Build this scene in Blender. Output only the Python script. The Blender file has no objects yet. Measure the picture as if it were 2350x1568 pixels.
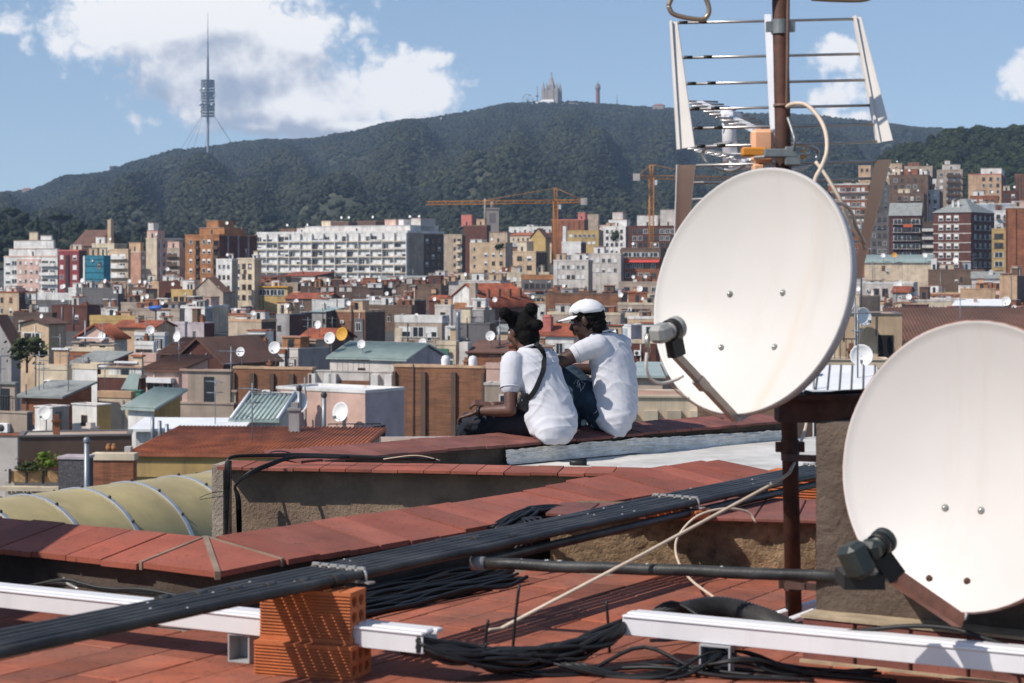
import bpy, bmesh, math, random
from mathutils import Vector, Matrix, noise
from math import sin, cos, pi, radians as RAD

random.seed(7)
SC = bpy.context.scene
COL = SC.collection
# ---------------------------------------------------------------- camera
F = 4371.0; CX = 1175.0; HY = 611.0; HC = 1.0      # focal length, centre and horizon in picture units (2350 wide)
cam_d = bpy.data.cameras.new('camera'); cam = bpy.data.objects.new('camera', cam_d); COL.objects.link(cam)
cam.location = (0, 0, HC); cam.rotation_euler = (pi/2, 0, 0)
cam_d.sensor_width = 36.0; cam_d.lens = 36.0*F/2350.0
cam_d.shift_y = -(784.0-HY)/2350.0
cam_d.clip_start = 0.1; cam_d.clip_end = 30000
cam_d.dof.use_dof = True; cam_d.dof.focus_distance = 10.5; cam_d.dof.aperture_fstop = 8.5
SC.camera = cam
# ---------------------------------------------------------------- sun, sky, exposure
SUN_EL = RAD(46); SUN_AZ = RAD(244)                 # azimuth clockwise from +Y: behind the camera, to its left
sun_dir = Vector((sin(SUN_AZ)*cos(SUN_EL), cos(SUN_AZ)*cos(SUN_EL), sin(SUN_EL)))
sd = bpy.data.lights.new('sun', 'SUN'); sd.energy = 5.0; sd.angle = RAD(0.53); sd.color = (1.0, 0.93, 0.845)
sun = bpy.data.objects.new('sun', sd); COL.objects.link(sun)
sun.rotation_euler = sun_dir.to_track_quat('Z', 'Y').to_euler()
SC.view_settings.view_transform = 'Standard'; SC.view_settings.look = 'None'
SC.view_settings.exposure = 0.0; SC.view_settings.gamma = 1.0
SC.cycles.use_denoising = True
SC.cycles.volume_bounces = 0
SC.cycles.max_bounces = 6; SC.cycles.diffuse_bounces = 3; SC.cycles.glossy_bounces = 2
SC.cycles.transmission_bounces = 3; SC.cycles.transparent_max_bounces = 8

W = bpy.data.worlds.new('World'); SC.world = W; W.use_nodes = True
W.cycles.sampling_method = 'MANUAL'; W.cycles.sample_map_resolution = 256
def build_world():
    nt = W.node_tree; nt.nodes.clear(); L = nt.links.new
    def N(t, **k):
        n = nt.nodes.new(t)
        for a, b in k.items(): setattr(n, a, b)
        return n
    def M(op, a, b=None, c=None, clamp=False):
        n = N('ShaderNodeMath', operation=op, use_clamp=clamp)
        for i, v in enumerate((a, b, c)):
            if v is None: continue
            if isinstance(v, (int, float)): n.inputs[i].default_value = v
            else: L(v, n.inputs[i])
        return n.outputs[0]
    sky = N('ShaderNodeTexSky', sky_type='NISHITA', sun_disc=False, sun_elevation=SUN_EL, sun_rotation=SUN_AZ)
    sky.altitude = 100; sky.air_density = 1.0; sky.dust_density = 0.3; sky.ozone_density = 1.6
    tc = N('ShaderNodeTexCoord')
    sep = N('ShaderNodeSeparateXYZ'); L(tc.outputs['Generated'], sep.inputs[0])
    # the horizon air is clear in the photograph: look the sky colour up a few degrees higher
    sv = N('ShaderNodeCombineXYZ'); L(sep.outputs[0], sv.inputs[0]); L(sep.outputs[1], sv.inputs[1])
    L(M('ADD', M('MAXIMUM', sep.outputs[2], 0.0), .085), sv.inputs[2])
    nv = N('ShaderNodeVectorMath', operation='NORMALIZE'); L(sv.outputs[0], nv.inputs[0]); L(nv.outputs[0], sky.inputs['Vector'])
    az = M('ARCTAN2', sep.outputs[0], sep.outputs[1])
    el = M('ARCSINE', sep.outputs[2])
    # cumulus: soft ellipsoidal cores (azimuth, elevation in radians) broken up by fractal noise
    cores = [(430,40,340,150,1.0),(540,165,300,140,1.0),(690,245,330,85,1.0),(905,215,165,100,.95),(265,70,185,100,.95),(650,85,190,85,.95),
             (985,140,55,35,.7),(30,85,110,18,.55),(600,295,170,34,.75),(800,290,230,34,.8),
             (1905,135,70,52,.85),(1915,225,80,55,.85),(1960,275,110,26,.6),(2345,195,70,60,.9),(-900,-150,420,160,1.0),(3300,-60,420,150,1.0)]
    def field(off, det=12):
        a = M('ADD', az, off[0]); e = M('ADD', el, off[1])
        cb = N('ShaderNodeCombineXYZ'); L(a, cb.inputs[0]); L(e, cb.inputs[1])
        big = N('ShaderNodeTexNoise'); big.inputs['Scale'].default_value = 26; big.inputs['Detail'].default_value = det
        big.inputs['Roughness'].default_value = .56; big.inputs['Distortion'].default_value = .15
        L(cb.outputs[0], big.inputs['Vector'])
        bill = N('ShaderNodeTexNoise'); bill.inputs['Scale'].default_value = 75; bill.inputs['Detail'].default_value = 4
        bill.inputs['Roughness'].default_value = .5
        L(cb.outputs[0], bill.inputs['Vector'])
        tot = None
        for (px, py, rx, ry, wgt) in cores:
            dx = M('MULTIPLY', M('SUBTRACT', a, (px-CX)/F), F/rx)
            dy = M('MULTIPLY', M('SUBTRACT', e, (HY-py)/F), F/ry)
            d = M('SQRT', M('ADD', M('MULTIPLY', dx, dx), M('MULTIPLY', dy, dy)))
            v = M('MULTIPLY', M('SUBTRACT', 1.25, d), wgt)
            tot = v if tot is None else M('SMOOTH_MAX', tot, v, .22)
        raw = M('MINIMUM', tot, 1.35)
        tot = M('MINIMUM', tot, 1.15)
        tot = M('MAXIMUM', tot, -1.0)
        n1 = M('MULTIPLY', M('SUBTRACT', big.outputs[0], .5), 1.7)
        n2 = M('MULTIPLY', M('SUBTRACT', M('ABSOLUTE', M('SUBTRACT', bill.outputs[0], .5)), .10), 1.7 if det > 6 else .9)
        return M('ADD', M('ADD', tot, n1), n2), raw
    f0, r0 = field((0, 0)); g0, r0 = field((0, 0), 4); f1, r1 = field((-.009, .014), 4); f2, r2 = field((-.024, .034), 3)
    mask = N('ShaderNodeMapRange', interpolation_type='SMOOTHSTEP'); L(f0, mask.inputs[0])
    mask.inputs[1].default_value = .10; mask.inputs[2].default_value = .58
    # light from the upper left: thick where the air toward the sun is also cloud
    thick = M('ADD', M('MULTIPLY', M('SUBTRACT', f1, g0), .55), M('ADD', M('MULTIPLY', M('SUBTRACT', f2, .95), .36), M('MULTIPLY', M('SUBTRACT', r2, r0), .45)))
    sh = N('ShaderNodeMapRange', interpolation_type='SMOOTHSTEP'); L(thick, sh.inputs[0])
    sh.inputs[1].default_value = -.32; sh.inputs[2].default_value = .36
    col = N('ShaderNodeMix', data_type='RGBA'); L(sh.outputs[0], col.inputs[0])
    col.inputs[6].default_value = (8.9, 8.7, 8.5, 1); col.inputs[7].default_value = (3.3, 3.7, 4.6, 1)
    mx = N('ShaderNodeMix', data_type='RGBA')
    tint = N('ShaderNodeMix', data_type='RGBA', blend_type='MULTIPLY'); tint.inputs[0].default_value = 1; L(sky.outputs[0], tint.inputs[6]); tint.inputs[7].default_value = (1.14,1.10,1.07,1)
    L(M('MULTIPLY', mask.outputs[0], .96), mx.inputs[0]); L(tint.outputs[2], mx.inputs[6]); L(col.outputs[2], mx.inputs[7])
    bg = N('ShaderNodeBackground'); bg.inputs[1].default_value = 0.128
    L(mx.outputs[2], bg.inputs[0])
    out = N('ShaderNodeOutputWorld'); L(bg.outputs[0], out.inputs[0])
build_world()

# ---------------------------------------------------------------- helpers
def at(px, py, Y): return Vector(((px-CX)/F*Y, Y, HC-(py-HY)/F*Y))
def atz(px, py, z): return at(px, py, F*(HC-z)/(py-HY))
def link(o, parent=None):
    COL.objects.link(o)
    if parent is not None: o.parent = parent
    return o
def tag(o, label=None, cat=None, group=None, kind=None):
    if label: o['label'] = label
    if cat: o['category'] = cat
    if group: o['group'] = group
    if kind: o['kind'] = kind
    return o
def thing(name, label, cat, loc=(0,0,0), rz=0, group=None):
    o = bpy.data.objects.new(name, None); link(o); o.location = loc; o.rotation_euler = (0,0,rz)
    o.empty_display_size = .1
    return tag(o, label, cat, group)
def copy_tree(o, parent=None):
    c = o.copy(); COL.objects.link(c); c.parent = parent
    for ch in list(o.children): copy_tree(ch, c)
    return c

class MB:
    """collects shapes; build() links them as one mesh object"""
    def __init__(s): s.v = []; s.f = []; s.m = []; s.sm = []
    def add(s, vs, fs, mi=0, smooth=False):
        b = len(s.v); s.v += [tuple(p) for p in vs]
        s.f += [tuple(i+b for i in f) for f in fs]; s.m += [mi]*len(fs); s.sm += [smooth]*len(fs)
        return s
    def box(s, x0,y0,z0,x1,y1,z1, mi=0, R=None, o=None):
        vs = [Vector(p) for p in ((x0,y0,z0),(x1,y0,z0),(x1,y1,z0),(x0,y1,z0),(x0,y0,z1),(x1,y0,z1),(x1,y1,z1),(x0,y1,z1))]
        if R is not None: vs = [R @ p for p in vs]
        if o is not None: vs = [p + Vector(o) for p in vs]
        return s.add(vs, [(0,3,2,1),(4,5,6,7),(0,1,5,4),(1,2,6,5),(2,3,7,6),(3,0,4,7)], mi)
    def bbox(s, x0,y0,z0,x1,y1,z1, b, mi=0, R=None, o=None):
        """box with chamfered edges"""
        bm = bmesh.new()
        bmesh.ops.create_cube(bm, size=1)
        for v in bm.verts: v.co = Vector(((x0+x1)/2+v.co.x*(x1-x0), (y0+y1)/2+v.co.y*(y1-y0), (z0+z1)/2+v.co.z*(z1-z0)))
        bmesh.ops.bevel(bm, geom=list(bm.edges), offset=b, segments=1, affect='EDGES')
        bm.verts.index_update()
        vs = [v.co.copy() for v in bm.verts]
        if R is not None: vs = [R @ p for p in vs]
        if o is not None: vs = [p + Vector(o) for p in vs]
        s.add(vs, [tuple(v.index for v in f.verts) for f in bm.faces], mi); bm.free(); return s
    def prism(s, poly, z0, z1, mi=0):
        """poly: counter-clockwise xy outline"""
        n = len(poly)
        vs = [(p[0],p[1],z0) for p in poly] + [(p[0],p[1],z1) for p in poly]
        fs = [tuple(range(n-1,-1,-1)), tuple(range(n,2*n))] + [(i,(i+1)%n,n+(i+1)%n,n+i) for i in range(n)]
        return s.add(vs, fs, mi)
    def hull2(s, A, B, mi=0):
        """solid between two equal outlines A and B (3-D points)"""
        n = len(A)
        return s.add(list(A)+list(B), [tuple(range(n-1,-1,-1)), tuple(range(n,2*n))] + [(i,(i+1)%n,n+(i+1)%n,n+i) for i in range(n)], mi)
    def tube(s, pts, r, n=8, mi=0, smooth=True, cap=True):
        pts = [Vector(p) for p in pts]; rs = r if isinstance(r, (list, tuple)) else [r]*len(pts)
        t0 = (pts[1]-pts[0]).normalized(); up = Vector((0,0,1)) if abs(t0.z) < .9 else Vector((0,1,0))
        a = t0.cross(up).normalized(); rings = []; b0 = len(s.v)
        for i, p in enumerate(pts):
            t = (pts[min(i+1,len(pts)-1)]-pts[max(i-1,0)]).normalized()
            a = (a - t*a.dot(t)).normalized(); b = t.cross(a)
            for k in range(n):
                th = 2*pi*k/n; s.v.append(tuple(p + (a*cos(th)+b*sin(th))*rs[i]))
        fs = []
        for i in range(len(pts)-1):
            for k in range(n):
                k2 = (k+1)%n; fs.append((b0+i*n+k, b0+i*n+k2, b0+(i+1)*n+k2, b0+(i+1)*n+k))
        s.f += fs; s.m += [mi]*len(fs); s.sm += [smooth]*len(fs)
        if cap:
            e = b0+(len(pts)-1)*n
            s.f += [tuple(b0+k for k in range(n-1,-1,-1)), tuple(e+k for k in range(n))]; s.m += [mi]*2; s.sm += [False]*2
        return s
    def lathe(s, prof, M4, n=24, mi=0, smooth=True, closed=False):
        """prof: (radius, height) pairs turned about local z of matrix M4"""
        b0 = len(s.v)
        for (r, h) in prof:
            for k in range(n):
                th = 2*pi*k/n; s.v.append(tuple(M4 @ Vector((r*cos(th), r*sin(th), h))))
        fs = []
        m = len(prof)
        for i in range(m if closed else m-1):
            j = (i+1)%m
            for k in range(n):
                k2 = (k+1)%n; fs.append((b0+i*n+k, b0+i*n+k2, b0+j*n+k2, b0+j*n+k))
        s.f += fs; s.m += [mi]*len(fs); s.sm += [smooth]*len(fs); return s
    def ico(s, c, r, sub=1, mi=0, jit=0, sq=(1,1,1), smooth=True, sd=0):
        bm = bmesh.new(); bmesh.ops.create_icosphere(bm, subdivisions=sub, radius=1)
        vs = []
        for v in bm.verts:
            p = v.co.copy()
            if jit: p *= 1 + jit*noise.noise(p*1.7+Vector((sd*3.1,sd*1.7,sd)))
            vs.append(Vector(c)+Vector((p.x*r*sq[0], p.y*r*sq[1], p.z*r*sq[2])))
        bm.verts.index_update()
        s.add(vs, [tuple(v.index for v in f.verts) for f in bm.faces], mi, smooth); bm.free(); return s
    def mesh(s, name, mats, off=None):
        me = bpy.data.meshes.new(name)
        vs = s.v
        if off is not None: vs = [(p[0]-off[0], p[1]-off[1], p[2]-off[2]) for p in vs]
        me.from_pydata(vs, [], s.f); 
        for m in (mats if isinstance(mats, (list, tuple)) else [mats]): me.materials.append(m)
        if any(s.m): me.polygons.foreach_set('material_index', s.m)
        if any(s.sm): me.polygons.foreach_set('use_smooth', s.sm)
        me.update(); return me
    def build(s, name, mats, parent=None, off=None):
        """off: position of the parent, when the shapes were collected in world coordinates"""
        o = bpy.data.objects.new(name, s.mesh(name, mats, off)); return link(o, parent)

def inst(name, me, parent, loc=(0,0,0), rot=(0,0,0), scale=(1,1,1)):
    o = bpy.data.objects.new(name, me); link(o, parent); o.location = loc; o.rotation_euler = rot; o.scale = scale; return o
def spline(pts, n=6):
    """Catmull-Rom through 3-D points"""
    P = [Vector(p) for p in pts]; P = [P[0]*2-P[1]] + P + [P[-1]*2-P[-2]]; out = []
    for i in range(1, len(P)-2):
        for k in range(n):
            t = k/n; a,b,c,d = P[i-1],P[i],P[i+1],P[i+2]
            out.append(.5*((2*b)+(c-a)*t+(2*a-5*b+4*c-d)*t*t+(3*b-a-3*c+d)*t**3))
    out.append(P[-2]); return out

# ---------------------------------------------------------------- materials
_mats = {}
def mat(name, col, rough=.8, metal=0.0, var=.18, scale=3.0, bump=0.0, bscale=40.0, streak=0.0, streakcol=(.03,.025,.02),
        col2=None, c2scale=1.2, c2amt=.5, rand=0.0, spec=.4, detail=8, trans=0.0, coords='Position', bdist=.01, hband=0.0, speck=0.0, speckcol=(.03,.025,.02)):
    if name in _mats: return _mats[name]
    m = bpy.data.materials.new(name); m.use_nodes = True; nt = m.node_tree; L = nt.links.new
    bs = nt.nodes['Principled BSDF']
    def N(t, **k):
        n = nt.nodes.new(t)
        for a, b in k.items(): setattr(n, a, b)
        return n
    if coords == 'Position': src = N('ShaderNodeNewGeometry').outputs['Position']
    else: src = N('ShaderNodeTexCoord').outputs['Object']
    def noise_(sc, det=detail, ro=.6, vec=None):
        n = N('ShaderNodeTexNoise'); n.inputs['Scale'].default_value = sc; n.inputs['Detail'].default_value = det
        n.inputs['Roughness'].default_value = ro; L(vec if vec is not None else src, n.inputs['Vector']); return n.outputs[0]
    def rng(v, a, b, c, d):
        n = N('ShaderNodeMapRange'); L(v, n.inputs[0])
        for i, x in enumerate((a,b,c,d)): n.inputs[i+1].default_value = x
        return n.outputs[0]
    def mix(f, a, b, bt='MIX'):
        n = N('ShaderNodeMix', data_type='RGBA', blend_type=bt)
        if isinstance(f, (int,float)): n.inputs[0].default_value = f
        else: L(f, n.inputs[0])
        for i, x in ((6,a),(7,b)):
            if isinstance(x, tuple): n.inputs[i].default_value = (*x[:3],1)
            else: L(x, n.inputs[i])
        return n.outputs[2]
    c = tuple(col)
    if col2 is not None:
        c = mix(rng(noise_(c2scale, 6, .65), .5-.12, .5+.12, 0, c2amt*2 if c2amt<.5 else 1), c, tuple(col2))
    if var:
        n = N('ShaderNodeMix', data_type='RGBA', blend_type='MULTIPLY'); n.inputs[0].default_value = 1
        if isinstance(c, tuple): n.inputs[6].default_value = (*c,1)
        else: L(c, n.inputs[6])
        g = N('ShaderNodeCombineColor')
        vv = rng(noise_(scale), .25, .75, 1-var*1.4, 1+var*.9)
        if rand:
            oi = N('ShaderNodeObjectInfo'); ad = N('ShaderNodeMath', operation='MULTIPLY'); L(vv, ad.inputs[0])
            L(rng(oi.outputs['Random'], 0, 1, 1-rand, 1+rand), ad.inputs[1]); vv = ad.outputs[0]
        for i in range(3): L(vv, g.inputs[i])
        L(g.outputs[0], n.inputs[7]); c = n.outputs[2]
    if hband:
        mp = N('ShaderNodeMapping'); mp.inputs['Scale'].default_value = (.5,.5,7); L(src, mp.inputs['Vector'])
        f = rng(noise_(1.0, 5, .7, mp.outputs[0]), .42, .66, 0, hband); c = mix(f, c, (.05,.03,.02))
    if speck:
        f = rng(noise_(scale*14, 3, .5), .60, .70, 0, speck); c = mix(f, c, tuple(speckcol))
        f = rng(noise_(scale*5.3, 8, .75), .56, .75, 0, speck*.8); c = mix(f, c, tuple(speckcol))
    if streak:
        mp = N('ShaderNodeMapping'); mp.inputs['Scale'].default_value = (1,1,.06); L(src, mp.inputs['Vector'])
        f = rng(noise_(scale*1.8, 6, .7, mp.outputs[0]), .52, .72, 0, streak)
        c = mix(f, c, tuple(streakcol))
    if isinstance(c, tuple): bs.inputs['Base Color'].default_value = (*c,1)
    else: L(c, bs.inputs['Base Color'])
    bs.inputs['Roughness'].default_value = rough; bs.inputs['Metallic'].default_value = metal
    bs.inputs['Specular IOR Level'].default_value = spec
    if trans: bs.inputs['Transmission Weight'].default_value = trans
    if bump:
        b = N('ShaderNodeBump'); b.inputs['Strength'].default_value = bump; b.inputs['Distance'].default_value = bdist
        L(noise_(bscale, 6, .65), b.inputs['Height']); L(b.outputs[0], bs.inputs['Normal'])
    _mats[name] = m; return m
# ================================================================ terrain
def lerp_tab(t, x):
    if x <= t[0][0]: return t[0][1]
    for (a, b), (c, d) in zip(t, t[1:]):
        if x <= c: return b + (d-b)*(x-a)/(c-a)
    return t[-1][1]
GZ = [(-500,-21),(150,-21),(300,-19),(550,-13),(750,-7),(1000,3),(1350,20),(1700,30)]
def gz(Y): return lerp_tab(GZ, Y)
def rc(a, b): return a + random.random()*(b-a)

M_ground = mat('street_ground', (.07,.066,.06), .95, var=.3, scale=.05)
M_hill = mat('hill_scrub', (.030,.036,.016), .95, var=.45, scale=.012, col2=(.075,.075,.032), c2scale=.006, c2amt=.35)
b = MB()
ys = [-400,-100,0,60,150,225,300,425,550,650,750,875,1000,1175,1350,1550,1700]
for y in ys:
    for x in (-1600,-400,0,400,1600): b.v.append((x*(1+y/1500), y, gz(y)))
for i in range(len(ys)-1):
    for j in range(4): b.f.append((i*5+j, i*5+j+1, (i+1)*5+j+1, (i+1)*5+j)); b.m.append(0); b.sm.append(True)
tag(b.build('city_ground', M_ground), kind='structure')

RIDGE = [(-4000,560),(-1500,520),(-600,490),(-100,468),(0,450),(80,441),(150,413),(250,400),(330,372),(400,350),(470,345),(560,331),(640,328),
         (720,325),(800,312),(900,291),(1000,276),(1100,258),(1160,245),(1230,240),(1330,240),(1400,247),(1500,254),(1560,256),(1700,268),(1800,268),
         (1900,274),(2000,286),(2100,299),(2200,315),(2350,335),(2700,350),(3500,420),(5000,500)]
def hill_pt(px, t):
    py = lerp_tab(RIDGE, px); Yr = 4150 + 120*noise.noise(Vector((px*.002, 3, 0)))
    zr = HC + (HY-py)/F*Yr
    Y = 1420 + (Yr-1420)*t
    g = t**1.12 if t <= 1 else 1-(t-1)*.9
    z = 20 + (zr-20)*g
    if 0 < t < 1:
        s = noise.noise(Vector((px*.0055+t*.7, t*1.3, 5))) + .55*noise.noise(Vector((px*.013-t, t*2.6, 9)))
        s += .22*(1-abs(noise.noise(Vector((px*.011+1.5*t, t*.9, 17))))*2.6)
        z += s*min(1, 4*t*(1-t))*min(52, .18*(zr-20)+14)
    return Vector(((px-CX)/F*Y, Y, z))
def grid_hill(name, fn, pxs, ts, m):
    b = MB(); n = len(pxs)
    for t in ts:
        for p in pxs: b.v.append(tuple(fn(p, t)))
    for i in range(len(ts)-1):
        for j in range(n-1): b.f.append((i*n+j, i*n+j+1, (i+1)*n+j+1, (i+1)*n+j)); b.m.append(0); b.sm.append(True)
    return tag(b.build(name, m), kind='structure')
grid_hill('mountain', hill_pt, [-4000+i*200 for i in range(17)]+[-600+i*22 for i in range(160)]+[2950+i*200 for i in range(11)],
          [i/46 for i in range(47)]+[1.03,1.1,1.3,1.6], M_hill)
RIDGE_R = [(1850,470),(1960,425),(2000,408),(2050,362),(2100,345),(2180,316),(2220,311),(2300,314),(2350,308),(2600,296),(3200,330),(4200,470)]
def hillr_pt(px, t):
    py = lerp_tab(RIDGE_R, px); Yr = 1560; zr = HC+(HY-py)/F*Yr
    Y = 1020+(Yr-1020)*t; g = t**.9 if t <= 1 else 1-(t-1)*1.5
    z = 2+(zr-2)*g + (10*noise.noise(Vector((px*.012, t*2, 7)))*min(1,4*t*(1-t)) if 0<t<1 else 0)
    return Vector(((px-CX)/F*Y, Y, z))
grid_hill('near_hill', hillr_pt, [1850+i*20 for i in range(50)]+[2900+i*100 for i in range(14)], [i/20 for i in range(21)]+[1.1,1.4,1.7], M_hill)
RIDGE_L = [(-1500,470),(-300,480),(-60,492),(0,500),(60,508),(130,514),(200,524),(260,540),(340,548),(420,562),(560,590)]
def hilll_pt(px, t):
    py = lerp_tab(RIDGE_L, px)+14; Yr = 1180; zr = HC+(HY-py)/F*Yr
    Y = 900+(Yr-900)*t; g = t if t <= 1 else 1-(t-1)*1.2
    return Vector(((px-CX)/F*Y, Y, 0+zr*g))
grid_hill('wooded_knoll', hilll_pt, [-1500+i*100 for i in range(14)]+[-100+i*30 for i in range(23)], [0,.2,.4,.6,.8,1,1.2,1.6], M_hill)

# ---------------------------------------------------------------- woods: crowns instanced over the slopes
def leaf_mat(name, c1, c2, rand=.35):
    m = mat(name, c1, .75, var=.35, scale=.25, col2=c2, c2scale=.02, c2amt=.45, rand=rand, spec=.25); return m
M_wood = mat('mountain_foliage', (.015,.023,.013), .75, var=.3, scale=.25, col2=(.045,.050,.020), c2scale=.0045, c2amt=.45, rand=.4, spec=.25)
M_near = leaf_mat('near_foliage', (.014,.026,.010), (.036,.050,.016))
M_dark = leaf_mat('pine_foliage', (.014,.026,.012), (.024,.038,.014), .2)
def crown_mesh(name, m, seed, n_blob, n_leaf, leaf, flat=1.0):
    random.seed(seed); b = MB()
    blobs = []
    for i in range(n_blob):
        a = rc(0, 2*pi); r = rc(.1,.62)
        c = (r*cos(a), r*sin(a), rc(.35,1.05)*flat); R = rc(.3,.52)
        blobs.append((c, R)); b.ico(c, R*.93, 1, 0, .5, (1,1,.8), True, seed+i)
    for i in range(n_leaf):
        c, R = random.choice(blobs)
        d = Vector((random.gauss(0,1), random.gauss(0,1), random.gauss(.25,1))).normalized()
        p = Vector(c) + Vector((d.x*R, d.y*R, d.z*R*.8))*rc(.9,1.18)
        u = d.orthogonal().normalized(); w = d.cross(u); q = rc(0, 6.28)
        u, w = u*cos(q)+w*sin(q), w*cos(q)-u*sin(q)
        u = (u + d*rc(-.6,.6)).normalized(); s = leaf*rc(.6,1.3)
        b.add([p-u*s-w*s*.6, p+u*s-w*s*.4, p+u*s*.8+w*s*.6, p-u*s*.7+w*s*.5], [(0,1,2,3)], 0)
    return b.mesh(name, m)
def wood(name, pts, crowns, smin, smax):
    me = bpy.data.meshes.new(name); me.from_pydata([tuple(p) for p in pts], [], [])
    o = link(bpy.data.objects.new(name, me)); tag(o, kind='stuff')
    md = o.modifiers.new('scatter', 'NODES'); ng = bpy.data.node_groups.new(name+'_scatter', 'GeometryNodeTree'); md.node_group = ng
    ng.interface.new_socket('Geometry', in_out='INPUT', socket_type='NodeSocketGeometry')
    ng.interface.new_socket('Geometry', in_out='OUTPUT', socket_type='NodeSocketGeometry')
    N = ng.nodes.new; L = ng.links.new
    gi = N('NodeGroupInput'); go = N('NodeGroupOutput'); mp = N('GeometryNodeMeshToPoints'); io = N('GeometryNodeInstanceOnPoints')
    L(gi.outputs[0], mp.inputs['Mesh']); L(mp.outputs[0], io.inputs['Points'])
    gt = N('GeometryNodeGeometryToInstance')
    for k, me_ in enumerate(crowns):
        oo = bpy.data.objects.new(name+'_crown', me_)
        oi = N('GeometryNodeObjectInfo'); oi.inputs[0].default_value = oo; oi.inputs['As Instance'].default_value = True
        L(oi.outputs['Geometry'], gt.inputs[0])
    L(gt.outputs[0], io.inputs['Instance']); io.inputs['Pick Instance'].default_value = True
    rs = N('FunctionNodeRandomValue'); rs.data_type = 'FLOAT'; rs.inputs[2].default_value = smin; rs.inputs[3].default_value = smax
    L(rs.outputs[1], io.inputs['Scale'])
    rr = N('FunctionNodeRandomValue'); rr.data_type = 'FLOAT_VECTOR'; rr.inputs[0].default_value = (-.1,-.1,0); rr.inputs[1].default_value = (.1,.1,6.28)
    L(rr.outputs[0], io.inputs['Rotation']); L(io.outputs[0], go.inputs[0])
    return o
cr_far = [crown_mesh('far_crown', M_wood, 11+i, 5, 40, .16) for i in range(4)]
cr_near = [crown_mesh('near_crown', M_near, 31+i, 7, 240, .12) for i in range(4)]
cr_dark = [crown_mesh('dark_crown', M_dark, 51+i, 7, 200, .12) for i in range(3)]
random.seed(3)
pts = []
while len(pts) < 62000:
    px = rc(-250, 2600) if random.random() < .93 else rc(-3000, 4800); t = random.random()**.85
    if random.random() < .04: t = rc(.985, 1.01)
    dens = noise.noise(Vector((px*.006, t*5.5, 2))) + .5*noise.noise(Vector((px*.017, t*12, 4)))
    if dens > .20 + .42*t + (.12 if px > 900 else 0) and random.random() < .85: continue
    p = hill_pt(px, t); p.z -= 1.5; pts.append(p)
wood('mountain_woods', pts, cr_far, 4.6, 8.6)
pts = []
while len(pts) < 2600:
    px = rc(1880, 2560) if random.random() < .9 else rc(2560, 4000); t = random.random()
    if noise.noise(Vector((px*.012, t*3, 8))) > .38 and random.random() < .8: continue
    p = hillr_pt(px, t); p.z -= 1.5; pts.append(p)
wood('near_hill_woods', pts, cr_near, 4.5, 8.5)
pts = []
while len(pts) < 420:
    px = rc(-300, 560); t = rc(.1, 1.02); p = hilll_pt(px, t); p.z -= 1; pts.append(p)
wood('knoll_woods', pts, cr_dark, 4.2, 7.0)

# single trees standing out on the knoll to the left
M_bark = mat('bark', (.07,.05,.035), .9, var=.3, scale=4)
def tree(name, label, px, py_top, Y, h, w, kind, group=None):
    top = at(px, py_top, Y); base = Vector((top.x, Y, top.z-h))
    r = thing(name, label, 'tree', base, 0, group)
    b = MB(); b.tube([(0,0,-1),(rc(-.2,.2),0,h*.45),(rc(-.4,.4),rc(-.3,.3),h*.8)], [w*.05+.1, w*.04+.08, .06], 6)
    for k in range(5):
        a = k*1.3; b.tube([(0,0,h*.5),(cos(a)*w*.22,sin(a)*w*.22,h*.74)], [.09,.05], 5)
    b.build('trunk', M_bark, r)
    c = MB(); random.seed(int(px*7+py_top)); blobs = []
    for i in range(9):
        a = rc(0,6.28)
        if kind == 'umbrella': q = ((rc(.0,.4)*cos(a))*w, rc(0,.4)*sin(a)*w, h*rc(.78,.93)); R = (w*.2, h*.085)
        elif kind == 'cypress': q = (rc(-.1,.1)*w, rc(-.1,.1)*w, h*(.2+.08*i)); R = (w*(.42-.03*i), h*.12)
        else: q = (rc(0,.33)*cos(a)*w, rc(0,.33)*sin(a)*w, h*rc(.45,.85)); R = (w*.22, h*.15)
        blobs.append((q, R)); c.ico(q, 1, 1, 0, .5, (R[0],R[0],R[1]), True, i)
    for i in range(260):
        q, R = random.choice(blobs); d = Vector((random.gauss(0,1),random.gauss(0,1),random.gauss(0,1))).normalized()
        p = Vector(q)+Vector((d.x*R[0],d.y*R[0],d.z*R[1]))*rc(.9,1.2); u = d.orthogonal().normalized(); v = d.cross(u); s = rc(.3,.65)
        u = (u+d*rc(-.7,.7)).normalized()
        c.add([p-u*s-v*s*.6, p+u*s-v*s*.5, p+u*s*.7+v*s*.6, p-u*s*.8+v*s*.4], [(0,1,2,3)])
    c.build('crown', M_dark if kind != 'bush' else M_near, r); return r
tree('umbrella_pine', 'broad dark umbrella pine at the left edge above the pink apartments', 22, 477, 1090, 17, 15, 'umbrella')
tree('pine_tree', 'dark rounded pine beside the broad umbrella pine on the left knoll', 47, 482, 1100, 16, 11, 'round')
tree('cypress_tree', 'thin dark cypress standing between the two umbrella pines', 84, 492, 1080, 15, 4.5, 'cypress')
tree('umbrella_pine', 'flat topped umbrella pine right of the thin cypress', 138, 489, 1100, 15, 15, 'umbrella')
tree('pine_tree', 'low dark pine close behind the red apartment block', 175, 503, 1080, 13, 9, 'round')
tree('pine_tree', 'tall dark pine above the beige gabled flats', 229, 507, 1090, 14, 8, 'round')
tree('umbrella_pine', 'wide low pine above the white rooftop box of the cream flats', 325, 521, 1060, 10, 16, 'umbrella')

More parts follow.
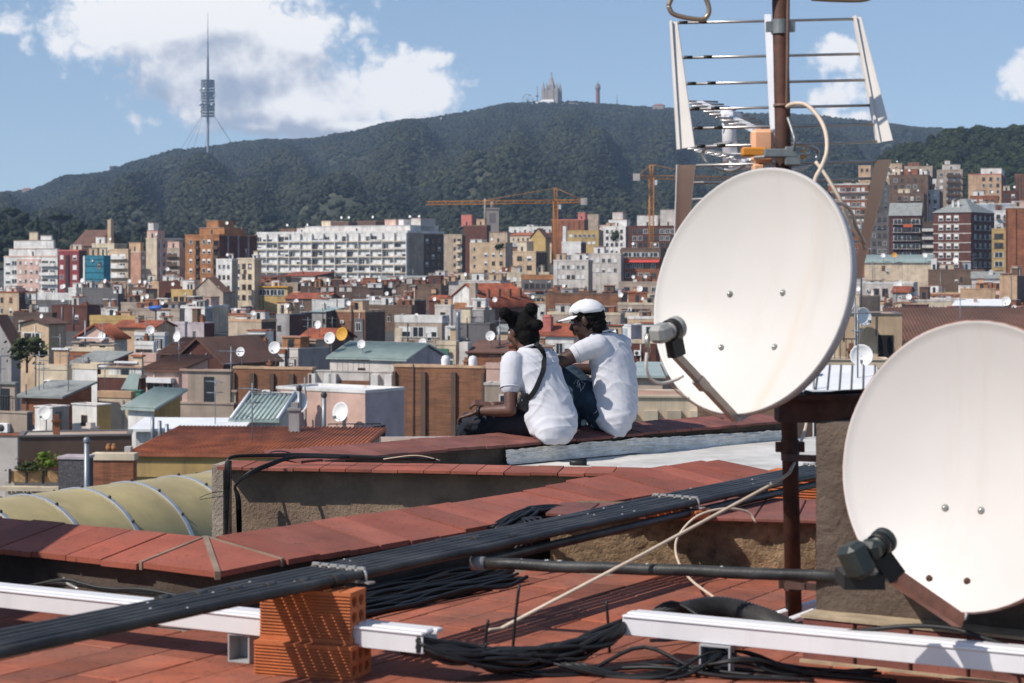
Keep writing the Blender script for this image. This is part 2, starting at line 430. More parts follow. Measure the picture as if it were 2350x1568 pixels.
# ---------------------------------------------------------------- landmarks on the mountain
M_conc = mat('far_concrete', (.30,.29,.28), .8, var=.1)
M_steel = mat('far_steel', (.17,.18,.19), .5, var=.1)
M_stone = mat('far_stone', (.34,.29,.25), .9, var=.2, scale=.1)
M_stoned = mat('far_stone_dark', (.20,.17,.16), .9, var=.2, scale=.1)
M_white = mat('far_white', (.74,.73,.70), .7, var=.08)
M_brickf = mat('far_brick', (.26,.12,.08), .9, var=.2, scale=.2)
M_teal = mat('far_teal', (.10,.36,.42), .7, var=.1)
def put(px, py, Y): return at(px, py, Y)
# telecommunications tower
Y = 4000; k = Y/F; base = at(477, 352, Y)
r = thing('communications_tower', 'slender telecommunications tower with stacked platforms and guy wires on the ridge', 'tower', base)
zz = lambda py: (352-py)*k
b = MB(); b.lathe([(2.6,0),(2.6,zz(184)),(2.0,zz(178))], Matrix(), 12); b.build('shaft', M_conc, r)
b = MB(); b.lathe([(3.2,zz(183)),(2.4,zz(150)),(2.2,zz(130)),(1.5,zz(128)),(1.3,zz(95)),(.9,zz(93)),(.6,zz(60)),(.3,zz(28))], Matrix(), 8); b.build('mast', M_steel, r)
for i in range(13):
    z = zz(268)+i*(zz(184)-zz(268))/12.4; b = MB(); R = 15.2 if i not in (4,8) else 16.5
    pl = [(R*cos(a)*(1 if j%2 else .86), R*sin(a)*(1 if j%2 else .86)) for j, a in enumerate([2*pi*q/12 for q in range(12)])]
    b.prism(pl, z, z+2.6 if i in (0,1,4,5,8,9,12) else z+4.2); b.build('platform', M_steel, r)
b = MB()
for q in range(12):
    a = 2*pi*q/12; b.tube([(13.8*cos(a),13.8*sin(a),zz(269)),(13.8*cos(a),13.8*sin(a),zz(184))], .45, 4)
b.build('frame', M_steel, r)
for (py, a, dz) in ((206,3.3,3.2),(240,3.1,3),(238,3.9,2.6),(206,4.4,3),(242,5.4,2.6),(255,2.8,2.4),(222,5.8,2.4)):
    b = MB(); b.lathe([(0,0),(dz,.0),(dz,2.6),(0,2.6)], Matrix.Translation((15*cos(a),15*sin(a),zz(py))) @ Matrix.Rotation(a,4,'Z') @ Matrix.Rotation(pi/2,4,'Y'), 10)
    b.build('drum_antenna', M_white, r)
b = MB()
for (dx, yy, pxe, pye) in ((-14,0,412,344),(-13,10,425,341),(-10,-14,452,346),(14,0,536,329),(13,10,524,331),(8,-14,492,344)):
    e = at(pxe, pye+4, Y) - base; b.tube([(dx,yy,zz(268)),(e.x, yy*9, e.z)], .32, 4)
b.build('guy_wire', M_steel, r)
# church with spires
Y = 4100; k = Y/F; base = at(1266, 232, Y)
r = thing('hilltop_church', 'grey stone church with pointed spires on the mountain summit', 'church', base, RAD(-20))
def spire(b, x, y, w, z0, z1, z2):
    b.box(x-w, y-w, z0, x+w, y+w, z1)
    b.add([(x-w*.9,y-w*.9,z1),(x+w*.9,y-w*.9,z1),(x+w*.9,y+w*.9,z1),(x-w*.9,y+w*.9,z1),(x,y,z2)], [(0,1,4),(1,2,4),(2,3,4),(3,0,4)])
b = MB(); b.box(-17,-12,-6,17,14,14); b.box(-11,-14,-6,11,-12,22); b.box(-13,-8,14,13,10,26); b.build('nave', M_stone, r)
b = MB(); spire(b, 0, 0, 6, 14, 34, 58); b.build('spire', M_stone, r)
b = MB(); b.tube([(0,0,55),(0,0,62)], .8, 6); b.box(-2.4,-.5,59,2.4,.5,60); b.build('statue', M_stoned, r)
for (x, y) in ((-15,-11),(15,-11),(-15,12),(15,12)):
    b = MB(); spire(b, x, y, 3.4, -6, 22, 42); b.build('spire', M_stone, r)
for x in (-7,7):
    b = MB(); spire(b, x, -13, 1.8, 0, 26, 36); b.build('pinnacle', M_stone, r)
b = MB(); b.box(-30,-22,-14,12,-14,-2); b.box(-22,-16,-2,10,-14.5,2); b.build('crypt', M_white, r)
b = MB()
for x in (-9,-3,3,9): b.box(x-1.6,-22.3,-12,x+1.6,-22,-5)
b.build('arch_window', M_stoned, r)
# round water tower
base = at(1372, 240, 4100)
r = thing('water_tower', 'round brick tower with wider top right of the hilltop church', 'tower', base)
b = MB(); b.lathe([(4.6,-4),(4.3,32)], Matrix(), 14); b.build('shaft', M_brickf, r)
b = MB(); b.lathe([(4.4,30),(6.0,34),(6.0,38),(4.8,38.5),(4.8,42),(3,44),(1,46),(.4,50)], Matrix(), 14); b.build('lantern', M_stoned, r)
# ferris wheel
base = at(1211, 243, 4080); r = thing('ferris_wheel', 'thin ferris wheel left of the hilltop church', 'ferris wheel', base)
b = MB(); b.tube([(11.5*cos(a),0,13+11.5*sin(a)) for a in [2*pi*i/28 for i in range(29)]], .5, 5, cap=False); b.build('rim', M_steel, r)
for i in range(10):
    a = 2*pi*i/10; b = MB(); b.tube([(0,0,13),(11.5*cos(a),0,13+11.5*sin(a))], .22, 4); b.build('spoke', M_steel, r)
    b = MB(); b.box(11.5*cos(a)-1,-1,13+11.5*sin(a)-2.4,11.5*cos(a)+1,1,13+11.5*sin(a)-.4); b.build('gondola', M_white if i%2 else M_brickf, r)
b = MB(); b.tube([(-7,0,-2),(0,0,13)], .6, 5); b.tube([(7,0,-2),(0,0,13)], .6, 5); b.build('support', M_steel, r)
# crane ride
base = at(1233, 232, 4090); r = thing('viewing_ride', 'thin steel viewing ride mast between ferris wheel and church', 'ride', base)
b = MB(); b.tube([(0,0,-3),(0,0,32)], .8, 6); b.build('mast', M_steel, r)
b = MB(); b.box(-3,-2,9,3,2,12); b.build('cabin', M_stoned, r)
base = at(1416, 246, 4120); r = thing('lattice_mast', 'short lattice mast right of the round water tower', 'mast', base)
b = MB(); b.tube([(0,0,-2),(0,0,25)], [1.1,.7], 4); b.build('mast', M_steel, r)
b = MB(); b.box(-2,-1,18,2,1,19.4); b.build('antenna_panel', M_white, r)
def hill_house(label, px, py, w, h, m, roof=None, Y=3900, d=10, cat='house', name='hill_house'):
    k = Y/F; base = at(px, py, Y); r = thing(name, label, cat, base, RAD(-25)); w *= k; h *= k
    b = MB(); b.box(-w/2,-d/2,-8,w/2,d/2,h); b.build('wall', m, r)
    b = MB()
    if roof is not None: b.add([(-w*.56,-d*.56,h),(w*.56,-d*.56,h),(w*.56,d*.56,h),(-w*.56,d*.56,h),(-w*.3,0,h*1.5),(w*.3,0,h*1.5)], [(0,1,5,4),(1,2,5),(2,3,4,5),(3,0,4)])
    else: b.box(-w*.53,-d*.53,h,w*.53,d*.53,h+.7)
    b.build('roof', roof or M_conc, r)
    n = max(2, int(w/4))
    for i in range(n):
        b = MB(); x = -w/2+w*(i+.5)/n; b.box(x-.6,-d/2-.2,h*.35,x+.6,-d/2,h*.7); b.build('window', M_stoned, r)
    return r
r = hill_house('white domed observatory among trees on the ridge', 1012, 287, 20, 6, M_white, None, 4000, 14, 'observatory', 'observatory')
b = MB(); b.lathe([(6,6),(5.8,9),(4.4,12.5),(2.2,14.3),(0,15)], Matrix(), 14); b.build('dome', M_white, r)
hill_house('teal clad pavilion just below the white observatory', 1001, 297, 14, 9, M_teal, None, 3960)
hill_house('long pale building with grey roof below the church', 1307, 250, 46, 9, M_conc, M_stoned, 4050, 14)
hill_house('white canopy building right of the church terrace', 1352, 257, 22, 5, M_white, None, 4020)
hill_house('tiny white house below the church on the dark slope', 1245, 257, 10, 4, M_white, None, 4000)
hill_house('pale villa under the round water tower', 1358, 290, 24, 8, M_conc, M_stone, 3850)
hill_house('pale house on the slope left of the antenna plate', 1520, 297, 20, 6, M_conc, M_stone, 3850)
hill_house('pinkish house halfway up the slope below the ferris wheel', 1219, 286, 12, 8, M_brickf, M_brickf, 3900)
hill_house('long villa with red roof and corner tower on the right skyline', 1512, 252, 26, 9, M_stone, M_brickf, 4000)
hill_house('tiny white roof in the middle of the wooded slope', 553, 428, 10, 5, M_white, None, 2700)
hill_house('pink roofed house low on the dark slope above the long crane jib', 1094, 476, 22, 5, M_brickf, M_brickf, 2100)
hill_house('small pale house with red trim on the left skyline', 62, 445, 22, 9, M_stone, M_brickf, 3900)
base = at(260, 408, 4000); r = thing('stone_tower', 'stubby round stone tower with a tree beside it on the left skyline', 'tower', base)
b = MB(); b.lathe([(7.5,-4),(7.2,20),(8.4,21),(8.4,24.5),(0,24.6)], Matrix(), 12); b.build('wall', M_stoned, r)
b = MB(); b.ico((9,0,14), 6, 1, 0, .4); b.build('ivy', M_wood, r)
b = MB(); b.box(-12,-4,-3,-7,4,7); b.build('annex', M_brickf, r)
# ================================================================ air
hz = bpy.data.materials.new('haze_air'); hz.use_nodes = True; nt = hz.node_tree; nt.nodes.clear()
pv = nt.nodes.new('ShaderNodeVolumePrincipled'); om = nt.nodes.new('ShaderNodeOutputMaterial')
pv.inputs['Color'].default_value = (.52,.71,1.0,1); pv.inputs['Density'].default_value = 7.5e-5; pv.inputs['Anisotropy'].default_value = .0
nt.links.new(pv.outputs[0], om.inputs['Volume'])
b = MB(); b.box(-6500,-900,-24,6500,6200,640)
o = b.build('haze', hz); tag(o, kind='stuff')
# ================================================================ the city
PAL = dict(white=(.78,.755,.71), cream=(.70,.58,.42), beige=(.52,.41,.30), tan=(.62,.45,.29), salmon=(.56,.31,.22), pink=(.68,.46,.38),
    orange=(.60,.27,.11), brick=(.36,.165,.088), dbrick=(.17,.06,.043), brown=(.27,.175,.12), dbrown=(.125,.08,.06), grey=(.36,.34,.33),
    dgrey=(.17,.16,.16), ochre=(.56,.38,.15), lilac=(.58,.50,.51), red=(.30,.055,.06), terra=(.45,.17,.085), peach=(.64,.42,.26), taupe=(.44,.35,.275),
    pale=(.66,.60,.54), blueg=(.42,.47,.52), green=(.07,.22,.15), dark=(.05,.045,.042), coral=(.62,.20,.16), teal=(.03,.20,.28))
def WM(c):
    if c in ('brick','dbrick','terra','brown','orange'):
        return mat('wall_'+c, PAL[c], .9, var=.38, scale=.7, streak=.45, col2=tuple(x*.62 for x in PAL[c]), c2scale=.35, c2amt=.6, bump=.5, bscale=6, bdist=.04, hband=.6, speck=.3)
    return mat('wall_'+c, PAL[c], .88, var=.2, scale=.5, streak=.55, streakcol=(.10,.08,.06), col2=tuple(x*.74 for x in PAL[c]), c2scale=.22, c2amt=.45)
M_tile = mat('roof_tile', (.43,.135,.058), .85, var=.42, scale=.9, col2=(.24,.085,.05), c2scale=.5, c2amt=.4)
M_tile2 = mat('roof_tile_brown', (.17,.085,.06), .85, var=.35, scale=.8, col2=(.11,.06,.045), c2scale=.4, c2amt=.5)
M_tile3 = mat('roof_tile_red', (.33,.085,.036), .85, var=.38, scale=.7, col2=(.20,.06,.035), c2scale=.3, c2amt=.5)
M_flat = mat('flat_roof', (.42,.21,.13), .9, var=.3, scale=.6, col2=(.42,.36,.30), c2scale=.08, c2amt=.6)
M_cement = mat('fibre_cement', (.26,.27,.255), .85, var=.25, scale=.8, streak=.2)
M_gglass = mat('ribbed_skylight', (.33,.40,.37), .35, var=.2, scale=1.0)
M_sheet = mat('white_sheet', (.76,.76,.76), .5, var=.1, scale=.6)
M_pane = mat('window_glass', (.028,.034,.042), .12, var=.3, scale=.4, spec=.7)
M_frame = mat('window_frame', (.62,.60,.56), .6, var=.08)
M_shut = mat('white_shutter', (.72,.71,.68), .6, var=.06)
M_shutg = mat('green_shutter', (.05,.09,.07), .6, var=.1)
M_shutb = mat('brown_shutter', (.14,.075,.045), .6, var=.1)
M_rail = mat('railing_iron', (.045,.043,.042), .6)
M_galv = mat('galvanised', (.24,.26,.28), .45, metal=.5, var=.2, scale=2)
M_dishw = mat('dish_white', (.80,.79,.77), .5, var=.05)
M_awn = mat('red_awning', (.55,.07,.06), .8); M_blue = mat('blue_tarp', (.03,.12,.42), .6); M_yel = mat('yellow_paint', (.62,.32,.04), .7)
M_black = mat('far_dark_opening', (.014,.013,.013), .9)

# window kinds, one metre square, shared by every copy
def win_mesh(kind, fm, pm):
    b = MB(); t = .09
    b.box(-.5,-.07,0,-.5+t,0,1,0); b.box(.5-t,-.07,0,.5,0,1,0); b.box(-.5+t,-.07,1-t*.8,.5-t,0,1,0); b.box(-.58,-.14,-.07,.58,0,0,0)
    b.box(-.5+t,-.02,0,.5-t,0,1-t*.8,1)
    if kind == 'pane': b.box(-.025,-.05,0,.025,-.02,1-t*.8,0)
    if kind == 'half': b.box(-.5+t,-.05,.48,.5-t,-.02,1-t*.8,2)
    if kind == 'shut': b.box(-.5+t,-.05,0.02,.5-t,-.02,1-t*.8,2)
    return b.mesh('window', [fm, M_pane, pm])
WIN = {'pane': win_mesh('pane', M_frame, M_shut), 'half': win_mesh('half', M_frame, M_shut), 'shut': win_mesh('shut', M_frame, M_shut),
       'dark': win_mesh('pane', M_shutb, M_shutb), 'halfg': win_mesh('half', M_frame, M_shutg), 'shutb': win_mesh('shut', M_shutb, M_shutb)}
b = MB(); b.box(-.5,-1.1,-.12,.5,0,0,0); b.box(-.5,-1.1,.9,.5,-1.04,.98,1)
for i in range(15): b.box(-.5+i/14-.012,-1.09,0,-.5+i/14+.012,-1.05,.9,1)
BALC = b.mesh('balcony', [WM('pale'), M_rail])
b = MB(); b.box(-.5,-1.0,-.14,.5,0,0,0); b.box(-.5,-1.0,0,.5,-.92,.95,0)
BALS = b.mesh('balcony', WM('cream')); BALD = b.mesh('balcony', WM('dbrown')); BALW = b.mesh('balcony', WM('white'))
# satellite dish and rooftop aerial, shared
b = MB(); Md = Matrix.Translation((0,-.12,1.35)) @ Matrix.Rotation(RAD(78),4,'X')
b.lathe([(.02,.06),(.2,.075),(.36,.12),(.43,.17),(.45,.165),(.36,.10),(.2,.05),(.02,.03)], Md, 14)
DISH = b.mesh('reflector', M_dishw)
b = MB(); b.tube([(0,0,-.3),(0,0,1.35)], .04, 6); DPOLE = b.mesh('pole', M_galv)
b = MB(); b.tube([(0,-.18,1.0),(0,-.62,1.15)], .02, 5); b.box(-.05,-.72,1.1,.05,-.6,1.24); DARM = b.mesh('feed_arm', M_galv)
b = MB(); b.tube([(0,0,-.3),(0,0,3.2)], .035, 5); APOLE = b.mesh('mast', M_galv)
b = MB(); b.tube([(-.9,0,2.9),(.9,0,2.9)], .025, 4)
for i in range(7): b.tube([(-.8+i*.26,-.32+.02*i,2.9),(-.8+i*.26,.32-.02*i,2.9)], .016, 4)
for i in range(4): b.tube([(-.2+i*.13,-.5,2.2),(-.2+i*.13,.5,2.2)], .016, 4)
b.tube([(-.25,0,2.2),(.3,0,2.2)], .02, 4)
AYAGI = b.mesh('aerial', M_galv)

BLD = {}
_bcount = [0]
class Bd: pass
def B(label, xl, xc, xs, yt, Y, col, side=None, t=24, roof='flat', rh=2.0, rm=None, d=None, win=None, par='', h=None, piers=0, name='building', cat='building', rim=.5, eave=.35, ribs=0, band=None):
    """a building whose front top-left corner stands at picture point (xl, yt) at distance Y; xc: front right corner, xs: far right corner"""
    t = RAD(t+9 if t < 27 and Y > 125 else t); k = (xc-CX)/F; X0 = (xl-CX)/F*Y
    w = (k*Y-X0)/(cos(t)+k*sin(t)); Xc = X0+w*cos(t); Yc = Y-w*sin(t)
    if d is None:
        d = w*.8
        if xs is not None:
            ks = (xs-CX)/F; den = sin(t)-ks*cos(t)
            if den > .03: d = max(.6, (ks*Yc-Xc)/den)
        d = min(d, 45)
    zt = HC-(yt-HY)/F*Y; zb = gz(Y)-.5 if h is None else zt-h; H = zt-zb
    r = thing(name, label, cat, (X0, Y, zb), -t)
    B_ = Bd(); B_.r = r; B_.w = w; B_.d = d; B_.H = H; B_.label = label; B_.X0 = X0; B_.Y = Y; B_.t = t; B_.zb = zb; B_.n = 0
    B_.px = (xl+xc)/2; B_.py = yt; B_.flat = roof == 'flat'; B_.rect = (xl, max(xc, xs or xc), yt, Y)
    m = WM(col); ms = WM(side or col)  # many side walls take a darker colour to stand for shade
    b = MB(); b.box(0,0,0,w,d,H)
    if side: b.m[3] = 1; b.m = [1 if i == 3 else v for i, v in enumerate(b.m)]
    b.build('wall', [m, ms], r)
    if piers:
        for i in range(piers+1):
            b = MB(); x = w*i/piers; b.box(max(0,x-.22),-.25,0,min(w,x+.22),0,H-.4); b.build('pier', WM('dbrown' if col == 'brick' else col), r)
    e = eave; roofm = rm or M_tile
    if roof == 'flat':
        b = MB(); b.box(.25,.25,H-.02,w-.25,d-.25,H+.03); b.build('roof', rm or M_flat, r)
        b = MB(); q = .22; hh = rim
        b.box(-.06,-.06,H,w+.06,q,H+hh); b.box(-.06,d-q,H,w+.06,d+.06,H+hh); b.box(-.06,q,H,q,d-q,H+hh); b.box(w-q,q,H,w+.06,d-q,H+hh)
        b.build('parapet', WM(par or col), r)
    elif roof in ('gx','gy','shed','hip'):
        b = MB()
        if roof == 'gx': S = [((-e,-e,H),(w+e,-e,H),(w+e,d/2,H+rh),(-e,d/2,H+rh)), ((-e,d/2,H+rh),(w+e,d/2,H+rh),(w+e,d+e,H),(-e,d+e,H))]
        elif roof == 'gy': S = [((-e,-e,H),(w/2,-e,H+rh),(w/2,d+e,H+rh),(-e,d+e,H)), ((w/2,-e,H+rh),(w+e,-e,H),(w+e,d+e,H),(w/2,d+e,H+rh))]
        elif roof == 'shed': S = [((-e,-e,H),(w+e,-e,H),(w+e,d+e,H+rh),(-e,d+e,H+rh))]
        else:
            q = min(w,d)*.45
            S = [((-e,-e,H),(w+e,-e,H),(w-q,d/2,H+rh),(q,d/2,H+rh)), ((w+e,d+e,H),(-e,d+e,H),(q,d/2,H+rh),(w-q,d/2,H+rh)), ((-e,d+e,H),(-e,-e,H),(q,d/2,H+rh)), ((w+e,-e,H),(w+e,d+e,H),(w-q,d/2,H+rh))]
        for f in S:
            A = [Vector(p) for p in f]; b.hull2(A, [p+Vector((0,0,.16)) for p in A])
        b.build('roof', roofm, r)
        G = {'gx': [([(0,0,H),(0,d,H),(0,d/2,H+rh*.96)],0),([(w,0,H),(w,d,H),(w,d/2,H+rh*.96)],1)],
             'gy': [([(0,0,H),(w,0,H),(w/2,0,H+rh*.97)],0),([(0,d,H),(w,d,H),(w/2,d,H+rh*.97)],0)],
             'shed': [([(0,0,H),(0,d,H),(0,d,H+rh)],0),([(w,0,H),(w,d,H),(w,d,H+rh)],1),([(0,d,H),(w,d,H),(w,d,H+rh),(0,d,H+rh)],0)], 'hip': []}[roof]
        for gp, gi in G:
            MB().add(gp, [tuple(range(len(gp)))]).build('gable', ms if gi else m, r)
        if ribs:   # rows of barrel tiles running down the slope: too fine to pick apart, joined
            b = MB()
            for f in S[:2 if roof != 'hip' else 1]:
                A = [Vector(p)+Vector((0,0,.16)) for p in f]
                if roof == 'gy': A = [A[3],A[0],A[1],A[2]]
                n = max(4, int((A[1]-A[0]).length/ribs))
                for i in range(n):
                    s = (i+.5)/n; p0 = A[0].lerp(A[1], s); p1 = A[3].lerp(A[2], s)
                    b.tube([p0,p1], ribs*.36, 5, cap=True)
            tag(b.build('roof_tiles', roofm, r), kind='stuff')
    if band:
        for z in band:
            b = MB(); b.box(-.12,-.14,H-z-.14,w+.12,-.0,H-z+.14); b.build('floor_band', WM('pale'), r)
    for g in (win or []): windows(B_, **g)
    BLD[label] = B_; return B_
def windows(B_, c=3, r=2, w=1.1, h=1.4, x0=.08, x1=.92, top=1.2, fh=3.1, kinds=('pane','half','shut'), face='f', balc=None, bw=1.25, seed=None):
    rnd = random.Random(seed if seed is not None else int(B_.px*13+B_.py))
    for i in range(r):
        z = B_.H-top-h-i*fh
        if z < .5: break
        for j in range(c):
            s = x0+(x1-x0)*(j+.5)/c; kd = rnd.choice(kinds)
            if face == 'f': o = inst('window', WIN[kd], B_.r, (B_.w*s, 0, z), (0,0,0), (w,1,h))
            elif face == 'r': o = inst('window', WIN[kd], B_.r, (B_.w, B_.d*s, z), (0,0,pi/2), (w,1,h))
            else: o = inst('window', WIN[kd], B_.r, (0, B_.d*s, z), (0,0,-pi/2), (w,1,h))
            if balc is not None and face == 'f': inst('balcony', balc, B_.r, (B_.w*s, 0, z-.05), (0,0,0), (w*bw,1,1))
            if balc is not None and face == 'r': inst('balcony', balc, B_.r, (B_.w, B_.d*s, z-.05), (0,0,pi/2), (w*bw,1,1))
def hut(B_, x0, x1, y0, y1, h, col='white', name='stair_hut', roofc=None, z=0):
    b = MB(); w, d = B_.w, B_.d; H = B_.H+z
    b.box(w*x0, d*y0, H, w*x1, d*y1, H+h, 0); b.box(w*x0-.15, d*y0-.15, H+h, w*x1+.15, d*y1+.15, H+h+.15, 1)
    if (x1-x0)*w > 1.6: b.box(w*(x0+x1)/2-.4, d*y0-.03, H+.1, w*(x0+x1)/2+.4, d*y0, H+min(2, h*.85), 2)
    return b.build(name, [WM(col), M_flat if roofc is None else roofc, M_pane], B_.r)
def chimney(B_, x, y, h=1.6, w=.55, col='brick', z=0):
    b = MB(); X, Y, H = B_.w*x, B_.d*y, B_.H+z-.3
    b.box(X-w/2, Y-w/2, H, X+w/2, Y+w/2, H+h); b.box(X-w/2-.08, Y-w/2-.08, H+h, X+w/2+.08, Y+w/2+.08, H+h+.12); b.box(X-w/3,Y-w/3,H+h+.12,X+w/3,Y+w/3,H+h+.4)
    return b.build('chimney', WM(col), B_.r)
def Wpt(B_, x, y, z=0):
    return Vector((B_.X0, B_.Y, B_.zb)) + Matrix.Rotation(-B_.t,3,'Z') @ Vector((B_.w*x, B_.d*y, B_.H+z))
GD = 'small satellite dishes over the city roofs'; GA = 'thin television aerials over the city roofs'
def short(B_): return B_.label.split(' with ')[0].split(',')[0]
def place_word(x): return 'left end' if x < .34 else ('middle' if x < .67 else 'right end')
import re
_cut = re.compile(r' (?:with|in|at|behind|beside|under|right of|left of|below|above|carrying|stacked|between|wedged|partly|near|glimpsed|joined|jumbled|crowded|climbing|peeping|rising|low in|squeezed|stepping|by|on|wrapped|among|where|stepping down|standing|beneath)\b.*')
def core(lb): return _cut.sub('', lb)
def short8(B_):
    if getattr(B_, 'filler', False): return B_.label
    c = core(B_.label); n = sum(1 for v in BLD.values() if not getattr(v,'filler',False) and core(v.label) == c)
    return c if n == 1 and len(c.split()) > 1 else ' '.join(B_.label.split()[:11])
def uniq(lb, alts):
    """first wording not yet used"""
    for c in [lb]+alts:
        c = ' '.join(c.split()[:16])
        if c not in USED: USED.add(c); return c
    return lb
USED = set()
SIZE = lambda s: 'large' if s > 1.15 else ('small' if s < .9 else 'plain')
def dish(B_, x, y=.1, z=.3, s=None, rz=None, label=None, col=None):
    if s is None: s = random.choice((.8,1.0,1.25))
    p = Wpt(B_, x, y, z); k8 = short8(B_)
    lb = label or uniq(f'{SIZE(s)} white dish on the {k8}', [f'{SIZE(s)} dish at {place_word(x)} of the {k8}', f'{SIZE(s)} higher dish, {place_word(x)} of the {k8}', f'{SIZE(s)} rear dish, {place_word(x)} of the {k8}'])
    r = thing('satellite_dish', lb, 'satellite dish', p, RAD(random.uniform(-40,-5)) if rz is None else RAD(rz), GD); r.scale = (s,s,s)
    inst('reflector', DISH if col is None else col, r); inst('pole', DPOLE, r); inst('feed_arm', DARM, r); return r
def aerial(B_, x, y=.3, s=1.0, label=None):
    r = thing('tv_aerial', label or uniq('thin aerial on the '+short8(B_), ['aerial at '+place_word(x)+' of the '+short8(B_), 'tall aerial, '+place_word(x)+' of the '+short8(B_), 'rear aerial, '+place_word(x)+' of the '+short8(B_)]), 'aerial', Wpt(B_, x, y, .2), random.uniform(-1,1), GA); r.scale = (s,s,s)
    inst('mast', APOLE, r); inst('aerial', AYAGI, r); return r
def acbox(B_, x, z, label=None, face='f'):
    p = Wpt(B_, x, 0, 0); r = thing('air_conditioner', label or uniq('white fan unit on the '+short8(B_), ['fan unit at '+place_word(x)+' of the '+short8(B_)]), 'air conditioner', p, -B_.t, 'air conditioner boxes on the city walls')
    b = MB(); b.bbox(-.42,-.34,z,.42,-.04,z+.62,.02); b.build('casing', M_dishw, r)
    b = MB(); b.lathe([(.24,0),(.24,.02),(.05,.03),(0,.03)], Matrix.Translation((-.08,-.345,z+.31)) @ Matrix.Rotation(pi/2,4,'X'), 14); b.build('fan_grille', M_rail, r); return r

g_ = lambda **k: k
# ---- far row: tall flats
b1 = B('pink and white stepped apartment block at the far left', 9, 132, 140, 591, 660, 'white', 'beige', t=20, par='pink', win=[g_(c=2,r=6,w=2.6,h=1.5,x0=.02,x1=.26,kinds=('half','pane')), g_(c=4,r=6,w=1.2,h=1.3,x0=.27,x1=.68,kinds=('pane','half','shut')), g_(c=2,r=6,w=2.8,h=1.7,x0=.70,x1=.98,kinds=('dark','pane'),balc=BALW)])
b = MB(); b.box(b1.w*.26,-.25,0,b1.w*.68,-.02,b1.H-.6); b.build('pink_front', WM('pink'), b1.r)
for ch in [c for c in b1.r.children if c.name.startswith('window')]:
    if b1.w*.26 < ch.location.x < b1.w*.68: ch.location.y = -.25
hut(b1,.08,.98,.25,.9,2.9,'white','setback_floor'); hut(b1,.16,.9,.4,.9,5.8,'white','upper_floor'); hut(b1,.45,.6,.45,.8,8.6,'cream'); hut(b1,.66,.86,.45,.8,7.4,'white')
B('brown roofed flats with two tilted skylights behind the red block', 166, 222, 232, 566, 700, 'dbrown', roof='gx', rh=6, rm=M_tile2, d=14)
b2 = B('dark red apartment block with white windows', 135, 181, 199, 577, 600, 'red', 'dbrown', t=18, par='coral', win=[g_(c=1,r=6,w=1.3,h=1.3,x0=.02,x1=.28,kinds=('pane','shut')), g_(c=1,r=6,w=1.6,h=1.5,x0=.6,x1=1.0,kinds=('pane','shut','half'))])
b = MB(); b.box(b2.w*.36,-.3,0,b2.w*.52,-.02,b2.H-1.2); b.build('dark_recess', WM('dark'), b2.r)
b3 = B('building wrapped in teal scaffold netting', 194, 238, 254, 588, 580, 'teal', 'teal', t=22, rim=.2)
for i in range(7):
    b = MB(); b.box(-.1,-.16,b3.H-1-i*2.0,b3.w+.1,-.05,b3.H-.86-i*2.0); b.build('scaffold_rail', mat('teal_dark',(.025,.13,.17),.7), b3.r)
b = MB(); b.box(-.4,-.2,0,.25,.2,b3.H); b.build('white_edge', M_shut, b3.r)
b4 = B('cream flats with a tall chimney behind the teal netting', 211, 262, 292, 562, 690, 'cream', 'tan', par='cream', win=[g_(c=3,r=6,w=1.4,h=1.5,kinds=('pane','half','dark')), g_(c=2,r=6,face='r')])
chimney(b4,.55,.5,9,1.6,'tan'); hut(b4,.0,.4,.3,.9,2.8,'white'); dish(b4,.8)
b5 = B('tan flats with balconies stacked under a dark awning', 250, 294, 300, 575, 640, 'tan', 'beige', win=[g_(c=2,r=6,w=3.0,h=1.6,kinds=('dark','pane','shut'),balc=BALW)])
b6 = B('salmon end wall block between the balconies and the cream tower', 294, 323, 334, 580, 650, 'salmon', 'taupe', par='cream', win=[g_(c=1,r=5,w=1,h=1.2,face='r')])
hut(b6,.0,.9,.2,.9,3.4,'peach'); 
b7 = B('tall cream blank wall flats with a pink striped side', 335, 360, 383, 550, 640, 'cream', 'pink', t=30, win=[g_(c=2,r=7,w=1.2,h=1.6,face='r',kinds=('dark','pane'))])
b = MB(); b.box(b7.w+.02,b7.d*.25,0,b7.w+.3,b7.d*.4,b7.H); b.build('white_strip', WM('white'), b7.r)
hut(b7,.0,1.,.1,.8,3,'pink'); hut(b7,.0,.5,.2,.7,5.6,'white'); dish(b7,.9)
b8 = B('brown and pink flats wedged left of the tall orange block', 379, 412, 424, 572, 660, 'taupe', 'salmon', win=[g_(c=2,r=6,w=2.2,h=1.4,kinds=('dark','pane'),balc=BALD)])
hut(b8,.1,.9,.2,.9,2.6,'pink')
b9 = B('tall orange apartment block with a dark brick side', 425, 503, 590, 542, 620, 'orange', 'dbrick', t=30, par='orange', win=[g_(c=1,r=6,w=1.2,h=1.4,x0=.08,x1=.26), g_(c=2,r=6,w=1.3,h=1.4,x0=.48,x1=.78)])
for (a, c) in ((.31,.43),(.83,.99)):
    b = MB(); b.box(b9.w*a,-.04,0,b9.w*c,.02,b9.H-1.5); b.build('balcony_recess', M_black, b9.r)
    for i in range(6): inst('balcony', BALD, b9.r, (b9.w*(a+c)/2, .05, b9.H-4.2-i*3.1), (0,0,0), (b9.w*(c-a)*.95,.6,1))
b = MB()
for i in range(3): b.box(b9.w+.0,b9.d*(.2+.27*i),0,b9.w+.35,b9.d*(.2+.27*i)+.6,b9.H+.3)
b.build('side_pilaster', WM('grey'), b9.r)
hut(b9,.25,.98,.15,.7,2.6,'orange','setback_floor'); hut(b9,.4,.75,.2,.6,5.0,'orange'); dish(b9,.3,.2,1); dish(b9,.9,.3,2.5); dish(b9,.97,.6,1)
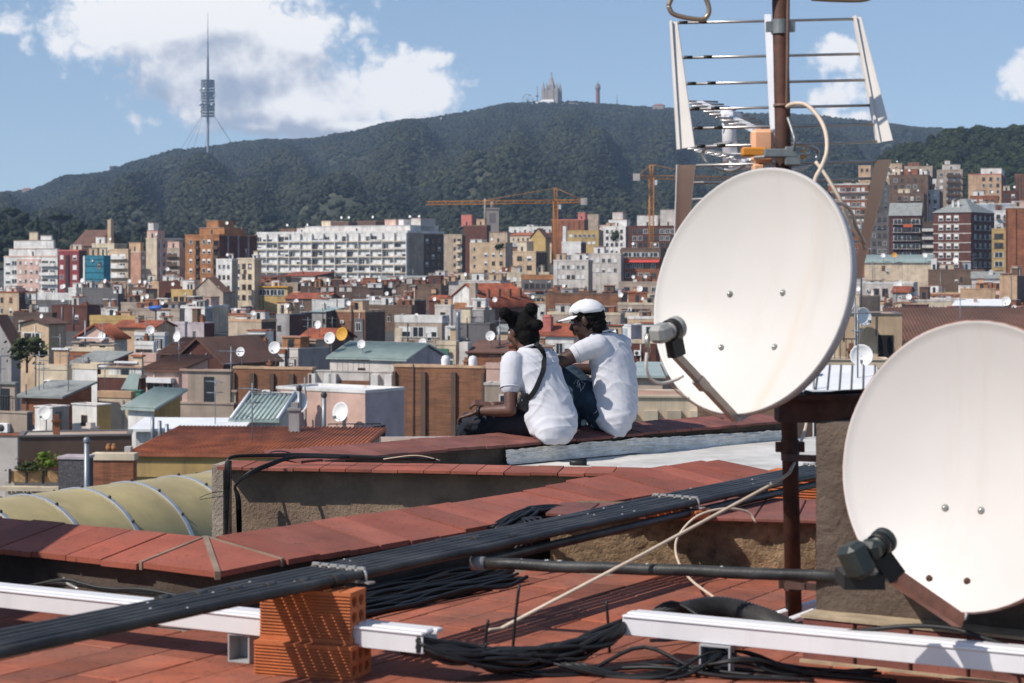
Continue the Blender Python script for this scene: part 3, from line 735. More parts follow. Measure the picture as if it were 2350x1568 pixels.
b10 = B('small white flats under the dark brick side of the orange block', 496, 532, 546, 598, 560, 'white', 'beige', win=[g_(c=3,r=5,w=1,h=1.2,kinds=('pane','dark'))]); dish(b10,.7)
b11 = B('beige flats with shadowed balconies left of the white slab', 536, 584, 600, 596, 570, 'cream', 'tan', win=[g_(c=3,r=4,w=1.4,h=1.5,kinds=('dark','pane','half'))]); aerial(b11,.5)
# the white slab
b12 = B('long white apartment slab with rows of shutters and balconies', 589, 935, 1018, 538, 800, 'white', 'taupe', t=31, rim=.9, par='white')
rnd = random.Random(5)
for i in range(8):
    z = b12.H-3.0-i*3.15; b = MB(); b.box(0,-.9,z-.6,b12.w,0,z-.28); b.build('floor_band', WM('cream'), b12.r)
    for j in range(26):
        kd = rnd.choices(('shut','pane','half','dark'), (60,12,14,14))[0]
        inst('window', WIN[kd], b12.r, (b12.w*(j+.5)/26, 0, z-.1), (0,0,0), (b12.w/26*.86,1,1.9))
        if rnd.random() < .6: inst('balcony', BALW, b12.r, (b12.w*(j+.5)/26, 0, z-.3), (0,0,0), (b12.w/26*.96,.9,.75))
for j in range(14):
    b = MB(); x = b12.w*j/13; b.box(x-.14,-1.0,0,x+.14,0,b12.H); b.build('pilaster', WM('white'), b12.r)
b = MB(); b.box(b12.w-.1, b12.d*.45, 0, b12.w+.25, b12.d*.98, b12.H-.4); b.build('dark_side_bay', WM('dbrown'), b12.r)
for i in range(7):
    for j in range(3): inst('window', WIN['dark' if (i+j)%3 else 'half'], b12.r, (b12.w+.25, b12.d*(.52+.17*j), b12.H-4-i*3.15), (0,0,pi/2), (1.9,1,1.7))
hut(b12,.30,.99,.12,.9,3.0,'white','setback_floor',M_sheet)
for (a, c, h, col) in ((.05,.16,2.2,'brown'),(.17,.24,2.6,'white'),(.34,.40,5.4,'cream'),(.42,.52,5.0,'dbrown'),(.58,.70,5.0,'dbrown'),(.76,.83,5.6,'pink'),(.85,.88,5.6,'white'),(.93,.99,6.0,'pale')): hut(b12,a,c,.4,.8,h,col,'roof_hut')
for x in (.08,.22,.45,.5,.66,.9,.96): dish(b12,x,.5,5.2 if x>.4 else 2.4,1.2)
b13 = B('slim beige block with a column of small balconies right of the white slab', 1019, 1060, 1068, 541, 720, 'beige', 'dbrown', t=14, win=[g_(c=1,r=6,w=.9,h=1.2,x0=.45,x1=.75,kinds=('dark',)), g_(c=1,r=6,w=1.5,h=1.9,x0=.72,x1=.98,kinds=('dark','pane'),balc=BALS)])
B('dark brick block with pink rooms on top behind the slim beige block', 1063, 1117, 1126, 520, 820, 'dbrick', 'dbrown', par='brown')
hut(BLD['dark brick block with pink rooms on top behind the slim beige block'],-.1,.35,.1,.6,5,'coral'); hut(BLD['dark brick block with pink rooms on top behind the slim beige block'],.55,.9,.1,.6,3,'peach')
b14 = B('tan flats with stepped roofs and square windows', 1078, 1160, 1176, 560, 690, 'tan', 'taupe', t=14, win=[g_(c=1,r=5,w=1,h=1.3,x0=.04,x1=.22,kinds=('dark','pane')), g_(c=3,r=4,w=1.3,h=1.4,x0=.35,x1=.98,top=3.2,kinds=('dark','half'))])
hut(b14,.0,.32,.1,.8,1.6,'white'); hut(b14,.45,.95,.5,.9,4.2,'beige'); dish(b14,.6); aerial(b14,.8)
b15 = B('tan block with four wide windows beside the stepped flats', 1177, 1230, 1256, 580, 640, 'tan', 'dbrown', win=[g_(c=2,r=3,w=2.0,h=1.5,kinds=('dark','half'))]); hut(b15,.1,.5,.2,.8,3.6,'cream')
B('gabled cream house peeping between tan roofs near the long crane', 1217, 1252, 1262, 548, 760, 'ochre', roof='gy', rh=4, rm=M_tile2)
b16 = B('red brick hall with pale ribs behind the long crane mast', 1266, 1341, 1350, 506, 980, 'terra', 'brown', t=12, piers=6, par='coral'); hut(b16,.78,1.0,.2,.8,4,'coral')
B('beige blank wall block right of the red brick hall', 1344, 1373, 1376, 494, 1000, 'beige', t=8)
b17 = B('white stepped flats climbing up beside the short crane', 1384, 1436, 1448, 522, 900, 'white', 'dgrey', win=[g_(c=4,r=4,w=1.5,h=1.6,kinds=('pane','half','dark'))]); hut(b17,.2,1.,.2,.9,3.5,'white','setback_floor'); hut(b17,.35,.8,.3,.9,7,'pale','upper_floor'); hut(b17,.1,.5,.2,.5,2,'peach')
b18 = B('dark brick flats with tall shaded windows below the short crane', 1441, 1560, 1575, 520, 860, 'dbrick', 'dbrown', t=10, rim=.3, win=[g_(c=8,r=6,w=2.0,h=2.0,kinds=('dark','pane'))]); hut(b18,.15,.55,.2,.9,5,'white'); hut(b18,.6,.9,.2,.9,7.5,'pale'); dish(b18,.5,.1,1)
b19 = B('ochre low block with a flat roof right of the long crane foot', 1299, 1374, 1385, 532, 830, 'ochre', 'taupe', t=12, win=[g_(c=6,r=2,w=1.5,h=1.2,kinds=('shut','pane'))])
b20 = B('large white blank wall house with a tall white flue', 1289, 1333, 1345, 558, 700, 'white', 'dbrown', t=18)
b = MB(); b.box(.3,.3,b20.H,1.6,1.4,b20.H+6.2); b.build('flue', WM('white'), b20.r)
b21 = B('long brown block with wide glazing under the short crane', 1425, 1516, 1530, 572, 700, 'brown', 'dbrown', t=9, win=[g_(c=4,r=1,w=4,h=1.6,kinds=('pane',))]); dish(b21,.85); dish(b21,.3)
b22 = B('red terrace house with a bright red awning', 1427, 1514, 1530, 596, 620, 'terra', 'dbrick', t=9, win=[g_(c=5,r=2,w=1.6,h=1.5,kinds=('dark','pane'))])
b = MB(); b.add([(0,-1.4,b22.H-.9),(b22.w,-1.4,b22.H-.9),(b22.w,-.02,b22.H-.2),(0,-.02,b22.H-.2)],[(0,1,2,3)]); b.build('awning', M_awn, b22.r)
b23 = B('white low houses jumbled under the ochre block', 1270, 1350, 1360, 600, 600, 'pale', 'taupe', t=12, win=[g_(c=6,r=2,w=1.1,h=1.2,kinds=('dark','pane','shut'))]); hut(b23,.1,.4,.2,.8,1.8,'white'); hut(b23,.6,.9,.3,.8,2.4,'white'); dish(b23,.95)
b24 = B('grey and white attic houses left of the red awning', 1345, 1425, 1432, 585, 620, 'pale', 'grey', t=11, win=[g_(c=5,r=2,w=1.2,h=1.3)]); hut(b24,.2,.5,.2,.9,2.6,'white'); dish(b24,.7)
# right hand far rows
b25 = B('pink house with two small windows by the antenna end plate', 1970, 1998, 2004, 382, 1000, 'peach', t=6, win=[g_(c=2,r=1,w=1.3,h=1.6,kinds=('dark',))]); hut(b25,1.0,1.6,.1,.9,-.1+3,'white', z=-6)
b26 = B('brown tall flats with a white left edge below the wooded hill', 2150, 2209, 2222, 392, 940, 'taupe', 'dbrick', t=6, win=[g_(c=1,r=6,w=1.6,h=1.6,x0=.05,x1=.3,kinds=('pane','shut')), g_(c=2,r=6,w=3.0,h=1.8,x0=.38,x1=.95,kinds=('dark','pane'),balc=BALD)])
b = MB(); b.box(-4.5,-.2,0,-.1,b26.d*.5,b26.H-4); b.build('white_wing', WM('white'), b26.r)
for i in range(5): inst('window', WIN['dark'], b26.r, (-1.5,-.2,b26.H-8-i*3.1), (0,0,0), (1.4,1,1.5))
hut(b26,.2,.9,.2,.8,3,'pale'); hut(b26,.3,.5,.3,.7,5,'white')
b27 = B('peach flats with nine small windows right of the brown tall flats', 2222, 2298, 2326, 402, 930, 'peach', 'dbrick', t=8, par='coral', win=[g_(c=3,r=4,w=1.5,h=1.7,x0=.36,x1=1.0,kinds=('dark','pane'))]); hut(b27,.35,.98,.2,.9,3.6,'white'); aerial(b27,.6)
b28 = B('brick tower house with shallow arches at the right edge', 2329, 2350, 2362, 402, 900, 'brick', 'dbrick', t=4, piers=3)
b29 = B('jumbled dark houses with white chimneys under the pink house', 2041, 2130, 2140, 404, 900, 'brown', 'dbrown', t=7, win=[g_(c=5,r=7,w=1.6,h=1.7,kinds=('dark','shutb','pane'))])
for (a,c,h,col) in ((.05,.25,4,'cream'),(.35,.7,3.4,'terra'),(.75,.95,2.6,'white')): hut(b29,a,c,.2,.8,h,col)
for x in (.1,.3,.5,.8): dish(b29,x,.1,1,1.2)
b30 = B('red striped flats partly behind the antenna end plate', 1900, 1994, 2002, 425, 800, 'terra', 'brown', t=5, par='white', band=[3,6.2,9.4,12.6,15.8], win=[g_(c=7,r=7,w=1.4,h=1.6,kinds=('pane','dark','shut'))]); dish(b30,.6,.1,1); dish(b30,.75,.1,1); dish(b30,.95,.1,1)
b31 = B('dark brick flats with planted balconies right of the antenna', 2041, 2113, 2126, 496, 720, 'dbrick', 'dbrown', t=6, roof='gx', rh=5, rm=M_cement, d=16, win=[g_(c=3,r=5,w=3.2,h=1.9,x0=.12,x1=.98,kinds=('dark','pane'),balc=BALC)])
b = MB(); b.box(b31.w*.45,-1.2,b31.H-4.3,b31.w*.75,-1.1,b31.H-3.2); b.build('orange_banner', mat('orange_cloth',(.6,.12,.05),.8), b31.r)
B('grey shaded flats between the red striped flats and the dark brick flats', 1996, 2040, 2046, 492, 740, 'dgrey', 'dgrey', t=5, win=[g_(c=3,r=7,w=1.3,h=1.6,kinds=('dark','pane'))])
b32 = B('dark brick flats with white banded floors and a grey mansard roof', 2142, 2228, 2282, 489, 700, 'dbrick', 'dbrick', t=26, roof='hip', rh=5.2, rm=M_cement, band=[4.2,7.6,11,14.4,17.8], win=[g_(c=3,r=6,w=1.8,h=1.9,x0=.1,x1=.72,top=1.0,fh=3.4,kinds=('half',)), g_(c=4,r=6,w=2,h=1.9,face='r',top=1.0,fh=3.4,kinds=('dark','pane'),balc=BALC)])
for x in (.4,.55): chimney(b32,x,.2,3,.8,'white',1.5)
B('narrow shaded balcony stack between the two dark brick flats', 2118, 2142, 2146, 512, 715, 'dbrown', t=8, win=[g_(c=1,r=6,w=3.4,h=1.8,kinds=('dark',),balc=BALW)])
B('grey box roofs and white walls behind the mansard flats', 2222, 2330, 2340, 470, 800, 'blueg', 'dgrey', t=6, par='white'); hut(BLD['grey box roofs and white walls behind the mansard flats'],-.05,.12,.0,.4,2.4,'white'); hut(BLD['grey box roofs and white walls behind the mansard flats'],.25,.55,.0,.4,1.2,'cream')
b33 = B('red brick gable wall block with pale edges at the right border', 2308, 2352, 2360, 478, 560, 'terra', 'brick', t=5, par='pale', piers=2)
b34 = B('yellow edged narrow house below the mansard flats', 2276, 2308, 2312, 528, 640, 'ochre', 'dgrey', t=5, win=[g_(c=1,r=5,w=3,h=1.8,kinds=('dark','pane'))])
# ---- middle rows: roofs between the flats and the near terraces, from far to near
YR = lambda py: 43710/(py-611) if py > 690 else lerp_tab([(620,660),(640,610),(660,570),(690,545)], py)
def H_(label, xl, xc, xs, yt, col, Y=None, **k): return B(label, xl, xc, xs, yt, Y or YR(yt), col, **k)
TB = M_tile2; TR = M_tile3
# row at 640-700
h = H_('white arched arcade house with iron balconies', 393, 442, 470, 668, 'ochre', side='taupe', win=[g_(c=3,r=1,w=1.8,h=2.4,top=1.6,kinds=('dark',),balc=BALC)]); hut(h,.35,.9,.3,.8,3.2,'white'); dish(h,.05)
H_('brown chapel like gable wall behind the arcade house', 443, 512, 536, 672, 'taupe', roof='gy', rh=4.4, rm=TB, eave=.2, win=[g_(c=3,r=1,w=1.2,h=2.2,kinds=('dark',))])
h = H_('brown low block carrying two dishes under the salmon end wall', 282, 335, 342, 662, 'brown', win=[g_(c=3,r=1,w=1.4,h=1.4,kinds=('dark',))]); dish(h,.3,.1,.4,1.3); dish(h,.75,.1,.4,1.2)
H_('peach arched house beside the brown low block', 335, 364, 368, 650, 'peach', win=[g_(c=2,r=1,w=1.6,h=2.6,kinds=('dark',),top=2.4)])
h = H_('dark maroon wall house right of the peach arched house', 364, 424, 440, 648, 'dbrick', side='dbrown'); hut(h,.1,.5,.2,.8,2.0,'white'); dish(h,.3,.2,2.2,1.4)
h = H_('long white parapet block at the left below the pink flats', 28, 174, 190, 688, 'dgrey', par='white', rim=2.0, rm=M_sheet, t=10, win=[g_(c=3,r=1,w=3,h=2,top=2,kinds=('pane','shut'))]); dish(h,.8,.2,2,1.4)
H_('grey roofs with dishes under the teal netting', 175, 270, 285, 664, 'dgrey', t=12, rm=M_cement); dish(BLD['grey roofs with dishes under the teal netting'],.15,.1,.4,1.6); dish(BLD['grey roofs with dishes under the teal netting'],.7,.1,.4,1.5); hut(BLD['grey roofs with dishes under the teal netting'],.3,.6,.3,.9,1.8,'pale')
h = H_('yellow rimmed attic terrace with pale glass panels', 580, 660, 672, 662, 'ochre', t=12, par='ochre', win=[g_(c=4,r=1,w=2.6,h=1.7,top=.3,kinds=('pane',))]); b = MB(); b.box(-.3,-.5,h.H+.3,h.w+.3,h.d*.6,h.H+.7); b.build('yellow_canopy', M_yel, h.r)
h = H_('rusty roofed house left of the long pink wall', 655, 752, 765, 686, 'brown', roof='gx', rh=1.6, rm=TR, t=12, d=8)
h = H_('white wall terrace joined to a coral pink wall', 716, 790, 800, 690, 'white', t=10); hut(h,1.0,1.95,.05,.4,.3,'coral','coral_wall',z=-2.2)
H_('dark roofs crowded below the white slab', 690, 880, 900, 660, 'dbrown', t=10, rm=M_flat); 
h = BLD['dark roofs crowded below the white slab']
for (a,c,hh,col) in ((.02,.12,2,'brown'),(.2,.3,3,'cream'),(.36,.5,2.4,'dbrick'),(.58,.66,2.2,'pale'),(.74,.9,2.8,'terra')): hut(h,a,c,.1,.6,hh,col)
for x in (.15,.33,.55,.7,.95): dish(h,x,.05,.5,1.3)
h = H_('dark roof jumble at the right foot of the white slab', 880, 1012, 1030, 655, 'brown', t=10); hut(h,.05,.2,.1,.5,2.6,'white'); hut(h,.4,.62,.1,.6,2.2,'pale'); hut(h,.75,.97,.2,.6,3,'dbrick'); dish(h,.3,.1,.4,1.4); dish(h,.7,.1,.4,1.2); aerial(h,.5,.1,1.5)
h = H_('white tin awnings and red tarps below the slim beige block', 1012, 1150, 1170, 646, 'pale', t=10, rm=M_sheet); hut(h,.05,.25,.05,.5,1.2,'coral'); hut(h,.5,.7,.1,.6,2.6,'white'); hut(h,.78,.95,.1,.6,1.8,'white'); dish(h,.4,.1,.4,1.3)
h = H_('cream bay house with cluttered white balconies', 1150, 1260, 1272, 628, 'cream', t=10, win=[g_(c=6,r=1,w=1.5,h=1.4,kinds=('shut','pane'))]); hut(h,.2,.5,.1,.6,2.4,'cream'); hut(h,.6,.85,.1,.6,2.8,'ochre'); dish(h,.1)
h = H_('orange rail terrace above the red gabled roof', 1196, 1272, 1285, 642, 'dgrey', t=10, par='orange', rim=1.6, win=[g_(c=5,r=1,w=1.5,h=1.6,top=1.2,kinds=('dark',))]); dish(h,.3,.05,-2,1.2); dish(h,.85,.05,-2,1.2)
h = H_('grey corrugated attic between the orange terrace and orange brick box', 1272, 1336, 1342, 640, 'grey', t=10, rim=.2, rm=M_cement); dish(h,.4,.05,-3,1.6)
h = H_('bright orange brick box with tan top band', 1340, 1420, 1430, 624, 'orange', t=9, par='tan', rim=1.4, piers=3, rm=M_flat)
h = H_('tiered grey terraces right of the orange brick box', 1420, 1520, 1530, 650, 'taupe', t=9, win=[g_(c=4,r=2,w=1.8,h=1.4,kinds=('pane','dark'))]); hut(h,.4,.7,.2,.7,2.2,'terra'); dish(h,.6); dish(h,.9,.1,-2,1.3)
h = H_('white gabled house with an orange panel and steep red tile roof', 1010, 1128, 1252, 706, 'white', side='brown', Y=430, t=40, roof='gy', rh=5.2, rm=TR, d=16, eave=.3, ribs=.6)
b = MB(); b.box(h.w*.28,-.08,h.H-5,h.w*.52,0,h.H+1.2); b.build('orange_panel', WM('orange'), h.r)
b = MB(); b.box(h.w*.60,-.5,h.H-1,h.w*.72,.4,h.H+5.6); b.build('chimney', WM('taupe'), h.r)
for i in range(4):
    b = MB(); y = h.d*(.15+.23*i); X = h.w*.80; b.box(X-.35,y-.35,h.H+.5,X+.35,y+.35,h.H+4.2); b.build('chimney', WM('terra'), h.r)
dish(h,.42,-.03,-3.5,1.4)
h = H_('long brown brick party wall behind the white cap', 1252, 1424, 1440, 676, 'brick', side='brown', Y=420, t=8, rim=.3, par='brown'); b = MB(); b.box(h.w*.64,-.1,0,h.w*.98,0,h.H-5.2); b.build('dark_panel', WM('dbrown'), h.r)
h = H_('stacked terraces with pots and washing right of the brown party wall', 1418, 1500, 1512, 700, 'taupe', Y=390, t=8, win=[g_(c=1,r=2,w=6,h=1.6,top=.8,kinds=('dark',),balc=BALS)], par='cream'); dish(h,.08,.05,.4,1.2); dish(h,.62,.05,1.4,1.4)
# row at 700-760
h = H_('brown wall house under the long white parapet', 30, 120, 130, 722, 'dbrown', t=10, win=[g_(c=2,r=1,w=2.6,h=2.2,kinds=('dark','pane'))]); b = MB(); b.box(h.w*.62,-.1,h.H-4,h.w*.98,0,h.H-.8); b.build('roller_door', M_shut, h.r)
h = H_('dark brick wall with pale drain pipes beside the brown wall house', 119, 200, 236, 704, 'dbrick', t=16)
for x in (.3,.62): 
    b = MB(); b.tube([(h.w*x,-.15,0),(h.w*x,-.15,h.H)], .13, 6); b.build('drain_pipe', M_galv, h.r)
h = H_('small white house with a blue tarp near the dark brick wall', 232, 262, 270, 712, 'pale', t=14); 
h = H_('yellow terrace wall house in the left middle', 206, 314, 330, 736, 'ochre', t=12, rim=1.0, par='ochre', rm=M_flat); hut(h,.35,.8,.35,.7,1.6,'peach'); aerial(h,.95,.1,1.2)
h = H_('brown jumble with a blue tarpaulin dome left of the white roof rooms', 300, 412, 424, 712, 'taupe', t=12); b = MB(); b.ico((h.w*.5,h.d*.2,h.H+.5), 1, 2, 0, .2, (2.0,1.0,.62)); b.build('tarpaulin', M_blue, h.r); hut(h,.1,.35,.2,.6,1.6,'terra'); hut(h,.75,.95,.2,.6,1.5,'grey'); dish(h,.65)
h = H_('bright white roof rooms with an opening in the left centre', 414, 470, 488, 708, 'white', side='grey', t=22, par='white'); b = MB(); b.box(h.w*.45,-.05,h.H-5,h.w*.62,.05,h.H-1.2); b.build('opening', M_frame, h.r); hut(h,.75,1.0,.0,.5,1.8,'grey')
h = H_('lilac grey rear walls behind the glass veranda', 352, 424, 430, 744, 'lilac', t=14, win=[g_(c=3,r=1,w=1,h=1.3,kinds=('dark','pane'))])
h = H_('grey stair tower with a dark brown flank', 427, 468, 492, 742, 'lilac', side='dbrick', t=24, rim=.2)
h = H_('beige corner house with a white roof strip and one balcony', 526, 600, 634, 738, 'beige', side='dbrown', t=22, par='peach', win=[g_(c=1,r=2,w=1.4,h=2.0,x0=.55,x1=.8,top=2.4,fh=4,kinds=('dark',),balc=BALS)]); hut(h,.05,.9,.3,.8,.9,'white')
h = H_('row of narrow grey shafts with brown flanks in the centre left', 634, 664, 700, 722, 'grey', side='dbrick', t=34, rim=.2)
h = H_('second grey shaft with a slanting sunlit edge', 668, 690, 716, 718, 'pale', side='dbrown', t=34, rim=.2); dish(h,.5,.1,.4,1.4)
h = H_('grey shaft house with a green grey tin roof', 716, 748, 790, 716, 'grey', side='dbrown', t=34, roof='shed', rh=.8, rm=M_gglass)
h = H_('tall rough brown brick stack house with dark slots', 770, 838, 884, 716, 'brick', side='dbrown', t=20, par='tan'); b = MB(); b.box(h.w*.66,-.3,0,h.w*.95,-.02,h.H-1.4); b.build('dark_bay', WM('dgrey'), h.r)
for i in range(2): inst('window', WIN['pane'], h.r, (h.w*.8,-.3,h.H-4-i*4.4), (0,0,0), (1.4,1,1.8))
b = MB(); b.tube([(h.w*.57,-.3,0),(h.w*.57,-.3,h.H+.6)], .16, 6); b.build('drain_pipe', M_rail, h.r)
h = H_('terra roofs and grey sheds right of the brown brick stack', 836, 944, 956, 704, 'brown', t=12, rm=M_cement); hut(h,.35,.6,.1,.6,2.4,'white'); hut(h,.7,.95,.1,.6,1.6,'terra'); dish(h,.2)
h = H_('cream and glass house with a long white roof beam', 906, 1014, 1030, 740, 'taupe', t=12, par='white', rim=1.3, win=[g_(c=3,r=1,w=2.4,h=1.8,top=.7,kinds=('pane','pane','half')), ]); dish(h,.62,.02,-6,1.8); b = MB(); b.box(0,-.12,0,h.w*.16,0,h.H-1); b.build('cream_strip', WM('cream'), h.r)
h = H_('small white gatehouse with one dark window', 998, 1034, 1042, 704, 'pale', Y=420, t=14, win=[g_(c=1,r=1,w=1.2,h=2,kinds=('dark',))]); dish(h,.0)
h = H_('dark red roofed shed behind the small white gatehouse', 985, 1018, 1040, 690, 'dbrick', roof='gx', rh=1.4, rm=TR, t=20)
h = H_('smooth grey house with a clipped white skylight corner', 1040, 1110, 1136, 712, 'grey', side='taupe', Y=330, t=24, rim=.15, rm=M_cement); hut(h,.75,1.0,.1,.5,.4,'white')
h = H_('tall dark grey blank wall with a white drain side', 1046, 1124, 1140, 744, 'dgrey', side='dbrown', Y=290, t=12, rim=.2)
b = MB(); b.box(-1.7,-.2,0,-.02,.6,h.H-.3); b.build('white_side_wall', WM('white'), h.r); inst('window', WIN['pane'], h.r, (-.85,-.2,h.H-3), (0,0,0), (.9,1,1.3)); inst('window', WIN['dark'], h.r, (-.85,-.2,h.H-8), (0,0,0), (.9,1,1.6))
h = H_('low house with a dull red tile roof and white glazing behind the two people', 1229, 1320, 1330, 772, 'white', side='pale', Y=285, t=10, roof='gx', rh=1.7, rm=TR, d=9, win=[g_(c=4,r=1,w=1.2,h=1.7,top=.9,kinds=('pane','half'))]); chimney(h,.22,.2,2.6,1.3,'coral',.5)
h = H_('blue grey cabinet house with white door edges right of the white cap', 1418, 1448, 1482, 748, 'white', side='lilac', Y=270, t=26, rim=.2, rm=M_sheet); b = MB(); b.box(h.w*.35,-.06,h.H-2.4,h.w*.7,0,h.H-.3); b.build('blue_door', WM('blueg'), h.r)
h = H_('dark brown wall behind the back of the man in the cap', 1440, 1505, 1515, 788, 'dbrick', Y=230, t=9, par='cream', rim=.4)
# row at 750-830
h = H_('grey gabled barn at the left border', -40, 26, 46, 792, 'grey', Y=235, roof='gy', rh=3.6, rm=TB, t=20)
h = H_('beige villa with a wide shaded window and sloping roof', 48, 112, 152, 744, 'tan', side='beige', Y=300, t=24, roof='gy', rh=.8, rm=TB, eave=.5, win=[g_(c=1,r=1,w=4.2,h=2.6,x0=.2,x1=.6,top=1.2,kinds=('pane',))]); aerial(h,.7)
h = H_('pink gabled cottage with a round white dish', 177, 262, 292, 778, 'pink', side='pale', Y=262, t=18, roof='gy', rh=1.9, rm=TR, ribs=.5, eave=.4, win=[g_(c=1,r=1,w=.9,h=1.2,x0=.75,x1=.95,kinds=('dark',))]); dish(h,.72,.02,-1.6,1.5)
h = H_('low red tile roof strip behind the pink gabled cottage', 262, 356, 366, 752, 'peach', Y=300, roof='gx', rh=1.0, rm=TR, t=12, d=6)
h = H_('long glass veranda with dark panes in the left middle', 309, 378, 386, 770, 'blueg', Y=272, t=12, par='white', win=[g_(c=6,r=1,w=1.1,h=1.9,top=.3,kinds=('pane',))])
h = H_('white rendered block under the glass veranda', 309, 352, 360, 792, 'white', Y=240, t=14, win=[g_(c=2,r=1,w=1.3,h=1.1,top=.5,kinds=('dark',))])
h = H_('red brick lean to with a white curved canopy', 150, 262, 276, 806, 'terra', Y=222, t=14, par='cream'); hut(h,.15,.5,.1,.7,1.0,'taupe'); hut(h,.52,.98,.1,.8,.8,'cream'); b = MB(); b.bbox(h.w*.28,-.5,h.H+1.5,h.w*.86,h.d*.4,h.H+1.66,.05); b.build('canopy', M_sheet, h.r); b = MB(); b.tube([(h.w*.4,.1,h.H-1),(h.w*.4,.1,h.H+3.6)], .1, 6); b.build('flue_pipe', M_galv, h.r)
h = H_('dark red brick house with steep gable and two pale pipes', 400, 512, 538, 836, 'dbrick', side='dbrown', Y=192, t=22, roof='gy', rh=2.6, rm=TB, eave=.35, d=9)
for x in (.36,.68):
    b = MB(); b.tube([(h.w*x,-.12,0),(h.w*x,-.12,h.H+1.2)], .1, 6); b.build('drain_pipe', M_galv, h.r)
h = H_('brown tiled roof stepping down left of the dark red gable', 366, 462, 472, 814, 'terra', Y=204, roof='shed', rh=1.5, rm=TB, t=12, d=5, ribs=.28)
h = H_('lower brown tiled roof with a white veranda beneath', 328, 410, 420, 852, 'pink', Y=176, roof='shed', rh=1.1, rm=TB, t=14, d=5, ribs=.45, win=[g_(c=2,r=1,w=1.2,h=1.8,top=.7,kinds=('dark','pane'))]); b = MB(); b.box(h.w*.02,-.7,h.H-1.0,h.w*.9,-.05,h.H-.55); b.build('awning_box', M_sheet, h.r)
h = H_('grey patterned roof strip and pink shed by the planted yard', 150, 226, 236, 842, 'terra', Y=184, roof='shed', rh=1.2, rm=M_cement, t=14, d=5)
h = H_('pale balustrade terrace left of the brown stepped roof', 302, 358, 366, 830, 'pink', Y=195, t=12, par='pink', rim=.9); hut(h,.2,.9,.3,.8,.7,'white')
h = H_('cream house with a shaded porch in the lower left', 86, 154, 166, 848, 'cream', Y=180, t=14, win=[g_(c=2,r=1,w=2,h=1.4,top=1.8,kinds=('dark','pane'),balc=BALC)]); aerial(h,.75,.1)
h = H_('bright white house with a patched lower wall', 166, 223, 262, 846, 'white', side='dbrick', Y=178, t=22, par='cream', win=[g_(c=1,r=1,w=1,h=1.4,x0=.35,x1=.7,top=2.6,kinds=('dark',))])
h = H_('brown wall with a slanting grey skylight', 226, 322, 335, 866, 'dbrick', Y=170, t=14, par='cream', rim=.25); b = MB(); b.add([(h.w*.55,-.1,h.H-1.0),(h.w*.95,-.1,h.H-1.0),(h.w*1.0,-.1,h.H+.4),(h.w*.75,-.1,h.H+.4)],[(0,1,2,3)]).add([(h.w*.55,.1,h.H-1.0),(h.w*.95,.1,h.H-1.0),(h.w*1.0,.1,h.H+.4),(h.w*.75,.1,h.H+.4)],[(0,1,2,3)]); b.build('skylight', M_gglass, h.r)
h = H_('white attic blocks left of the lilac house', 622, 684, 756, 800, 'pale', side='grey', Y=222, t=26, rim=.15, win=[g_(c=1,r=1,w=.9,h=1.2,x0=.55,x1=.9,top=1.6,kinds=('dark',))])
h = H_('pink walled roof with red tiles behind the white attic blocks', 690, 762, 775, 778, 'dbrown', Y=245, roof='gx', rh=1.2, rm=TR, t=14, d=6); dish(h,.6,.0,.2,1.2,col=None)
h = H_('lilac house with a ribbed green grey roof', 757, 931, 1000, 824, 'pale', side='lilac', Y=196, t=22, roof='gx', rh=1.5, rm=M_gglass, d=7.5, eave=.3, ribs=.35, win=[g_(c=1,r=1,w=.9,h=.9,x0=.35,x1=.5,top=.8,kinds=('dark',))])
y_ = thing('satellite_dish','orange painted satellite dish behind the lilac house roof','satellite dish', Wpt(h,.02,.3,.3), RAD(-30), GD); y_.scale=(1.6,1.6,1.6)
b = MB(); b.lathe([(.02,.06),(.2,.075),(.36,.12),(.43,.17),(.45,.165),(.36,.10),(.2,.05),(.02,.03)], Md, 14); b.build('reflector', M_yel, y_); inst('pole', DPOLE, y_)
dish(h,-.04,.1,.2,1.4)
h = H_('grey roof yard with a steel duct right of the lilac house', 1000, 1070, 1078, 790, 'dgrey', Y=235, t=12, rm=M_cement); b = MB(); b.tube(spline([(h.w*.1,-.3,h.H-4),(h.w*.2,-.3,h.H-2.6),(h.w*.7,-.3,h.H-.8),(h.w*.76,-.3,h.H+.3),(h.w*.76,-.3,h.H+4)],5), .28, 8); b.build('steel_duct', M_galv, h.r)
h = H_('green shuttered white rear wall with hanging washing', 1002, 1046, 1052, 792, 'cream', Y=222, t=12, win=[g_(c=2,r=1,w=.9,h=2.2,top=1.6,kinds=('halfg',))]); b = MB(); b.box(h.w*.05,-.5,h.H-1.0,h.w*.7,-.3,h.H-.4); b.build('green_awning', WM('green'), h.r)
h = H_('terracotta parapet house with a brown pitched roof near the people', 1076, 1168, 1178, 810, 'terra', Y=215, t=12, roof='gx', rh=1.2, rm=TB, d=8); b = MB(); b.box(-1.1,-.2,0,-.05,1,h.H+1.2); b.build('pale_pier', WM('pale'), h.r); b = MB(); b.tube([(h.w*.6,2,h.H+.3),(h.w*.6,2,h.H+3)], .14, 6); b.build('flue_pipe', M_galv, h.r)
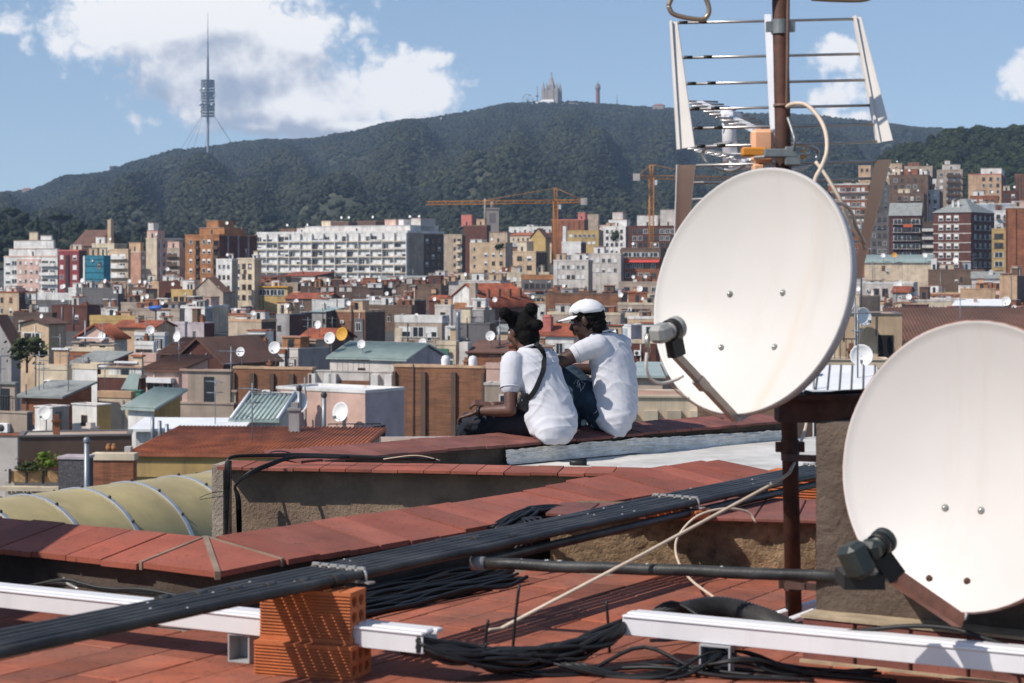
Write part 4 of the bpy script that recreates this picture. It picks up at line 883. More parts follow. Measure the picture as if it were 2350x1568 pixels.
# row at 835-1000
def brick_hall(label, xl, xc, xs, yt, Y, npier, par='peach'):
    return B(label, xl, xc, xs, yt, Y, 'brick', side='dbrown', t=8, rim=.22, par=par, piers=npier)
h = brick_hall('brick hall with dark piers left of the lilac house', 536, 716, 726, 846, 178, 4)
dish(h,.1,.1,.2,1.0); dish(h,.52,.4,.2,1.3)
h = B('white and grey stepped piers under the lilac house', 716, 900, 906, 852, 176, 'pale', t=8, rim=.1)
b = MB(); b.box(h.w*.34,-.1,0,h.w*.76,0,h.H-.8); b.build('brick_panel', WM('brick'), h.r)
for x in (.02,.22,.28,.8,.97):
    b = MB(); b.box(h.w*x-.35,-.5,0,h.w*x+.35,-.02,h.H-.2); b.build('pier', WM('white'), h.r)
h = brick_hall('brown brick hall with three dark piers and a lit coping', 904, 1112, 1122, 842, 172, 3)
for x in (.55,.85): 
    b = MB(); b.lathe([(.4,0),(.42,.5),(.3,.8),(0,.9)], Matrix.Translation((h.w*x,.6,h.H+.2)), 10); b.build('vent', M_sheet, h.r)
h = B('pinkish wall with a shaded shutter behind the seated person', 1116, 1180, 1190, 846, 168, 'pink', side='taupe', t=8); inst('window', WIN['pane'], h.r, (h.w*.4,0,h.H-5.0), (0,0,0), (1.8,1,2.4))
h = B('red tile roof building with a yellow wall', 306, 800, 810, 1046, 92, 'ochre', side='taupe', t=6, roof='shed', rh=.52, rm=M_tile, d=8.6, eave=.3, ribs=.2)
chimney(h,.60,.85,1.5,.55,'grey',.5)
b = MB(); b.box(-.35,-.3,h.H+.1,-.05,.1,h.H+.45); b.build('ridge_end', WM('pale'), h.r)
b = MB(); b.box(0,-.12,h.H-1.0,h.w,0,h.H-.25); b.build('cornice', WM('ochre'), h.r)
h = B('grey rendered parapet right of the red tile roof', 752, 1052, 1060, 1022, 100, 'taupe', t=-4, rim=.06, d=4, par='pale')
h = B('pinkish terrace house with white coping and a dark door', 636, 838, 892, 893, 140, 'pink', side='lilac', t=26, rim=.22, par='white', rm=M_sheet, d=4.5)
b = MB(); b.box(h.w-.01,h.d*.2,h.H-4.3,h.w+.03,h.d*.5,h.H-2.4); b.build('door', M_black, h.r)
pinkh = h
h = B('low lean to roof with a green glass skylight and white frame', 540, 632, 640, 968, 120, 'pale', t=10, roof='shed', rh=1.3, rm=M_gglass, d=3.4, ribs=.3)
b = MB(); b.tube([(-.2,-.3,h.H+.2),(-.2,3.6,h.H+1.6),(h.w+.2,3.6,h.H+1.6),(h.w+.2,-.3,h.H+.2)], .13, 6); b.build('white_frame', M_sheet, h.r)
h = B('long white translucent roof strip behind the red tiles', 312, 546, 552, 990, 118, 'white', t=4, roof='shed', rh=.45, rm=M_sheet, d=3)
for i in range(3):
    b = MB(); b.tube([(h.w*(.18+.07*i),-.4,h.H-1.5),(h.w*(.18+.07*i),-.4,h.H+.9-.2*i)], .12, 8); b.build('steel_pipe', M_galv, h.r)
h = B('brown plastered hall wall with small vents', 380, 536, 542, 926, 140, 'taupe', side='dbrown', t=5, rim=.15)
for i in range(5): 
    b = MB(); b.lathe([(.14,0),(.14,.25),(0,.25)], Matrix.Translation((h.w*(.5+.07*i),0,h.H-1.5)) @ Matrix.Rotation(pi/2,4,'X'), 8); b.build('vent', M_rail, h.r)
h = B('yellow hut with a sloping green glass roof', 294, 354, 380, 940, 132, 'white', side='ochre', t=24, roof='shed', rh=1.2, rm=M_gglass, d=2.6, ribs=.28)
h = B('green board fence panel hut left of the dark red gable', 287, 322, 326, 898, 150, 'green', t=8, rim=.08)
h = B('cream terraced wall with framed panels behind the yellow hut', 226, 300, 306, 912, 146, 'cream', t=10, par='peach')
h = B('white hut with one dark square window', 166, 222, 254, 928, 134, 'white', side='ochre', t=26, rim=.08, win=[g_(c=1,r=1,w=.55,h=.7,x0=.3,x1=.7,top=.7,kinds=('dark',))]); chimney(h,1.1,-.6,1.2,.7,'pale',-2.4)
h = B('pale hut with grey doors and an outdoor fan unit', 80, 120, 158, 934, 132, 'white', side='grey', t=30, rim=.08); acbox(h,.25,-2.2); dish(h,.95,-.3,-1.9,1.15); b = MB(); b.box(h.w+.0,h.d*.2,h.H-1.8,h.w+.03,h.d*.55,h.H-.3); b.build('door', WM('dgrey'), h.r)
h = B('orange brick low block with a ribbed brown roof', 50, 140, 150, 912, 142, 'terra', t=12, roof='shed', rh=.9, rm=M_cement, d=4, par='cream'); aerial(h,.2); aerial(h,.95)
h = B('plain grey rendered block at the left border', -30, 62, 74, 946, 128, 'taupe', side='dgrey', t=14, rim=.12)
h = B('cream banded wall below the plain grey block', -30, 40, 46, 1000, 110, 'pale', t=8, rim=.1, par='terra')
h = B('long dark brown parapet building in the lower left', 43, 300, 308, 1004, 104, 'dbrown', t=-10, rim=.1, d=3, par='dgrey'); b = MB(); b.box(0,-.05,0,h.w,0,h.H-1.2); b.build('brick_base', WM('dbrick'), h.r)
h = B('rusty red wall below the dark brown parapet', 214, 306, 310, 1056, 86, 'terra', t=4, rim=.3, par='cream')
# right hand middle
h = H_('white and grey blocks with a big dish right of the antenna', 1960, 2096, 2106, 652, 'pale', Y=520, t=6, par='white', win=[g_(c=2,r=1,w=1.6,h=2,x0=.3,x1=.6,kinds=('dark',))]); dish(h,.75,-.03,-4,2.6); aerial(h,.3,.1,2)
h = H_('green grey tin roofs with yellow and white dishes', 1984, 2140, 2150, 604, 'cream', Y=600, t=6, roof='shed', rh=2.5, rm=M_gglass, d=9, ribs=.3); dish(h,.28,-.05,.2,1.6); dish(h,.9,-.05,.2,1.6)
y_ = thing('satellite_dish','yellow satellite dish on the green grey tin roofs','satellite dish', Wpt(h,.45,-.1,0), RAD(-20), GD); y_.scale=(1.8,1.8,1.8)
b = MB(); b.lathe([(.02,.06),(.2,.075),(.36,.12),(.43,.17),(.45,.165),(.36,.10),(.2,.05),(.02,.03)], Md, 14); b.build('reflector', M_yel, y_); inst('pole', DPOLE, y_)
h = H_('cluttered brown roofs with white chimneys below the mansard flats', 2130, 2260, 2270, 622, 'brown', Y=580, t=6); hut(h,.05,.15,.1,.5,4,'white'); hut(h,.2,.45,.1,.5,2,'cream'); hut(h,.6,.75,.1,.5,2.6,'blueg'); dish(h,.5,.05,.5,2.0); aerial(h,.8,.1,1.6)
h = H_('pale sloping roofs and white walls below the yellow edged house', 2230, 2340, 2350, 640, 'pale', Y=560, t=6, roof='gx', rh=2, rm=M_cement, d=10); chimney(h,.4,.3,2.5,1.2,'white')
h = H_('peach blank wall house at the right border', 2294, 2334, 2352, 634, 'peach', side='dbrown', Y=470, t=12, rim=.2)
h = H_('peach panel wall above the blue canopy', 2204, 2284, 2296, 664, 'peach', Y=450, t=6, rim=.2, rm=M_sheet)
h = H_('blue shaded canopy house with a sheet metal roof', 2192, 2300, 2322, 702, 'blueg', side='dgrey', Y=400, t=12, roof='shed', rh=1.2, rm=M_sheet, d=6, eave=.6, win=[g_(c=3,r=1,w=2,h=1.6,top=.8,kinds=('dark',))]); b = MB(); b.box(0,-.1,h.H-2.6,h.w*.2,0,h.H-.7); b.build('blue_panel', M_blue, h.r); dish(h,1.1,-.1,-2,2.2,label='round white satellite dish at the right border above the red tile roof')
h = H_('cream panelled terrace walls left of the blue canopy', 2060, 2196, 2204, 692, 'cream', Y=430, t=6, par='pale', band=[1.2,3.4]); hut(h,.35,.5,.2,.6,3.2,'dbrown'); dish(h,.2,-.02,-1,1.5)
h = H_('small red pitched roof between white walls right of the antenna', 2048, 2086, 2096, 672, 'grey', Y=470, roof='gx', rh=1.5, rm=TR, t=14, d=6)
h = H_('cream beam house right of the large dish', 1946, 1972, 2020, 682, 'cream', side='taupe', Y=450, t=22, rim=.3)
h = H_('white low wall house on the concrete roof', 2026, 2110, 2118, 710, 'white', Y=415, t=6, rim=.2); hut(h,.6,1.2,.2,.6,1.0,'dbrick')
h = B('concrete wall building carrying two round dishes', 1925, 2070, 2080, 722, 108, 'tan', t=7, rim=.06, d=6, par='dgrey')
cw = h
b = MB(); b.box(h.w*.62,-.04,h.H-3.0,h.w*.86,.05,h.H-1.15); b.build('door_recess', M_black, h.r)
b = MB(); b.box(h.w*.24,-.05,0,h.w*.27,0,h.H-.1); b.box(h.w*.58,-.05,h.H-1.2,h.w*.6,0,h.H); b.build('expansion_joint', WM('dgrey'), h.r)
h = B('stained lower wall below the concrete wall building', 1840, 2040, 2050, 826, 100, 'cream', t=6, rim=.05, d=2.5)
dish(h,.68,-.16,-1.6,1.35,label='white satellite dish low on the stained wall beside the white sheet roof')
h = B('white standing seam sheet roof between the two big dishes', 1830, 2020, 2030, 902, 88, 'dbrown', t=6, roof='shed', rh=.9, rm=M_sheet, d=4.4, eave=.2)
for i in range(7):
    b = MB(); x = h.w*(i+.5)/7; b.hull2([Vector((x-.03,-.2,h.H+.16)),Vector((x+.03,-.2,h.H+.16)),Vector((x+.03,-.2,h.H+.22)),Vector((x-.03,-.2,h.H+.22))],[Vector((x-.03+.4,4.6,h.H+1.06)),Vector((x+.03+.4,4.6,h.H+1.06)),Vector((x+.03+.4,4.6,h.H+1.12)),Vector((x-.03+.4,4.6,h.H+1.12))]); b.build('seam', WM('dgrey'), h.r)
h = B('large dark red tile roof at the right border', 2072, 2420, 2430, 790, 120, 'dbrick', side='dbrown', t=5, roof='shed', rh=1.95, rm=M_tile2, d=9, eave=.3, ribs=.22)
b = MB(); b.box(0,-.06,0,h.w*.24,.0,h.H+.2); b.build('brick_side', WM('dbrick'), h.r)
dish(cw,.07,-.12,-1.15,1.25,label='white satellite dish leaning on the concrete wall close to the large dish rim')
dish(cw,.33,-.14,-1.75,1.2,rz=28,label='grey shaded satellite dish throwing an oval shadow on the concrete wall')
aerial(cw,.36,.05,1.6); 
h = B('cream block wall behind the back of the seated man', 1440, 1600, 1610, 912, 60, 'cream', t=4, rim=.06, d=3, piers=3)
h = B('dull green and brown lean to behind the large dish', 1440, 1520, 1530, 866, 130, 'taupe', t=8, roof='shed', rh=.7, rm=M_gglass, d=4)
# dishes and posts on the pinkish terrace
dish(pinkh,.34,-.25,-3.4,1.9,rz=8,label='large white satellite dish with a dark box in front on the pinkish terrace')
dish(pinkh,.86,-.2,-3.5,1.6,rz=-35,label='white satellite dish at the right of the pinkish terrace casting a dark shadow')
for i,(x,hh) in enumerate(((.02,2.3),(.17,1.7),(.40,3.0),(.68,2.6))):
    r = thing('steel_post', ('thin rusty post left on the pinkish terrace','short post carrying a dark box on the pinkish terrace','tall grey pipe with a cap on the pinkish terrace','second grey pipe in the middle of the pinkish terrace')[i], 'post', Wpt(pinkh,x,-.3,-4.2), -pinkh.t, 'posts and pipes of the pinkish terrace')
    b = MB(); b.tube([(0,0,-.6),(0,0,hh+1.3)], .07 if i == 0 else .16, 8); b.build('pipe', M_galv if i > 1 else M_rail, r)
    b = MB(); b.lathe([(.2,hh+1.3),(.24,hh+1.5),(.1,hh+1.7),(0,hh+1.7)], Matrix(), 8) if i != 1 else b.box(-.55,-.35,hh+.7,.55,.35,hh+2.1); b.build('cap' if i != 1 else 'box', M_rail, r)

h = B('cream balustrade house glimpsed between the two people', 1165, 1425, 1435, 846, 165, 'cream', side='taupe', t=6, par='pink', rim=.9, rm=M_flat)
for i in range(14):
    b = MB(); b.box(h.w*(.3+.04*i),-.12,h.H-.9,h.w*(.3+.04*i)+.14,-.02,h.H-.1); b.build('baluster', WM('pale'), h.r)
h = B('taupe rear wall behind the seated people', 1112, 1446, 1456, 884, 150, 'taupe', side='dbrown', t=5, rim=.2, par='pale', win=[g_(c=6,r=1,w=1.1,h=1.5,top=.7,kinds=('pane','dark'))])
h = H_('pale rear wall with shutters under the dull red tile roof', 1150, 1250, 1262, 800, 'pale', Y=235, t=10, win=[g_(c=3,r=1,w=1.0,h=1.5,top=.6,kinds=('halfg','pane'))])
h = H_('brown stuccoed house right of the white glazed low house', 1318, 1425, 1436, 790, 'brown', Y=245, t=10, rm=M_cement, win=[g_(c=3,r=1,w=1.1,h=1.4,kinds=('dark','pane'))]); hut(h,.2,.5,.2,.7,1.4,'cream')
h = H_('beige house with a tin roof behind the hair buns', 1134, 1240, 1250, 762, 'tan', Y=310, t=12, roof='gx', rh=1.0, rm=M_cement, d=8, win=[g_(c=4,r=1,w=1.0,h=1.4,kinds=('dark','half'))])
h = H_('grey attic house behind the white cap', 1256, 1424, 1434, 722, 'taupe', Y=380, t=9, rm=M_flat, par='cream', win=[g_(c=5,r=1,w=1.2,h=1.4,kinds=('pane','dark'))]); hut(h,.1,.3,.2,.7,2,'pale'); hut(h,.7,.9,.2,.7,1.6,'terra')
h = H_('tan terrace house between the brown party wall and the balcony stack', 1440, 1530, 1540, 732, 'tan', Y=350, t=8, par='white', win=[g_(c=3,r=1,w=1.3,h=1.5,kinds=('pane','dark'))])

for i,(lb,xl,xc,yt,Y,c) in enumerate((('tall cream flats between the antenna plate and the dark houses',2000,2046,412,1010,'cream'),('brown flats behind the dark brick flats with planted balconies',2052,2120,446,860,'brown'),('pale flats squeezed between the dark houses and the brown tall flats',2122,2156,438,900,'pale'),
    ('terracotta flats low in front of the peach flats',2226,2290,452,840,'terra'),('dark brick narrow flats under the brick tower house',2298,2336,440,860,'dbrick'),('white corner house below the peach flats',2280,2318,486,760,'white'),('salmon flats rising behind the red striped flats',1930,1975,432,900,'salmon'),('tan houses stepping up the slope above the pink house',2010,2070,378,1060,'tan'),('beige houses stepping up the slope beside the tan houses',2075,2140,384,1050,'beige'))):
    h = B(lb, xl, xc, xc+8, yt, Y, c, side='dbrown', t=7, win=[g_(c=max(2,int((xc-xl)/16)),r=7,w=1.5,h=1.7,kinds=('dark','pane','half','shut'),balc=BALC if i%2 else None)]); hut(h,.1,.5,.2,.7,2.6,('white','cream','terra')[i%3]); dish(h,.8)

for i,(lb,xl,xc,yt,Y,c) in enumerate((('tall peach flats screened by the large dish near the short crane',1575,1630,508,880,'peach'),('white flats screened by the large dish',1640,1700,520,860,'white'),('brown flats screened by the large dish',1708,1770,498,900,'brown'),('cream flats screened by the large dish',1778,1850,515,850,'cream'),('terracotta flats screened by the upper dish rim',1856,1905,470,880,'terra'),('long pale block screened by the large dish',1560,1690,580,700,'pale'),('long tan block screened by the large dish',1700,1860,572,690,'tan'),('salmon house row screened by the large dish',1600,1850,612,620,'salmon'))):
    h = B(lb, xl, xc, xc+8, yt, Y, c, side='dbrown', t=7, win=[g_(c=max(3,int((xc-xl)/15)),r=6,w=1.5,h=1.6,kinds=('dark','pane','half','shut'))]); hut(h,.1,.5,.2,.7,2.6,('white','cream','terra')[i%3])
# ---- fillers between the traced houses, and the cranes
def auto_fill():
    rnd = random.Random(11); adj = {}
    marks = [v for v in BLD.values()]
    cols = ['white','white','white','cream','cream','cream','beige','tan','brown','dbrick','terra','terra','pale','pale','taupe','pink','pink','brick','peach','salmon']
    nm = dict(white='white',cream='cream',beige='beige',tan='tan',brown='brown',dbrown='dark brown',dbrick='dark brick',terra='terracotta',grey='grey',dgrey='dark grey',pale='pale',taupe='dull brown',pink='pink',brick='brown brick',peach='peach',salmon='salmon')
    for (py, Y, n) in ((640,640,24),(656,600,26),(672,560,26),(686,510,26),(700,465,26),(718,400,24),(742,330,22),(770,272,18),(804,222,14),(842,186,10),(884,158,8),(925,138,7),(566,960,20),(545,1020,16),(520,1060,16)):
        x = -60+rnd.uniform(0,60)
        while x < 2420:
            wpx = 2450/n*rnd.uniform(.65,1.35)
            if py > 860 and 1150 < x < 1850: x += wpx; continue
            if py < 600 and not (1080 < x < 1300 or 1400 < x < 1570 or 1960 < x < 2350): x += wpx; continue
            c = rnd.choice(cols); rf = rnd.choices(('flat','gx','gy','shed'),(62,18,10,10))[0]; yy = py+rnd.uniform(-9,9)
            Yf = Y*rnd.uniform(.97,1.03); rise = {'flat':0.6,'gx':2,'gy':2,'shed':2}[rf]*F/Yf+4
            bad = False
            for m in marks:
                vis = 15 if m.py < 700 else (42 if m.py < 830 else 84)
                if m.py < 600: vis = 66
                if Yf < m.Y and x < m.rect[1]-4 and x+wpx*1.2 > m.rect[0]+4 and yy-rise < m.py+vis: bad = True; break
            if bad: x += wpx*.35; continue
            mk = min(marks, key=lambda m: abs(m.px-(x+wpx/2))+2.2*abs(m.py-yy)+rnd.random())
            rel = 'left of' if mk.px > x+wpx*.8 else ('right of' if mk.px < x+wpx*.2 else ('above' if yy < mk.py else 'below'))
            kind = {'flat':'flat roofed house','gx':'tile roofed house','gy':'gabled house','shed':'lean to'}[rf]
            base = f"{nm[c]} {kind} {rel} the {core(mk.label)}"
            lb = uniq(base, [f"{s} {base}" for s in ('low','narrow','wide','cluttered','plain','weathered','squat')])
            h = B(lb, x, x+wpx, x+wpx*1.2, yy, Yf, c, side=rnd.choice((None,'dbrown','taupe','dbrick')), t=rnd.uniform(5,30), roof=rf, rh=rnd.uniform(.9,2.0), rm=rnd.choice((M_flat,M_flat,M_cement)) if rf == 'flat' else rnd.choice((M_tile,M_tile2,M_tile3,M_cement)),
                  par=rnd.choice(('',c,'white','peach','terra')), d=rnd.uniform(6,12), win=[g_(c=max(1,int(wpx*Y/F/3)),r=2 if py < 760 else 1,w=1.1,h=1.4,kinds=('dark','pane','half','shutb'))] if rnd.random() < .75 else None)
            h.filler = True
            if rf == 'flat':
                for q in range(rnd.choice((1,1,2))):
                    a = rnd.uniform(0,.7); hut(h,a,a+rnd.uniform(.15,.3),.2,.7,rnd.uniform(1.0,2.6),rnd.choice(('white','cream','pale','terra','brown','grey','pink')), roofc=rnd.choice((None,M_sheet,M_cement,M_tile)))
            if rnd.random() < .6: chimney(h, rnd.random(), rnd.uniform(.2,.7), rnd.uniform(1,1.8), .5, rnd.choice(('brick','white','taupe','terra')))
            if rnd.random() < .55: dish(h, rnd.random(), .08, .2, rnd.choice((.8,1.0,1.25)))
            if rnd.random() < .3: aerial(h, rnd.random(), .4)
            if rnd.random() < .2 and rf == 'flat': acbox(h, rnd.uniform(.2,.8), -1.4)
            x += wpx*rnd.uniform(.95,1.15)
def clutter():
    rnd = random.Random(77)
    for key, n in (('dark roofs crowded below the white slab',22),('dark roof jumble at the right foot of the white slab',12),('brown low block carrying two dishes under the salmon end wall',4),('dark maroon wall house right of the peach arched house',4),('long white parapet block at the left below the pink flats',7),('grey roofs with dishes under the teal netting',7),('white tin awnings and red tarps below the slim beige block',9),('cream bay house with cluttered white balconies',7)):
        h = BLD[key]
        for k in range(n):
            a = rnd.uniform(-.02,.95); w = rnd.uniform(1.2,4.5)/h.w; y0 = rnd.uniform(-.12,.5); z = -rnd.choice((0,0,1.2,2.4)) if y0 < 0 else 0
            hut(h, a, a+w, y0, y0+rnd.uniform(.12,.3), rnd.uniform(.8,2.6)-z*.2, rnd.choice(('white','white','cream','cream','pale','pink','terra','peach','tan','orange','brown')), rnd.choice(('roof_room','party_wall','stair_hut')), rnd.choice((None,M_sheet,M_cement,M_tile,M_tile3)), z=z)
    for h in list(BLD.values()):
        if h.Y > 600 or h.w < 2.5: continue
        s = max(.7, min(1.3, h.Y/250))
        if rnd.random() < .5: aerial(h, rnd.uniform(.05,.95), rnd.uniform(.2,.7), rnd.uniform(.8,1.3))
        if rnd.random() < .5: chimney(h, rnd.uniform(.1,.9), rnd.uniform(.2,.8), rnd.uniform(.8,1.6)*s, .5*s, rnd.choice(('brick','pale','taupe','terra','grey')))
        if rnd.random() < .45:
            b = MB(); x = h.w*rnd.uniform(.08,.92); b.tube([(x,-.1,0),(x,-.1,h.H+rnd.choice((-.1,-.1,1.0)))], .07*s, 6); b.build('drain_pipe', rnd.choice((M_galv, M_frame, M_rail)), h.r)
        if rnd.random() < .3: acbox(h, rnd.uniform(.1,.9), -rnd.uniform(1.2,2.6))
        if rnd.random() < .25 and h.Y > 170: dish(h, rnd.random(), .1, .2)
        if rnd.random() < .6 and not any(q in h.label for q in ('brick hall','tile roof','parapet','pinkish terrace','yellow wall')):
            for k in range(rnd.choice((1,2,3))): inst('window', WIN[rnd.choice(('pane','dark','half','shutb'))], h.r, (h.w*rnd.uniform(.12,.88), 0, h.H-rnd.uniform(2.2,4.2)), (0,0,0), (rnd.uniform(.7,1.2),1,rnd.uniform(.9,1.5)))
        if h.flat and h.w > 3.2 and not any(q in h.label for q in ('brick hall','grey rendered parapet','pinkish terrace','dark brown parapet','concrete wall','cream block wall','rusty red wall','stepped piers','seated')):
            for k in range(rnd.choice((1,2,2,3,4))):
                a = rnd.uniform(-.02,.8); e = min(1.0, a+rnd.uniform(1.2,4.0)/h.w); y0 = rnd.uniform(.05,.6)
                hut(h, a, e, y0, min(1,y0+rnd.uniform(.15,.4)), rnd.choice((.6,.9,1.3,1.9,2.4)), rnd.choice(('white','white','white','cream','cream','pale','pink','terra','peach','peach','brown','taupe','tan','orange')), rnd.choice(('roof_room','party_wall','stair_hut')), rnd.choice((None,None,M_sheet,M_cement,M_tile,M_tile3)))
        if h.flat and rnd.random() < .4:
            b = MB(); x0 = h.w*rnd.uniform(0,.5); x1 = x0+h.w*.4
            b.tube([(x0,.15,h.H+1.1),(x1,.15,h.H+1.1)], .03, 4)
            for k in range(7): b.tube([(x0+(x1-x0)*k/6,.15,h.H),(x0+(x1-x0)*k/6,.15,h.H+1.1)], .02, 4)
            b.build('roof_railing', M_rail, h.r)
auto_fill()
clutter()
# trees and planting among the houses
def bush(name, label, px, py, Y, w, h, m, cat='tree', trunk=True):
    c = at(px, py, Y); r = thing(name, label, cat, c)
    b = MB(); b.tube([(0,0,-1.0 if w > 1 else -.1),(0,0,h*.4)], .03*w, 6); b.tube([(0,0,0),(.3*w,0,h*.5)], .015*w, 5); b.build('trunk', M_bark, r)
    rnd = random.Random(int(px)); q = MB()
    for i in range(7): q.ico((rnd.uniform(-.35,.35)*w, rnd.uniform(-.3,.3)*w, h*rnd.uniform(.25,.8)), 1, 1, 0, .5, (w*.2,w*.2,h*.16), True, i)
    for i in range(420):
        p = Vector((rnd.gauss(0,.24)*w, rnd.gauss(0,.22)*w, h*(.5+rnd.gauss(0,.2)))); d = Vector((rnd.gauss(0,1),rnd.gauss(0,1),rnd.gauss(.3,1))).normalized(); u = d.orthogonal().normalized(); v = d.cross(u); s = rnd.uniform(.1,.22)*w*.3
        q.add([p-u*s-v*s*.5,p+u*s-v*s*.4,p+u*s*.7+v*s*.5,p-u*s*.6+v*s*.5],[(0,1,2,3)])
    q.build('foliage', m, r); return r
M_yard = leaf_mat('yard_foliage', (.05,.07,.025), (.10,.11,.04)); M_bright = leaf_mat('bright_shrub', (.10,.17,.015), (.18,.24,.03))
bush('yard_tree', 'bushy grey green tree beside the grey gabled barn', 62, 836, 215, 4.2, 3.4, M_yard)
bush('yard_tree', 'dark small tree in front of the dark brick flats by the short crane', 1413, 560, 690, 4.5, 5.5, M_dark)
bush('yard_tree', 'dark green shrub on the roof left of the stepped tan flats', 1146, 577, 680, 3.5, 3.2, M_dark)
# planter terrace near the vaulted skylight
p0 = at(23, 1106, 62); r = thing('planter_terrace', 'wooden planter terrace with dark posts above the vaulted skylight', 'planter', p0, RAD(-4))
for i in range(3):
    b = MB(); b.box(.55*i+.03,0,0,.55*i+.5,.1,.36); b.build('plank', mat('planter_wood',(.40,.25,.12),.8,var=.3,scale=6), r)
for i in range(4):
    b = MB(); b.box(.55*i-.03,-.06,-.05,.55*i+.03,.02,.42); b.build('post', M_rail, r)
b = MB(); b.box(-.2,.1,-4,2.1,2,.02); b.build('terrace', WM('pale'), r)
for i in range(12):
    b = MB(); b.tube([(.1+i*.13,-.35,-1.0),(.1+i*.13,-.35,-.25)], .045, 6); b.build('baluster', WM('cream'), r)
b = MB(); b.box(-.2,-.45,-.25,2.1,-.02,-.12); b.build('hand_rail', WM('cream'), r)
bush('shrub', 'bright yellow green shrub in the wooden planter', 107, 1086, 61.5, .75, .75, M_bright, 'shrub')
bush('shrub', 'low dark green herbs along the wooden planter', 66, 1086, 62, .9, .42, M_yard, 'shrub')
p0 = at(134, 1112, 60); r = thing('screen_box', 'grey woven screened box beside the yellow green shrub', 'screen', p0, RAD(-8))
b = MB(); b.box(0,0,-3,.85,.8,.80); b.build('woven_panel', mat('woven_grey',(.10,.095,.10),.9,var=.5,scale=14), r)
b = MB(); b.box(-.03,-.03,.80,.88,.83,.88); b.build('lid', WM('lilac'), r)
p0 = at(199, 1112, 58); r = thing('flue_pipe', 'tall grey steel flue pipe standing right of the woven screen', 'pipe', p0)
b = MB(); b.tube([(0,0,-3),(0,0,1.30)], .082, 12); b.build('pipe', M_galv, r)
b = MB(); b.lathe([(.1,1.28),(.11,1.38),(.06,1.44),(0,1.45)], Matrix(), 12); b.build('cap', M_galv, r)
for (px, w_) in ((250,.16),(262,.16)):
    p0 = at(px, 1036, 85); r = thing('terracotta_pot', 'left of two orange clay jars on the dark parapet' if px == 250 else 'right of two orange clay jars on the dark parapet', 'pot', p0, 0, 'clay jars on the dark parapet')
    b = MB(); b.lathe([(.06,0),(.14,.1),(.15,.2),(.09,.3),(.1,.34),(0,.34)], Matrix(), 12); b.build('jar', WM('orange'), r)
# tower cranes
M_crane = mat('crane_paint', (.50,.20,.025), .55, var=.15, scale=.5); M_cw = mat('crane_weight', (.55,.50,.44), .9)
def lattice(b, p0, p1, w, n, r=.13):
    p0, p1 = Vector(p0), Vector(p1); d = (p1-p0).normalized(); u = d.orthogonal().normalized() if abs(d.z) < .9 else Vector((1,0,0)); v = d.cross(u); L_ = (p1-p0).length
    if abs(d.z) < .9: u = Vector((0,0,1)); v = d.cross(u)
    cs = [(u*a+v*c)*w/2 for a, c in ((1,1),(1,-1),(-1,-1),(-1,1))]
    for c in cs: b.tube([p0+c, p1+c], r, 4)
    for i in range(n):
        a, e = p0+d*L_*i/n, p0+d*L_*(i+1)/n
        for k in range(4):
            c0, c1 = cs[k], cs[(k+1)%4]
            b.tube([a+(c0 if i%2 else c1), e+(c1 if i%2 else c0)], r*.6, 4)
def crane(label, px, pytop, pybase, pyjib, pxl, pxr, Y, dl, dr, cw_left):
    base = at(px, pybase+60, Y); r = thing('tower_crane', label, 'crane', base); k = Y/F
    zj = (pybase+60-pyjib)*k; zt = (pybase+60-pytop)*k
    b = MB(); lattice(b, (0,0,0), (0,0,zj), 1.9, 34, .17); b.build('mast', M_crane, r)
    b = MB(); lattice(b, (0,0,zj), (0,0,zt), 1.3, 4, .16); b.build('apex', M_crane, r)
    L_ = Vector(((pxl-px)*k, dl, zj)); R_ = Vector(((pxr-px)*k, dr, zj)); long_, sh = (R_, L_) if cw_left else (L_, R_)
    b = MB(); lattice(b, (0,0,zj), long_, 1.5, 30, .13); b.build('jib', M_crane, r)
    b = MB(); lattice(b, (0,0,zj), sh, 1.3, 7, .13); b.build('counter_jib', M_crane, r)
    b = MB(); s = sh*.9; b.box(s.x-1.4,s.y-.9,zj-1.6,s.x+1.4,s.y+.9,zj+1.4); b.build('counterweight', M_cw, r)
    b = MB(); b.tube([(0,0,zt), long_.lerp(Vector((0,0,zj)),.42)+Vector((0,0,.6))], .1, 4); b.tube([(0,0,zt), sh*.95+Vector((0,0,zj*.05))], .1, 4); b.build('tie_bar', M_crane, r)
    b = MB(); b.box(.9,-.9,zj-3.4,2.4,.8,zj-1.2); b.build('cab', M_sheet, r)
    return r
crane('yellow tower crane with a very long jib in front of the mountain', 1275, 432, 556, 463, 975, 1346, 860, 22, -6, False)
crane('yellow tower crane right of the long jib crane, its jib passing behind the antenna', 1495, 378, 553, 407, 1456, 1745, 820, -3, 20, True)
hh = thing('belfry', 'pale stone belfry with an arched front behind the long crane jib', 'tower', at(1130, 520, 1000))
b = MB(); b.box(-3.4,0,-6,3.4,5,9); b.build('wall', M_stone, hh); b = MB(); b.box(-3.8,-.3,9,3.8,5.3,9.8); b.tube([(0,2,9.8),(0,2,13)], 1.0, 8); b.build('cornice', M_stone, hh)
b = MB(); b.box(-1.6,-.1,2,1.6,.02,7); b.build('arch_opening', M_stoned, hh)
hh = thing('steel_pole', 'thin pale pole standing left of the stone belfry', 'pole', at(1113, 522, 960)); b = MB(); b.tube([(0,0,-4),(0,0,14.5)], .5, 6); b.build('pole', M_stone, hh)
